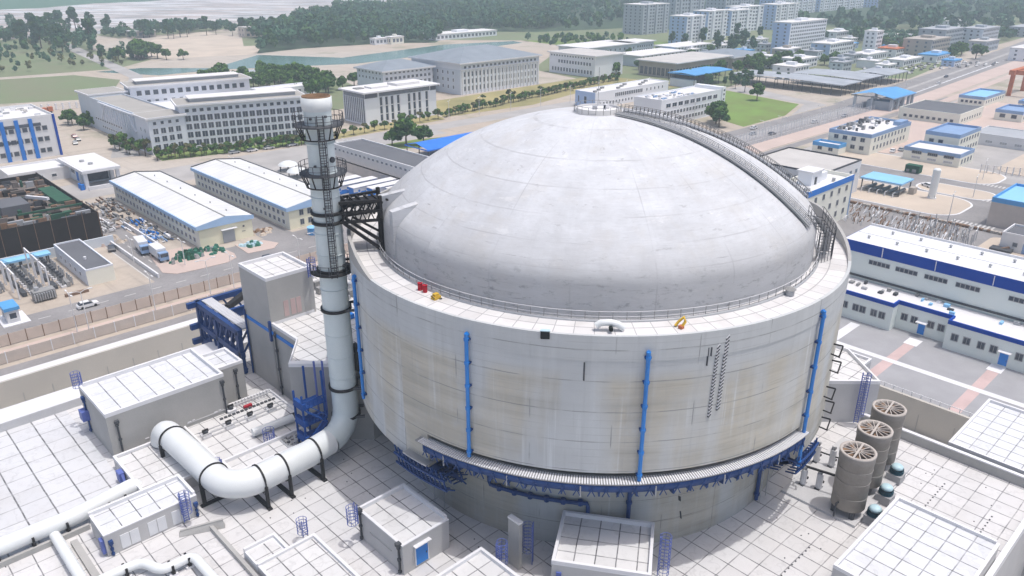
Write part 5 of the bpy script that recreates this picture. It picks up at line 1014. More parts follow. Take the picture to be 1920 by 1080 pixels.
# distant hills
def hill(pts, h, m, name):
    b = MB(); n = len(pts); top = []
    v = []; g = np.random.default_rng(3)
    for i,(x0,y0,x1,y1) in enumerate(pts):
        for k in range(7): t = k/6; v.append((x0+(x1-x0)*t, y0+(y1-y0)*t, h*math.sin(math.pi*t)**1.3*(0.65+0.35*math.sin(i*1.3)+0.2*g.uniform(-1,1))*min(1,i/2,(n-1-i)/2)-1))
    b.add(v,[(i*7+k,(i+1)*7+k,(i+1)*7+k+1,i*7+k+1) for i in range(n-1) for k in range(6)],m,True); return struct(name,b)
hill([(2200+i*260-700,3300-i*240,2900+i*330-900,4300-i*300) for i in range(14)],45,'leaf_far','hills')
hill([(-900+i*170,1330+i*12,-700+i*250,2700+i*60) for i in range(10)],40,'leaf_far','hills')

# ================================================================== BUILDINGS BEHIND THE PLANT
def warehouse(name, label, X0, Y0, Lx, Ly, h, rise, windows):
    t = thing(name, label, 'warehouse', (X0,Y0,0)); b = MB(); b.box(0,Lx,0,Ly,0,h-0.9,'cream_wall')
    b.quad([(0,-0.001,h-0.9),(Lx,-0.001,h-0.9),(Lx/2,-0.001,h+rise-0.2)],'yellow_wall'); b.quad([(0,-0.002,0),(Lx,-0.002,0),(Lx,-0.002,h-0.9),(0,-0.002,h-0.9)],'yellow_wall'); b.build('wall', t, world=False)
    b = MB(); e = 0.5; b.add([(-e,-e,h),(Lx/2,-e,h+rise),(Lx/2,Ly+e,h+rise),(-e,Ly+e,h),(Lx+e,-e,h),(Lx+e,Ly+e,h)],[(0,1,2,3),(1,4,5,2)],'hall_roof'); b.build('roof', t, world=False)
    b = MB(); b.bar((Lx/2,-e,h+rise+0.05),(Lx/2,Ly+e,h+rise+0.05),0.35,'gear_grey',0.15); b.bar((Lx+e,-e,h+0.05),(Lx+e,Ly+e,h+0.05),0.4,'dark_steel',0.3); b.bar((-e,Ly+e,h+0.1),(Lx/2,Ly+e,h+rise+0.1),0.4,'dark_steel',0.4); b.bar((Lx/2,Ly+e,h+rise+0.1),(Lx+e,Ly+e,h+0.1),0.4,'dark_steel',0.4); b.build('ridge_cap', t, world=False)
    b = MB(); b.box(-e-0.35,-e+0.05,-e,Ly+e,h-1.0,h+0.02,'gutter_blue'); b.add([(-e-0.35,-e-0.06,h-1.0),(Lx+e,-e-0.06,h-1.0),(Lx+e,-e-0.06,h+0.1),(Lx/2,-e-0.06,h+rise+0.1),(-e-0.35,-e-0.06,h+0.1)],[(0,1,2,3,4)],'gutter_blue'); b.build('fascia', t, world=False)
    pl = [(0,q,z,'L') for z in (3.6,1.2) for q in row(22,2,Ly-2)]; add_windows(t,pl,1.35,1.2,'glass_dark','frame_white',1)
    for i in range(6): b = MB(); y = 6+i*10.5; b.cyl(Lx*0.72,y,h+rise*0.5,h+rise*0.5+0.6,0.2,'galv',8); b.build('roof_vent', t, world=False)
    return t
t = warehouse('warehouse','long white roofed warehouse with a yellow gable and a grey roller door',4.6,141.3,15.2,65.8,6.3,1.3,1)
b = MB(); b.box(6.4,9.8,-0.14,0,0.1,3.6,'roof_grey2'); b.box(5.9,10.4,-1.2,0,3.9,4.05,'coping'); b.build('roller_door', t, world=False)
b = MB(); b.box(12.4,12.9,-0.1,0,3.4,3.9,'glass_dark'); b.box(12,13,-0.1,0,2.2,2.3,'glass_dark'); b.build('window', t, world=False)
t = warehouse('warehouse','second long white roofed warehouse partly hidden by the stack',30.0,139.0,16.8,65,6.7,1.3,1)
add_windows(t,[(x,0,z,'F') for z in (1.0,3.8) for x in (4.0,6.6,9.6,12.6)],1.1,1.5,'glass_dark','frame_grey',1)
building('storage_hall','long hall with a dark grey roof and small windows left of the dome',84.5,118,13.5,86,6.8,'white_wall','dark_roof',parapet=0.5,pt=0.4,wins=[('L',30,[4.6],1.3,0.8,1,1,'glass_grey','frame_white',1)])
building('boundary_wall','long beige wall below the dark roofed storage hall',79,112,1.0,92,3.4,'tan_panel','coping',cat='wall',parapet=0.0)
# office complex
t = building('office_block','five storey pale grey office block with rows of square windows left of the stack',50.5,262.5,51,17,18.2,'office_wall','greenish_roof',rz=rad(-15.5),over=1.2,wins=[('F',17,[1.4,4.7,8.0,11.3],2.1,2.3,1.5,1.5,'glass_dark','frame_white',1),('L',3,[2,5.2,8.5,11.8],1.4,1.8,2,4,'glass_grey','frame_white',1),('F',17,[15.0],1.5,1.3,1.5,1.5,'glass_dark','frame_white',0)])
b = MB(); b.box(5,48,4,13,18.22,19.6,'roof_grey2'); b.box(4.4,48.6,3.4,13.6,19.6,19.9,'white_flat'); b.build('attic', t, world=False)
building('office_stub','lower four storey stub at the left end of the office block',37.0,261.0,14.5,14,14.8,'office_wall','greenish_roof',over=0.9,wins=[('F',4,[1.8,5.0,8.2],1.9,2.1,1,1.5,'glass_dark','frame_white',1),('F',4,[11.8],1.2,1.2,1,1.5,'glass_dark','frame_white',0),('L',2,[2,5.2,8.5],0.8,1.5,2,3,'glass_grey','frame_white',0)])
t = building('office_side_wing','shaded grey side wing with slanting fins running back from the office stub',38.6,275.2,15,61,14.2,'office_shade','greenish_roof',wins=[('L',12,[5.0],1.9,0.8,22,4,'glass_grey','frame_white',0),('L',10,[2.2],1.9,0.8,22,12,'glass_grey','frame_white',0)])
b = MB()
for i in range(14): y = 6+i*2.9; b.box(-0.4,0,y,y+0.7,6.2,13.0,'office_wall')
b.box(-0.7,0,4.6,48,13.0,13.6,'office_wall'); b.bar((-0.35,46,6.2),(-0.35,40,13),0.7,'office_wall'); b.bar((-0.35,5,6.2),(-0.35,11,13),0.7,'office_wall'); b.build('fin_screen', t, world=False)
t = building('office_rear_wing','rear wing of the office complex with a long dark window band',56.5,335,56,17,17.2,'office_wall','greenish_roof',rz=rad(-10),over=1.2,wins=[('F',14,[12.6],2.2,2.2,2,2,'glass_dark','frame_white',0),('F',14,[8.6],1.6,1.8,2,2,'glass_grey','frame_white',0)])
b = MB(); b.box(4,52,4,13,17.22,18.6,'roof_grey2'); b.box(3.4,52.6,3.4,13.6,18.6,18.9,'white_flat'); b.build('attic', t, world=False)
building('office_rear_pavilion','grey roofed pavilion at the far left corner of the office complex',39,337,16,17,15.2,'office_shade','greenish_roof',over=1.0,wins=[('F',6,[11.0],1.5,1.4,1,1,'glass_dark','frame_white',0)])
building('courtyard_roof','low white roof filling the courtyard of the office complex',54,280,40,52,9.5,'office_wall','white_flat')
building('riverside_house','low white building with dark roof strips behind the office block near the channel',126,345,34,12,7,'white_block','white_flat',wins=[('F',9,[3.6],1.6,1.6,1,1,'glass_grey','frame_white',0)])
building('riverside_shed','long pale shed nearest the channel behind the office block',150,425,44,12,6,'white_block','roof_grey2')
# the building of tall slits
t = building('slit_building','cubic white building with tall dark slit windows and a broad white roof slab',133.0,253.5,42,18.5,15.4,'white_block','white_flat',over=1.6)
b = MB()
for x in (8.2,11.4,14.6,18.2,24.6,27.8,31.0,35.4): b.box(x,x+1.25,-0.06,0.02,1.2,12.2,'glass_dark'); b.box(x+1.25,x+1.6,-0.35,0.02,0.8,12.5,'coping'); b.box(x,x+1.25,-0.09,0.02,4.2,4.6,'coping'); b.box(x,x+1.25,-0.09,0.02,8.0,8.4,'coping')
b.box(0,7.0,-0.1,0.02,12.4,14.7,'glass_dark'); b.box(8,38,-0.1,0.02,12.6,14.7,'glass_grey'); b.box(38.5,42,-0.1,0.02,12.4,14.7,'glass_dark'); b.build('slit_window', t, world=False)
b = MB()
for i in range(11): y = 0.8+i*1.6; b.box(-0.06,0.02,y,y+1.0,0.8,12.2,'glass_grey'); b.box(-0.3,0.02,y+1.0,y+1.4,0.8,12.4,'office_wall')
b.box(-0.1,0.02,0.3,18,12.4,14.7,'glass_grey'); b.build('side_window', t, world=False)
b = MB(); b.box(8,18,6,12,15.42,16.2,'white_flat'); b.box(22,36,5,13,15.42,16.6,'white_flat'); b.box(2,6,9,13,15.42,15.9,'gear_grey'); b.build('roof_plant', t, world=False)
def hip(t, Lx, Ly, h, rise, over, m, flat=0.5):
    b = MB(); o = over; k = min(Lx,Ly)*flat; v = [(-o,-o,h),(Lx+o,-o,h),(Lx+o,Ly+o,h),(-o,Ly+o,h),(k,k,h+rise),(Lx-k,k,h+rise),(Lx-k,Ly-k,h+rise),(k,Ly-k,h+rise)]
    b.add(v,[(0,1,5,4),(1,2,6,5),(2,3,7,6),(3,0,4,7),(4,5,6,7),(0,3,2,1)],m); b.box(-o-0.1,Lx+o+0.1,-o-0.1,-o,h-0.7,h+0.1,'coping'); b.box(-o-0.1,-o,-o,Ly+o,h-0.7,h+0.1,'coping'); return b.build('roof', t, world=False)
def hip_building(name, label, X0, Y0, Lx, Ly, h, rise, wins, wall='office_wall'):
    t = thing(name, label, 'building', (X0,Y0,0)); b = MB(); b.box(0,Lx,0,Ly,0,h,wall); b.build('wall', t, world=False); hip(t,Lx,Ly,h,rise,1.4,'grey_roof',0.48)
    lim = 100
    for spec in wins:
        face, n, zs, wd, ht, m0, m1 = spec; pl = [((q,0,z,'F') if face == 'F' else (0,q,z,'L')) for z in zs for q in row(n,m0,(Lx if face == 'F' else Ly)-m1)]; add_windows(t,pl,wd,ht,'glass_dark','frame_white',1,limit=max(0,lim)); lim -= len(pl)
    return t
t = hip_building('canteen_hall','wide building with a blue grey hipped roof and white window columns behind the dome',223,291.5,64,46,17.8,6.0,[('F',20,[2.0,6.0,10.0],1.8,2.6,2,2),('F',18,[14.6],1.6,1.3,2,2),('L',8,[3,7,11],1.2,1.8,4,4)])
b = MB()
for i in range(22): x = 1.2+i*2.93; b.box(x-0.3,x+0.3,-0.5,0,0,13.6,'coping')
b.box(0,64,-0.6,0,13.6,14.2,'coping'); b.build('pilaster', t, world=False); b = MB(); b.box(-0.02,0.0,0,46,0,14,'office_shade'); b.build('side_cladding', t, world=False)
hip_building('round_hall','squat building with a low grey hipped roof left of the wide one',184,312,35,26,15.0,4.0,[('F',11,[9.8],1.6,1.5,1,1),('F',11,[12.9],1.3,0.9,1,1),('L',7,[9.8,12.9],1.2,1.2,1,1),('F',9,[2.5,6.2],1.6,2.0,6,1)])
building('conference_block','plain pale block with a flat overhanging roof right of the wide hipped building',333.5,285.5,29,41.5,14.0,'white_block','flat_roof',over=1.2,wins=[('L',12,[7.2],1.6,2.0,3,8,'glass_grey','frame_white',0),('L',14,[1.8],1.6,2.4,2,2,'glass_grey','frame_white',0),('L',16,[11.4],1.2,1.0,1,1,'glass_grey','frame_white',0)])
for nm, lb, X, Y, Lx, Ly, h in (('low_office','low white roofed building behind the plain pale block',398,349,62,30,10),('low_office','second low white roofed building farther right behind the plain pale block',452,352,34,20,10),('workshop','low pale roofed workshop right of the plain pale block',400,300,55,22,8),('workshop','long grey white workshop roof before the far trees',470,318,48,20,8)):
    building(nm,lb,X,Y,Lx,Ly,h,'office_shade','white_flat',over=1.5,wins=[('F',10,[2.5,5.5],1.6,1.6,2,2,'glass_grey','frame_white',0)])
t = building('laboratory','long white two storey building with a pale blue end wall just behind the dome top',245.2,209,64,14,8.2,'white_block','white_flat',parapet=0.6,wins=[('F',15,[4.6],1.1,1.9,16,24,'glass_dark','frame_white',0),('F',5,[4.9],0.9,1.4,42,4,'glass_dark','frame_white',0),('F',22,[1.4],1.1,1.3,3,3,'glass_grey','frame_white',0)])
b = MB(); b.box(-0.06,0.0,0,14,0,8.2,'paleblue_wall'); b.box(-0.12,-0.06,6.0,7.6,2.2,5.6,'glass_dark'); b.box(-0.12,-0.06,11.2,11.8,2.6,5.6,'glass_grey'); b.build('end_wall', t, world=False)
b = MB()
for i in range(9): b.box(3+i*6.4,5+i*6.4,3+(i%3)*3,4.4+(i%3)*3,7.66,8.6,'gear_grey')
tag(b.build('roof_units', t, world=False), kind='stuff')
t = building('classroom_block','white three storey building with open window rows and a slim end tower',230,156,50,16,12.4,'white_block','white_flat',parapet=0.8,wins=[('F',9,[8.4],3.4,1.8,3,3,'glass_dark','frame_white',1),('F',18,[5.0],1.6,1.6,2,2,'glass_dark','frame_white',1),('F',18,[1.6],1.6,1.6,2,2,'glass_dark','frame_white',1)])
b = MB(); b.box(50,53,-0.6,16,0,13.2,'white_block')
for z in (2,4.4,6.8,9.2,11.2): b.box(51.0,52.2,-0.66,-0.6,z,z+0.9,'glass_dark')
b.build('end_tower', t, world=False)
b = MB()
for i in range(60): x = random.uniform(1,30); y = random.uniform(1,14); b.box(x,x+1.2,y,y+0.8,11.7,11.9+random.random()*0.6,random.choice(['galv','coping','slate_blue']))
tag(b.build('roof_pipes', t, world=False), kind='stuff')
def canopy(name, label, X0, Y0, Lx, Ly, h, m, posts=5, rise=0.6, cat='shed', extra=None, post='dark_steel'):
    t = thing(name, label, cat, (X0,Y0,0)); b = MB(); b.add([(-0.4,-0.4,h),(Lx+0.4,-0.4,h),(Lx+0.4,Ly/2,h+rise),(-0.4,Ly/2,h+rise),(Lx+0.4,Ly+0.4,h),(-0.4,Ly+0.4,h)],[(0,1,2,3),(3,2,4,5)],m); b.box(-0.4,Lx+0.4,-0.45,-0.35,h-0.5,h,m); b.box(-0.45,-0.35,-0.4,Ly+0.4,h-0.5,h,m); b.build('roof', t, world=False)
    n = max(2,int(Lx/6)+1)
    for y in ([0.2,Ly-0.2] if Ly < 25 else [0.2,Ly/2,Ly-0.2]):
        for i in range(n): x = 0.2+(Lx-0.4)*i/(n-1); b = MB(); b.box(x-0.15,x+0.15,y-0.15,y+0.15,0,h,post); b.build('post', t, world=False)
    if Ly > 20:
        for i in range(1,int(Ly/6)): y = 0.2+(Ly-0.4)*i/int(Ly/6); b = MB(); b.box(0.05,0.35,y-0.15,y+0.15,0,h,post); b.build('post', t, world=False)
    return t
t = canopy('canopy_shed','shed with a bright blue pitched roof beside the long white laboratory',341,213,41,19,8.0,'roof_blue'); b = MB(); b.box(0.5,4,1,18,0,4.6,'office_wall'); b.box(4,40,17,18.5,0,7,'dark_steel'); b.build('wall', t, world=False)
t = building('exhibition_hall','broad flat roofed hall on dark columns behind the blue roofed shed',368,246,64,30,10.2,'tan_block','flat_roof',over=2.0,wins=[('F',18,[1.0],2.6,5.0,1,1,'glass_dark','tan_panel',1),('L',8,[1.0],2.6,5.0,1,1,'glass_dark','tan_panel',1)])
t = hip_building('depot','pale grey hipped roof depot behind the broad flat roofed hall',432,243,42,36,9.0,3.0,[],wall='tan_block')
canopy('parking_shed','broad grey parking shed roof on posts beyond the lawn',378,138.5,24,72,6.2,'shed_roof'); canopy('parking_shed','second grey parking shed roof on posts behind the first',406,140,30,44,6.4,'shed_roof'); canopy('parking_shed','small grey parking shed roof nearest the highway',440,138,30,22,6.2,'shed_roof')
t = thing('gate_house','gate house with a sloping bright blue roof beside the highway','gate house',(350.5,100,0)); b = MB(); b.add([(-2,-2,6.6),(28,-2,6.6),(28,9,8.6),(-2,9,8.6),(28,20,6.6),(-2,20,6.6)],[(0,1,2,3),(3,2,4,5)],'roof_blue'); b.box(-2,28,-2.1,-2,6.0,6.6,'slate_blue'); b.box(-2.1,-2,-2,20,6.0,6.6,'gear_grey'); b.build('roof', t, world=False)
b = MB(); b.box(0,6,0,12,0,4.4,'grey_block'); b.box(8,22,2,9,0,4.4,'grey_block'); b.build('wall', t, world=False)
for x, y in ((-1,-1),(7,-1),(14,-1),(21,-1),(26,-1),(-1,9),(-1,18),(26,18)): b = MB(); b.box(x-0.6,x+0.6,y-0.6,y+0.6,0,6.6,'grey_block'); b.build('column', t, world=False)
add_windows(t,[(9.5+i*2.4,2,1.2,'F') for i in range(5)],1.4,2.0,'glass_dark','frame_white',0)
# blue trimmed works buildings on the right
def works(name, label, X0, Y0, Lx, Ly, h, wins, band='slate_blue', wall='cream_wall', roof='white_flat'): return building(name,label,X0,Y0,Lx,Ly,h,wall,roof,band=band,parapet=0.9,wins=wins)
t = works('works_office','white two storey works building with blue roof trim and a cluttered roof',243.5,64,39,17.5,8.4,[('L',4,[1.8,5.0],1.6,1.4,1.5,1.5,'glass_dark','frame_grey',1),('F',10,[1.8,5.0],1.0,1.5,2,4,'glass_grey','frame_grey',0)])
b = MB()
for i in range(46): x = random.uniform(1,37); y = random.uniform(6,16.4); b.box(x,x+random.uniform(0.5,2),y,y+random.uniform(0.5,1.4),7.5,8.0+random.random()*1.5,random.choice(['coping','gear_grey','dark_steel','galv']))
b.box(30,38,1,4,7.55,9.2,'slate_blue'); tag(b.build('roof_units', t, world=False), kind='stuff')
works('works_lodge','small white lodge with blue trim at the left end of the works building',234.6,72.5,6.5,11,4.2,[('L',2,[1.4],1.6,1.2,1,1,'glass_dark','frame_grey',1)],band='roof_blue')
building('stores_hall','low cream hall with a dark grey roof behind the works building',334,61,32,28,5.4,'cream_wall','dark_roof',parapet=0.35,wins=[('L',9,[1.4],1.3,1.1,2,2,'glass_dark','frame_grey',0),('F',8,[1.6],1.0,1.2,2,2,'glass_grey','frame_grey',0)])
t = works('control_house','low cream building with a slate blue roof edge and barred window groups',247.5,32,15,20.5,5.2,[('L',3,[3.0],3.4,1.0,1,2,'glass_dark','frame_grey',4),('L',3,[1.2],3.0,0.7,1,2,'galv','frame_white',4),('F',4,[1.2],1.2,1.6,1,1,'glass_grey','frame_grey',0)])
works('control_block','taller blue roofed block behind the low barred building',266,39,24,13,8.8,[('L',2,[4.6],1.6,1.2,5,1,'glass_dark','frame_grey',0),('F',7,[1.6,5.2],1.2,1.4,1,1,'glass_grey','frame_grey',0)],roof='slate_blue')
works('pump_house','white building with a pale blue pitched roof line near the top of the works area',398,70,33,13,5.2,[('L',5,[1.6],1.2,1.1,1,1,'glass_dark','frame_grey',0),('F',8,[1.8],1.0,1.2,1,1,'glass_grey','frame_grey',0)],roof='sky_sheet')
works('switch_house','blue roofed house cut by the right edge behind the works yard',364,43,20,12,5.2,[('L',2,[1.6],2.2,1.6,1,1,'glass_dark','frame_grey',0),('F',4,[1.6],2.2,1.6,1,1,'glass_dark','frame_grey',0)],roof='slate_blue')
works('valve_house','small house with pale roof at the right edge beyond the blue roofed house',404,46,20,10,4.6,[('L',2,[1.4],1.4,1.2,1,1,'glass_dark','frame_grey',0)],roof='sky_sheet')
t = building('long_store','long low grey white store with a panelled wall at the right edge',298,-30,20,74,4.8,'white_wall','roof_grey2',parapet=0.4,wins=[('L',12,[1.2],2.6,1.0,4,4,'galv','frame_white',2)]); door(t,0,24,0.1,2.6,3.2,'L','slate_blue')
t = building('plant_house','white house with a blue door and a dark roof at the right edge',160.5,-30,10,22.6,5.0,'white_wall','dark_roof',parapet=0.6,wins=[('L',1,[1.6],1.0,1.0,17.5,2,'glass_grey','frame_grey',0)]); door(t,0,16.2,0.1,2.0,2.8,'L','slate_blue')
b = MB(); b.box(-3.4,-0.4,19,24,0.1,1.0,'dark_steel'); b.bar((-3,23,0.2),(-0.6,20,1.2),0.6,'brown_gear'); b.build('pipe_heap', t, world=False)
t = building('tall_house','tall beige and blue house cut off by the right edge',181,-40,22,42,8.5,'tan_panel','sky_sheet',parapet=0.8,band='roof_blue')
# the lab block behind the drum on the right
t = building('laboratory_block','white four storey block with a royal blue parapet just right of the dome',130.5,33.6,28,11,13.2,'cream_wall','white_flat',parapet=1.1,pt=0.45,wins=[('F',5,[2.2,5.6,9.2],1.1,1.5,2.5,1.5,'glass_dark','frame_grey',1),('L',3,[2.2,5.6,9.2],1.1,1.5,2,1,'glass_dark','frame_grey',1)])
b = MB(); b.box(-0.14,28.14,-0.14,-0.03,11.6,13.3,'bright_blue'); b.box(-0.14,-0.03,-0.03,11.1,11.6,13.3,'bright_blue'); b.box(27.4,28.12,-0.1,-0.03,0,11.6,'slate_blue'); b.build('parapet_band', t, world=False)
b = MB(); b.box(10,16,4.4,8.6,12.1,15.8,'white_block'); b.box(9.6,16.4,4.0,9.0,15.8,16.3,'coping'); b.box(12,13.2,4.3,4.4,12.3,14.4,'dark_steel'); b.build('roof_house', t, world=False); b = MB(); b.box(17,21,5,9,12.1,14.6,'white_block'); b.build('lift_house', t, world=False)
for x, y, r, h in ((20,2.4,0.5,13.2),(6,6.8,0.7,13.0),(5,3,0.9,12.9)): b = MB(); b.cyl(x,y,12.1,h,r,'galv',10); b.build('roof_tank', t, world=False)
building('archive_block','block with a plain grey roof behind the royal blue trimmed block',161,44,27,26,11.2,'white_wall','flat_roof',parapet=0.5,cope='dark_steel',wins=[('L',8,[7.6],1.3,1.2,1,1,'glass_grey','frame_grey',0),('F',6,[7.2],1.3,1.2,1,1,'glass_grey','frame_grey',0)])
# open shelter, tank and container in the sandy plots
t = canopy('open_shelter','open shelter with a sky blue sheet roof over grey pipework',191.5,31.5,9.5,12.8,4.6,'sky_sheet',rise=0.0,post='dark_steel'); b = MB()
for i in range(5): b.tube([(1.0,1.5+i*2.4,0.8),(8.4,1.5+i*2.4,0.9)],0.55,'gear_grey',10)
b.box(6,8.8,-2.4,-0.6,0,2.4,'tan_block'); b.box(-0.3,0,0,12.6,0.9,1.0,'dark_steel'); b.build('pipework', t, world=False)
for i in range(5): b = MB(); b.box(-2.2,-1.9,1+i*2.6,1.3+i*2.6,0,1.6,'coping'); b.box(-2.2,0,1+i*2.6,1.3+i*2.6,1.5,1.6,'coping'); b.build('stand', t, world=False)
b = MB(); b.cyl(198,23.5,0.3,9.6,1.15,'white_paint',24); b.lathe([(1.15,9.6),(0.9,10.0),(0.02,10.2)],'white_paint',24,c=(198,23.5)); b.cyl(198,23.5,0.1,0.5,1.4,'coping',20)
for a in (0,2.1,4.2): b.box(198+1.1*math.cos(a)-0.1,198+1.1*math.cos(a)+0.1,23.5+1.1*math.sin(a)-0.1,23.5+1.1*math.sin(a)+0.1,0.1,1.4,'galv')
tag(b.build('storage_tank', None, (198,23.5,0)), 'slim upright white storage tank beside the sky blue shelter', 'tank')
t = thing('green_container','dark green container on the sandy plot behind the white tank','container',(228.5,39.2,0.16)); b = MB(); b.box(227,230.2,38.6,43.6,0.3,2.9,'container_green')
for i in range(10): b.box(226.95,227,38.7+i*0.5,38.9+i*0.5,0.4,2.8,'net_green')
b.build('shell', t); b = MB(); b.box(226.9,227,39.6,41.0,0.4,1.6,'gear_grey'); b.box(226.9,227,42,43,0.5,1.4,'gear_grey'); b.build('machine', t)
b = MB()      # steelwork of the switchyard behind the turbine hall
for i in range(420):
    x = random.uniform(153,172); y = random.uniform(2,46); h = random.uniform(0.4,1.6); b.bar((x,y,0.1),(x+random.uniform(-0.3,2.6),y+random.uniform(-0.4,0.4),h),random.uniform(0.12,0.3),random.choice(['gear_grey','galv','coping','brown_gear','coping','rust']))
for i in range(46): x = random.uniform(152,168); y = random.uniform(-2,18); b.bar((x,y,0),(x,y,random.uniform(2,5)),0.18,'galv')
tag(b.build('steel_rows', None, (162,22,0)), 'rows of short steel frames on the ground behind the turbine hall', 'steelwork', kind='stuff')
b = MB()
for i in range(70): y = 60-i*0.95; b.box(173.6,174.8,y-8,y-7.2,0.1,0.7,random.choice(['brown_gear','rust','tan_block']))
tag(b.build('block_row', None, (174,20,0)), 'row of brown blocks along the sandy plot behind the turbine hall', 'blocks', kind='stuff')
# far village and apartment blocks
def far_block(label, X, Y, Lx, Ly, h, wall='white_block', side='paleblue_wall', n=8, fl=6, name='apartment_block', balc=True, roof='white_flat'):
    t = thing(name, label, 'building', (X,Y,0)); b = MB(); b.box(0,Lx,0,Ly,0,h,wall); b.box(-0.2,0,0,Ly,0,h,side); b.build('wall', t, world=False)
    b = MB(); b.box(-0.4,Lx+0.4,-0.4,Ly+0.4,h,h+0.8,roof); b.box(Lx*0.4,Lx*0.6,Ly*0.3,Ly*0.7,h+0.8,h+2.6,wall); b.build('roof', t, world=False)
    b = MB(); fh = h/fl
    for k in range(fl):
        for q in row(n,1,Lx-1): b.box(q-Lx/n*0.28,q+Lx/n*0.28,-0.1,0.05,k*fh+fh*0.3,k*fh+fh*0.8,'glass_grey')
        for q in row(max(2,int(Ly/6)),1,Ly-1): b.box(-0.3,-0.15,q-0.8,q+0.8,k*fh+fh*0.3,k*fh+fh*0.75,'glass_grey')
    tag(b.build('window_rows', t, world=False), kind='stuff')
    if balc:
        b = MB()
        for q in row(max(2,n//3),0,Lx): b.box(q-1.6,q+1.6,-1.4,0,0,h+0.6,wall)
        b.build('bay', t, world=False)
    return t
far_block('tall grey white apartment block at the left of the far group',612,461,44,26,29,'grey_block','grey_block',9,9); far_block('tall apartment block second from the left of the far group',692,478,56,22,36,'grey_block','grey_block',10,9)
far_block('nearest white apartment block with a pale blue end wall in the far group',561,372,30,19,24,n=6,fl=8); far_block('white apartment block right of the nearest pale blue ended one',612,383,34,18,26,n=6,fl=8); far_block('white apartment block in the middle of the far group with balcony rows',668,392,40,18,24,n=8,fl=7); far_block('white apartment block behind the middle of the far group',716,410,46,20,25,n=8,fl=7); far_block('pale apartment block farthest right of the far group',768,398,50,20,26,n=9,fl=8)
t = far_block('white hotel slab with a pale blue end wall and dense window grid',545,262,62,15,25,n=16,fl=9,name='hotel',balc=False); 
far_block('long white slab block at the very top right of centre',985,520,120,24,40,n=22,fl=10); far_block('second white slab block along the top edge',1120,520,150,24,36,n=22,fl=9); far_block('grey terraced block left of the long white slab',860,520,70,30,26,'grey_block','grey_block',10,6); far_block('low grey block along the top edge beside the long slab',1290,505,70,24,24,n=10,fl=6,wall='grey_block')
far_block('slim white tower house among the village houses',590,211,12,10,19,n=3,fl=6,side='white_block',name='tower_house',balc=False)
vg = [('white school block with a flat roof left of the slim tower',556,232,42,16,10,'white_block','paleblue_wall','white_flat'),('pink grey house below the white hotel',520,250,24,12,7,'tan_block','tan_block','white_flat'),('red roofed white house right of the slim tower',596,196,24,16,6,'white_block','white_block','orange_paint'),('shed with a violet blue roof among the village houses',582,160,34,14,5,'white_block','white_block','roof_blue'),('tan four storey block behind the violet blue roof',612,176,40,22,13,'tan_block','tan_block','tan_block'),('grey six storey block right of the tan block',668,186,44,22,17,'grey_block','grey_block','roof_grey2'),('second grey block with small windows right of the tan block',716,172,44,18,16,'grey_block','office_shade','roof_grey2'),('low grey building before the grey blocks',690,160,34,14,8,'grey_block','grey_block','flat_roof'),('white house near the highway at the upper right',640,112,38,16,9,'white_block','white_block','white_flat'),('white villa cut off by the right edge near the highway',676,110,36,18,10,'white_block','white_block','white_flat'),('pale roofed pavilion behind the slim tower',660,232,60,18,8,'white_block','white_block','white_flat'),('white pavilion roof left of the slim tower top',690,290,40,16,8,'white_block','white_block','white_flat'),('white house with pale roof in the wood at the top right',905,262,50,22,9,'white_block','white_block','white_flat'),('long pale wall house in the wood near the right edge',870,176,90,18,9,'white_block','grey_block','roof_grey2'),('low white market hall before the slim tower',548,198,36,14,5,'white_block','white_block','white_flat'),('low white market hall beside the parked cars',540,168,34,12,4,'white_block','white_block','white_flat'),('small white house left of the parking sheds roofs',432,196,20,16,6,'white_block','white_block','white_flat'),('small pale house right of the depot',474,214,26,16,6,'white_block','white_block','white_flat')]
for lb, X, Y, Lx, Ly, h, wl, sd, rf in vg: far_block(lb,X,Y,Lx,Ly,h,wl,sd,max(3,int(Lx/4)),max(1,int(h/3)),name='house',balc=False,roof=rf)
far_block('pale salmon house at the wood edge on the far bank',300,718,42,14,9,'tan_panel','tan_panel',8,2,name='house',balc=False,roof='flat_roof'); far_block('small white house beside the wood on the far bank',352,566,14,8,5,'white_block','white_block',3,1,name='house',balc=False); far_block('small cream house right of the small white one on the far bank',366,560,14,9,6,'cream_wall','cream_wall',3,1,name='house',balc=False); far_block('long white greenhouse shed on the far bank of the channel',418,560,80,22,5,'white_block','white_block',16,1,name='shed',balc=False); far_block('pale hut among the trees by the country road',215,790,24,14,6,'tan_block','tan_block',4,1,name='house',balc=False)
g_ = random.Random(17)
hk = [('small white flat roofed village house among the trees beyond the highway','white_block','white_block','white_flat'),('small grey village house among the trees beyond the highway','grey_block','office_shade','roof_grey2'),('small blue roofed village shed among the trees beyond the highway','white_block','paleblue_wall','roof_blue')]
hp = []
for k, (lb, wl, sd_, rf) in enumerate(hk): hp.append(far_block(lb,(470,500,566)[k],(262,196,142)[k],14,9,(5,6,4)[k],wl,sd_,3,2,name='house',balc=False,roof=rf)); hp[-1]['group'] = ('white village houses','grey village houses','blue roofed village sheds')[k]
taken = [(470,262),(500,196),(566,142)]+[(X+Lx/2,Y+Ly/2) for lb,X,Y,Lx,Ly,h,wl,sd_,rf in vg]
for i in range(400):
    x, y = g_.uniform(455,720), g_.uniform(140,330)
    if y < 118+(x-430)*0.12+30 or min(math.hypot(x-a,y-c) for a,c in taken) < 24 or 540 < x < 610 and 255 < y < 285: continue
    taken.append((x,y)); dup(hp[g_.choice([0,0,1,1,2])],(x,y,0),g_.choice([0,0,1.57]))
    if len(taken) > 56: break
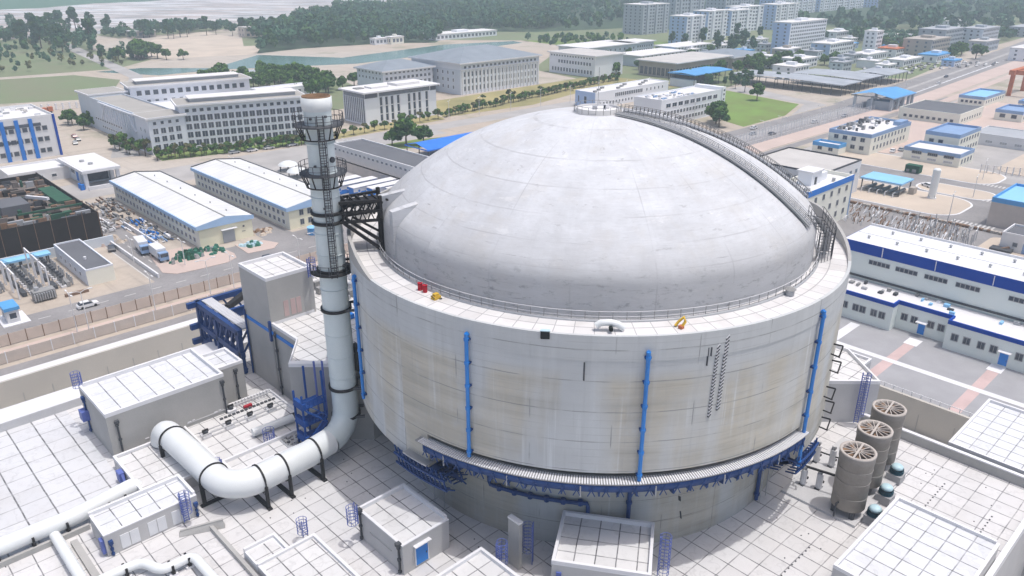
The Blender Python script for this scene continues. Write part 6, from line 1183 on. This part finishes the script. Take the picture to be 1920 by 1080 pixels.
# left side
t = building('striped_block','white block with royal blue upright stripes at the left edge',-40,287.7,51.2,32,16.3,'white_wall','white_flat',parapet=1.0,wins=[('F',20,[2,6.4,10.6],1.6,1.6,2,3,'glass_dark','frame_grey',0)])
b = MB()
for x in (26.5,32.0,37.0,41.8): b.box(x,x+1.4,-0.4,0,0,15.4,'bright_blue')
b.box(24,46,-0.12,0,12.4,13.6,'glass_dark'); b.box(28,38,-0.12,0,6.6,7.6,'glass_dark'); b.box(50.4,51.3,-0.3,0,0,16.3,'navy_band'); b.build('stripe', t, world=False)
b = MB()
for i in range(60): x = random.uniform(2,49); y = random.uniform(2,30); b.box(x,x+random.uniform(1,3),y,y+random.uniform(0.6,1.6),15.3,15.6+random.random()*0.9,random.choice(['coping','coping','galv','flat_roof']))
tag(b.build('roof_units', t, world=False), kind='stuff')
building('canteen_annex','low white building with three small windows at the left edge',-16.5,246.5,19,15,4.4,'white_wall','white_flat',wins=[('F',3,[1.4],1.5,1.0,3,3,'glass_dark','frame_white',0)])
t = thing('entrance_porch','white entrance porch with a slab roof on square columns','porch',(1.5,226.5,0)); b = MB(); b.box(-0.5,12,-0.5,27,5.2,6.2,'coping'); b.box(0.3,11.2,0.3,26.2,6.2,6.3,'white_flat'); b.cyl(4,14,6.3,7.0,0.8,'galv',10); b.cyl(5,8,6.3,7.0,0.8,'galv',10); b.build('roof', t, world=False)
b = MB(); b.box(1.0,11,8,26,0,5.2,'office_shade'); b.box(0.94,1.0,10,12.5,0.6,4.2,'bright_blue'); b.box(0.94,1.0,14,18,2.6,4.2,'glass_dark'); b.box(2,10,7.9,8,0.5,4.6,'glass_dark'); b.build('wall', t, world=False)
for x, y in ((0.6,0.6),(11,0.6),(11,7)): b = MB(); b.box(x-0.6,x+0.6,y-0.6,y+0.6,0,5.2,'coping'); b.build('column', t, world=False)
b = MB(); b.box(0,14,-3.2,-2.6,0,1.3,'coping'); b.box(-1.6,-0.8,2,3,0,1.8,'bright_blue'); b.box(-1.8,-0.6,-1.0,0.4,0,1.9,'bright_blue'); b.build('low_wall', t, world=False)
t = thing('netted_building','unfinished building wrapped in dark brown netting at the left edge','building',(-60,166,0)); b = MB()
b.box(-110,-12.5,166,166.25,0,8.6,'netting'); b.box(-12.5,-12.2,166,226,0,8.4,'netting'); b.box(-110,-12.5,226,226.25,0,8,'netting')
for i in range(26): x = -110+i*3.9; b.box(x,x+0.12,165.9,166.02,0,9.4,'rust')
b.build('scaffold_net', t); b = MB(); b.box(-110,-12.6,166.3,225.9,0,6.2,'rubble')
for i in range(420):
    x = random.uniform(-55,-13.5); y = random.uniform(167,225); s = random.uniform(0.4,4.2); b.box(x,min(-12.8,x+s),y,y+random.uniform(0.2,1.6),6.2,6.2+random.uniform(0.3,2.0),random.choice(['rubble','rust','dark_steel','brown_gear','netting','rubble','galv','net_green']))
b.box(-31,-24,186,196,6.2,9.0,'dark_roof'); b.box(-17,-13,186,206,6.2,8.0,'net_green'); b.bar((-22,198,8),(-18.5,189,8.6),0.8,'coping'); b.bar((-29,178,8.4),(-13,177,8.6),0.5,'net_green'); b.build('floor_slab', t)
b = MB(); b.box(-110,-11,161.5,162,0,2.6,'office_shade'); tag(b.build('site_wall', None, (-60,161.7,0)), 'grey site wall before the dark netted building', 'wall')
t = canopy('walkway_canopy','long sky blue canopy strip in front of the grey site wall',-90,157.5,62,2.6,2.8,'sky_sheet',rise=0.2)
t = building('pump_station','small building with a dark flat roof and a cream end at the left',-26.0,134.1,6.2,25.4,4.2,'cream_wall','dark_roof',parapet=0.4,cope='office_wall',wins=[('L',5,[1.4],1.2,1.0,3,3,'glass_grey','frame_white',0)])
b = MB(); b.box(-0.02,0,0,25.4,0,3.8,'office_wall'); b.cyl(2.6,9,3.85,4.5,0.35,'coping',10); b.build('cladding', t, world=False)
t = thing('guard_booth','little white guard booth with a bright blue roof at the left edge','booth',(-45.4,123.2,0)); b = MB(); b.box(0,2.4,0,4.6,0,3.0,'white_wall'); b.box(-1.2,4.0,-1.4,6,0,0.2,'coping'); b.build('wall', t, world=False); b = MB(); b.box(-0.3,2.7,-0.3,4.9,3.0,3.7,'roof_blue'); b.build('roof', t, world=False); add_windows(t,[(1.2,0,1.1,'F'),(0,2.3,1.1,'L')],1.3,1.3,'glass_dark','frame_white',0)
# switchgear yard at the left
def switch_bay(x, y, label):
    t = thing('switch_bay', label, 'switchgear', (x,y,0), 0, 'switchgear bays at the left')
    for k in (-2.6,2.6): b = MB(); b.bar((x-3,y+k,0),(x-3,y+k,6.2),0.3,'coping'); b.build('mast', t)
    b = MB(); b.bar((x-3,y-2.6,6.1),(x-3,y+2.6,6.1),0.3,'coping'); b.build('cross_beam', t)
    for i in range(3):
        b = MB(); yy = y-1.8+i*1.8; b.cyl(x,yy,0.4,2.6,0.28,'gear_grey',8); b.cyl(x,yy,2.6,3.1,0.5,'dark_steel',8); b.bar((x-3,yy,5.6),(x,yy,3.0),0.08,'dark_steel'); b.box(x-0.6,x+0.6,yy-0.5,yy+0.5,0,0.5,'coping'); b.cyl(x+2,yy,0.2,2.2,0.22,'galv',8); b.build('breaker', t)
    b = MB(); b.box(x+0.6,x+1.5,y-2.4,y+2.4,0.1,1.2,'gear_grey'); b.box(x-2.2,x-1.2,y-2,y+2,0.1,1.0,'dark_steel'); b.build('cabinet', t); return t
sb = switch_bay(-30.5,146,'grey switchgear bay with white masts in the yard at the left'); 
for x, y in ((-37,146),(-43.5,146),(-50,146),(-30.5,152.5),(-37,152.5),(-43.5,152.5),(-30.5,139.5),(-37,139.5)): dup(sb,(x,y,0))
t = thing('transformer','grey transformer with pipes at the front of the switchgear yard','transformer',(-35,133.5,0)); b = MB(); b.box(-38,-33.5,131.8,134.6,0.3,2.4,'gear_grey'); b.cyl(-37,133.2,2.4,3.2,0.5,'galv',10); b.build('case', t); b = MB()
for i in range(9): b.box(-38+i*0.5,-37.8+i*0.5,131.2,131.8,0.5,2.1,'galv')
b.build('radiator', t); b = MB(); b.box(-32,-27,130.6,131.6,0,0.6,'brown_gear'); b.build('base', t)
# material yard between the netted building and the warehouse
def pile(name, label, x, y, w_, d_, n, hmax, mats, cat='pile', seed=1):
    g = random.Random(seed); b = MB()
    for i in range(n):
        px, py = x+g.uniform(-w_,w_), y+g.uniform(-d_,d_); r = g.uniform(0.4,1.1); hh = hmax*g.uniform(0.4,1)*(1-0.5*max(abs(px-x)/w_,abs(py-y)/d_)); m = g.choice(mats); k = 7
        pts = [(px+r*g.uniform(0.7,1.2)*math.cos(2*math.pi*j/k),py+r*g.uniform(0.7,1.2)*math.sin(2*math.pi*j/k)) for j in range(k)]
        top = [(px+(a-px)*0.55+g.uniform(-.15,.15),py+(c-py)*0.55) for a,c in pts]; v = [(a,c,0) for a,c in pts]+[(a,c,hh*g.uniform(0.8,1)) for a,c in top]
        b.add(v,[(j,(j+1)%k,k+(j+1)%k,k+j) for j in range(k)]+[tuple(range(k,2*k))],m)
    return tag(b.build(name, None, (x,y,0)),label,cat)
pile('tarped_heap','long heap under green tarpaulins beside the road corner',0.5,137.3,7.6,3.0,70,2.6,['tarp_green','tarp_green','net_green','tarp_green','gear_grey'],seed=4)
pile('tarped_heap','small bright green tarpaulin heap beyond the road right of the warehouse gable',15.6,134.4,2.8,1.9,24,1.6,['tarp_green','cyan_cap','tarp_green'],seed=5)
pile('scrap_heap','reddish brown scrap heap in front of the second warehouse',22.5,142.6,3.4,2.4,26,1.3,['brown_gear','rust','sand'],seed=6)
pile('sand_heap','pale sand heap in the material yard',-11.0,165.0,3.4,4.2,16,1.8,['sand','pink_sand'],seed=7)
g_ = random.Random(9)
for k, (lb, x0, x1, y0, y1, ms) in enumerate((('stack of red brown scaffold tubes behind the netted building',-10,-5.5,196,214,['rust','red_paint','brown_gear','dark_steel']),('grey pile of steel bars beside the warehouse wall',-5,2.5,176,206,['dark_steel','gear_grey','brown_gear','galv','gear_grey']),('blue heap of boards and drums beside the warehouse wall',-4.5,2.5,152,176,['bright_blue','gear_grey','slate_blue','dark_steel','coping']),('pale heap of planks by the netted building corner',-10.5,-6,172,196,['coping','pink_sand','gear_grey','coping']))):
    b = MB()
    for i in range(110): x = g_.uniform(x0,x1); y = g_.uniform(y0,y1); L = g_.uniform(0.6,3.6); z = g_.uniform(0.1,1.0); a = g_.choice([0,0,1.57]); b.bar((x,y,z),(x+L*math.sin(a)*0.5,y+L*math.cos(a),z+g_.uniform(-.1,.2)),g_.uniform(0.15,0.6),g_.choice(ms),g_.uniform(0.15,0.7))
    tag(b.build('material_stack', None, ((x0+x1)/2,(y0+y1)/2,0)),lb,'stack')
b = MB(); b.box(-12,-11.6,128,164,0,1.1,'coping'); b.box(-3.6,-3.2,148,176,0,1.4,'coping'); tag(b.build('yard_wall', None, (-8,150,0)),'low white kerb walls of the material yard','wall')
# vehicles
def car(x, y, rz, col, label, group=None):
    t = thing('parked_car', label, 'car', (x,y,0.03), rz, group); b = MB(); b.prism([(-2.2,0),(2.2,0),(2.2,0.5),(-2.2,0.5)],0,0.01,col) if False else None
    prof = [(-2.2,0.3),(2.2,0.3),(2.25,0.62),(2.0,0.82),(1.1,0.92),(-2.0,0.95),(-2.25,0.7)]; v = [(px,s*0.88,pz) for s in (-1,1) for px,pz in prof]; n = len(prof); b.add(v,[tuple(range(n-1,-1,-1)),tuple(range(n,2*n))]+[(i,(i+1)%n,n+(i+1)%n,n+i) for i in range(n)],col)
    b.add([(-1.9,-0.8,0.93),(1.0,-0.8,0.93),(1.0,0.8,0.93),(-1.9,0.8,0.93),(-1.5,-0.68,1.45),(0.3,-0.68,1.45),(0.3,0.68,1.45),(-1.5,0.68,1.45)],[(4,5,6,7)],col); b.build('body', t, world=False)
    b = MB(); b.add([(-1.95,-0.81,0.93),(1.05,-0.81,0.93),(1.05,0.81,0.93),(-1.95,0.81,0.93),(-1.5,-0.69,1.44),(0.3,-0.69,1.44),(0.3,0.69,1.44),(-1.5,0.69,1.44)],[(0,1,5,4),(1,2,6,5),(2,3,7,6),(3,0,4,7)],'glass_dark'); b.build('window', t, world=False)
    for px in (-1.35,1.35):
        for py in (-0.82,0.82): b = MB(); b.tube([(px,py-0.1,0.32),(px,py+0.1,0.32)],0.32,'tyre',12); b.build('wheel', t, world=False)
    return t
car(69,240.5,0.0,'car_white','white car parked nearest the stack before the office block'); car(76,240.0,0.0,'car_white','white car parked second along the road before the office block','cars before the office block'); car(86,238.6,0.1,'car_white','white car parked third along the road before the office block','cars before the office block')
car(62,242,0.0,'car_silver','silver car parked before the middle of the office block'); car(26.5,196,1.57,'car_dark','dark car standing between the two white warehouses'); car(25,320,1.5,'car_red','red car among the trees at the far end of the side road'); car(24,312,1.5,'car_dark','dark car at the far end of the side road'); car(21,305,1.4,'car_silver','silver car at the far end of the side road'); car(19,327,1.5,'car_white','white car at the far end of the side road beside the striped block'); car(34,287,1.6,'car_dark','dark van like car beside the shaded side wing')
car(252,111,0.0,'car_dark','dark car driving on the near lane of the highway'); car(258,123.5,0.1,'car_white','white car driving on the far lane of the highway'); car(246,117,0.0,'car_silver','silver car at the edge of the highway near the fence posts')
for k,(x,y,rz,cl,lb) in enumerate(((-30,121.5,0.0,'car_white','white car driving along the road beside the left security fence'),(-60,123.2,3.14,'car_silver','silver car on the far lane of the road beside the left security fence'),(14,120.8,0.0,'car_dark','dark car on the road beyond the tall plain tower'),(53,228,0.1,'car_silver','silver car on the boulevard between the office block and the warehouses'),(100,229,0.0,'car_white','white car on the boulevard below the slit window building'),(128,228,0.0,'car_dark','dark car on the boulevard near the largest green tree'),(292,111,0.05,'car_white','white car on the highway beside the works office'),(318,108.5,3.2,'car_silver','silver car on the highway before the gate house'),(212,30,1.0,'car_white','white car on the lane beside the slim white tank'),(257,60,0.2,'car_white','white car parked by the works office gable'),(262,58.5,0.1,'car_silver','silver car parked by the works office gable'),(290,58,0.3,'car_white','white van like car between the works office and the blue roofed block'),(470,118,0.1,'car_white','white car on the highway beyond the gate house'),(505,126,3.2,'car_dark','dark car on the far lane beyond the gate house'))): car(x,y,rz,cl,lb)
car(-13.2,157,1.3,'car_dark','dark truck like car standing at the mouth of the material yard')
pc = car(505,150,0.5,'car_white','pale car in the far car park before the village houses','cars in the far car park'); pd = car(509,150,0.5,'car_dark','dark car in the far car park before the village houses','dark cars in the far car park')
g_ = random.Random(3)
for i in range(46):
    r_, c_ = divmod(i,12); x, y = 508+c_*8.5+r_*5+g_.uniform(-1,1), 182-c_*3.2-r_*9+g_.uniform(-1,1); dup(pc if g_.random() < 0.6 else pd,(x,y,0.03),g_.uniform(0.3,0.7))
def truck(x, y, rz, label):
    t = thing('box_truck', label, 'truck', (x,y,0.03), rz, 'white box trucks'); b = MB(); b.box(-1.2,1.2,-4.6,1.6,0.9,3.3,'car_white'); b.build('cargo_box', t, world=False); b = MB(); b.box(-1.1,1.1,1.9,3.6,0.7,2.7,'slate_blue'); b.box(-0.5,0.5,-4.5,3.4,0.55,0.8,'dark_steel'); b.build('cab', t, world=False); b = MB(); b.box(-0.95,0.95,3.6,3.64,1.6,2.5,'glass_dark'); b.box(-1.14,-1.1,2.3,3.3,1.6,2.4,'glass_dark'); b.box(1.1,1.14,2.3,3.3,1.6,2.4,'glass_dark'); b.build('window', t, world=False)
    for px in (-1.0,1.0):
        for py in (-3.2,2.7): b = MB(); b.tube([(px-0.15,py,0.5),(px+0.15,py,0.5)],0.5,'tyre',12); b.build('wheel', t, world=False)
    return t
truck(-7.6,149.5,3.0,'white box truck farther from the camera beside the yard road'); truck(-6.4,140.8,3.1,'white box truck nearer to the green tarpaulins beside the yard road')
t = thing('dump_truck','orange dump truck by the pale fence beyond the side road at the left','truck',(30,392,0)); b = MB(); b.box(27.5,33.5,391.6,394.0,1.2,2.9,'orange_paint'); b.build('tipper_body', t); b = MB(); b.box(34,36.2,391.7,393.9,0.9,3.1,'orange_paint'); b.box(36.2,36.25,391.9,393.7,1.9,2.9,'glass_dark'); b.box(27.6,36,392.2,393.4,0.7,1.1,'dark_steel'); b.build('cab', t)
for wx in (28.8,30.4,35.0):
    for wy in (391.7,393.9): b = MB(); b.tube([(wx,wy-0.2,0.55),(wx,wy+0.2,0.55)],0.55,'tyre',12); b.build('wheel', t)
t = thing('gantry_crane','orange gantry crane leg cut off by the right edge','crane',(452,68,0)); b = MB(); b.box(449,451,72,74,0,12,'orange_paint'); b.box(475,477,72,74,0,12,'orange_paint'); b.build('leg', t); b = MB(); b.box(446,480,71.6,74.4,12,14.5,'orange_paint'); b.box(449,451.4,40,72,12,14.5,'orange_paint'); b.build('beam', t)
fence('pale_fence','white post fence at the far end of the side road left of the office complex',[(18,405),(62,397)],3.0,3.0,'coping','coping',solid=False,pw=0.8)
# tents, tarpaulin shed, container stacks
for x, y, lb in ((64,202,'larger white round canopy tent behind the second warehouse'),(61.5,191,'smaller white round canopy tent nearer the stack')):
    t = thing('round_tent', lb, 'tent', (x,y,0)); b = MB(); b.lathe([(3.6,2.2),(3.0,2.9),(1.6,3.5),(0.02,3.7)],'white_paint',20,c=(x,y)); b.build('canopy', t)
    for k in range(6): a = k*math.pi/3; b = MB(); b.box(x+3.2*math.cos(a)-0.1,x+3.2*math.cos(a)+0.1,y+3.2*math.sin(a)-0.1,y+3.2*math.sin(a)+0.1,0,2.5,'dark_steel'); b.build('pole', t)
canopy('tarpaulin_shed','low shed covered with a vivid blue tarpaulin left of the dome',110,177,36,14,4.6,'blue_tarp',rise=1.6)
def site_hut(x, y, L, label):
    t = thing('site_hut', label, 'hut', (x,y,0), 0, 'blue and white site huts'); b = MB(); b.box(0,L,0,3.0,0.2,3.0,'bright_blue'); b.box(0,L,-0.05,0,1.6,2.8,'white_wall'); b.build('wall', t, world=False); b = MB(); b.box(-0.2,L+0.2,-0.3,3.3,3.0,3.2,'white_flat'); b.build('roof', t, world=False)
    add_windows(t,[(q,-0.05,1.4,'F') for q in row(int(L/3),0.5,L-0.5)],0.9,0.9,'bright_blue','frame_white',0); return t
for k, (x, y) in enumerate(((55,166),(58,160.5),(62,155),(66,150),(70,145))): site_hut(x,y,17,['blue and white site hut farthest back behind the stack','blue and white site hut second from the back behind the stack','blue and white site hut in the middle of the rows behind the stack','blue and white site hut second nearest behind the stack','blue and white site hut nearest the dome behind the stack'][k])
pile('pipe_valves','jumble of grey pipes and valves behind the site huts',80,160,5,7,26,1.6,['gear_grey','galv','slate_blue','dark_steel'],seed=21)
b = MB(); b.cyl(33,131.5,0.0,2.0,1.5,'roof_blue',16); b.cyl(33,131.5,2.0,2.12,1.6,'sky_sheet',16); b.box(32.2,33.8,129.9,130.05,0.3,1.4,'slate_blue'); tag(b.build('water_tank', None, (33,131.5,0)),'round blue water tank by the road left of the stack','tank')
pile('debris','white sacks and debris beside the blue water tank',38,131,3,2,18,0.9,['coping','gear_grey','brown_gear'],seed=23)
# street lamps
def lamp(x, y, h, label, group, rz=0.0):
    t = thing('street_lamp', label, 'street lamp', (x,y,0), rz, group); b = MB(); b.tube([(0,0,0),(0,0,h)],[0.13,0.08],'lamp_white',8); b.build('pole', t, world=False)
    b = MB(); b.tube([(0,0,h-0.1),(0.8,0,h+0.25),(1.6,0,h+0.3)],0.06,'lamp_white',6); b.tube([(0,0,h-0.1),(-0.8,0,h+0.25),(-1.6,0,h+0.3)],0.06,'lamp_white',6); b.build('arm', t, world=False)
    for s in (-1,1): b = MB(); b.box(s*1.9-0.45,s*1.9+0.45,-0.16,0.16,h+0.22,h+0.38,'lamp_white'); b.build('lamp_head', t, world=False)
    return t
L1 = lamp(-35.8,109.4,8.5,'white double street lamp nearest the camera along the left security fence','lamps along the left security fence',1.57)
for x, y in ((-19.8,109),(-1.5,108.6),(-52,109.3),(16,108.4)): dup(L1,(x,y,0),1.57,'white double street lamp along the left security fence')
L2 = lamp(-34.2,106.6,9.5,'tall white street lamp on the near side of the left sand strip','lamps on the near side of the sand strip',0.0)
for x, y in ((-8,106.6),(20,106.4)): dup(L2,(x,y,0),0.0,'tall white street lamp on the near side of the left sand strip')
L3 = lamp(239,108,8.0,'white street lamp in the row between the highway and its fence','lamps along the highway fence',1.57)
for i in range(9): dup(L3,(254+i*19,108+i*0.3+max(0,i-5)*1.2,0),1.57)
L4 = lamp(240,153,8.5,'white street lamp along the boulevard between the dome and the lawn','lamps along the boulevard',0.6)
for x, y in ((257,155.5),(274,158),(307,221),(290,224),(270,228),(250,231),(230,234),(210,236),(190,238),(172,240)): dup(L4,(x,y,0),0.6)
L5 = lamp(188,-2,7.0,'white street lamp beside the zebra crossings on the right','lamps by the zebra crossings',0.2)
for x, y in ((182,12.5),(209,14.5),(236,20),(143,8),(213,-1),(150,-4)): dup(L5,(x,y,0),0.2)
L6 = lamp(-12.4,143,6.5,'white street lamp beside the road into the material yard','lamps by the material yard',1.57)
for x, y in ((-3.6,132),(46,209),(92,207),(-4.2,156)): dup(L6,(x,y,0),1.57)
fence('highway_fence','white railing fence along the highway to the right of the dome',[(140,112.8),(348,112.8)],3.2,2.6,'coping','coping',solid=False,pw=0.14)
fence('outer_fence','second white railing fence between the highway and the sandy strip',[(140,106.5),(348,106.5)],2.6,4.0,'coping','coping',solid=False,pw=0.12)
fence('works_fence','tan post fence round the sandy plot at the right edge',[(246,24),(262,-18)],3.0,2.0,'tan_panel','coping',solid=False,pw=0.3)
b = MB(); b.box(130,352,97,106.3,0.02,0.12,'pink_sand'); b.quad([(352,94,0.1),(600,107,0.1),(1000,134,0.1),(1000,149,0.1),(600,120.6,0.1),(352,104.8,0.1)],'pink_sand'); b.quad([(352,86,0.1),(600,99,0.1),(1000,120,0.1),(1000,130,0.1),(600,104,0.1),(352,91,0.1)],'pink_sand'); struct('sand_strip', b)

# ================================================================== HAZE
b = MB(); b.box(-420,3200,-420,3200,-14,96,'coping'); hz = b.build('haze', None)
hm = bpy.data.materials.new('haze'); hm.use_nodes = True; hm.node_tree.nodes.clear()
pv = hm.node_tree.nodes.new('ShaderNodeVolumePrincipled'); pv.inputs['Color'].default_value = (0.74, 0.88, 1.0, 1); pv.inputs['Density'].default_value = 0.00030; pv.inputs['Anisotropy'].default_value = 0.0
mo = hm.node_tree.nodes.new('ShaderNodeOutputMaterial'); hm.node_tree.links.new(pv.outputs[0], mo.inputs['Volume'])
hz.data.materials.clear(); hz.data.materials.append(hm); tag(hz, 'thin pale haze in the air over the whole plant and the land behind', 'haze', kind='stuff')
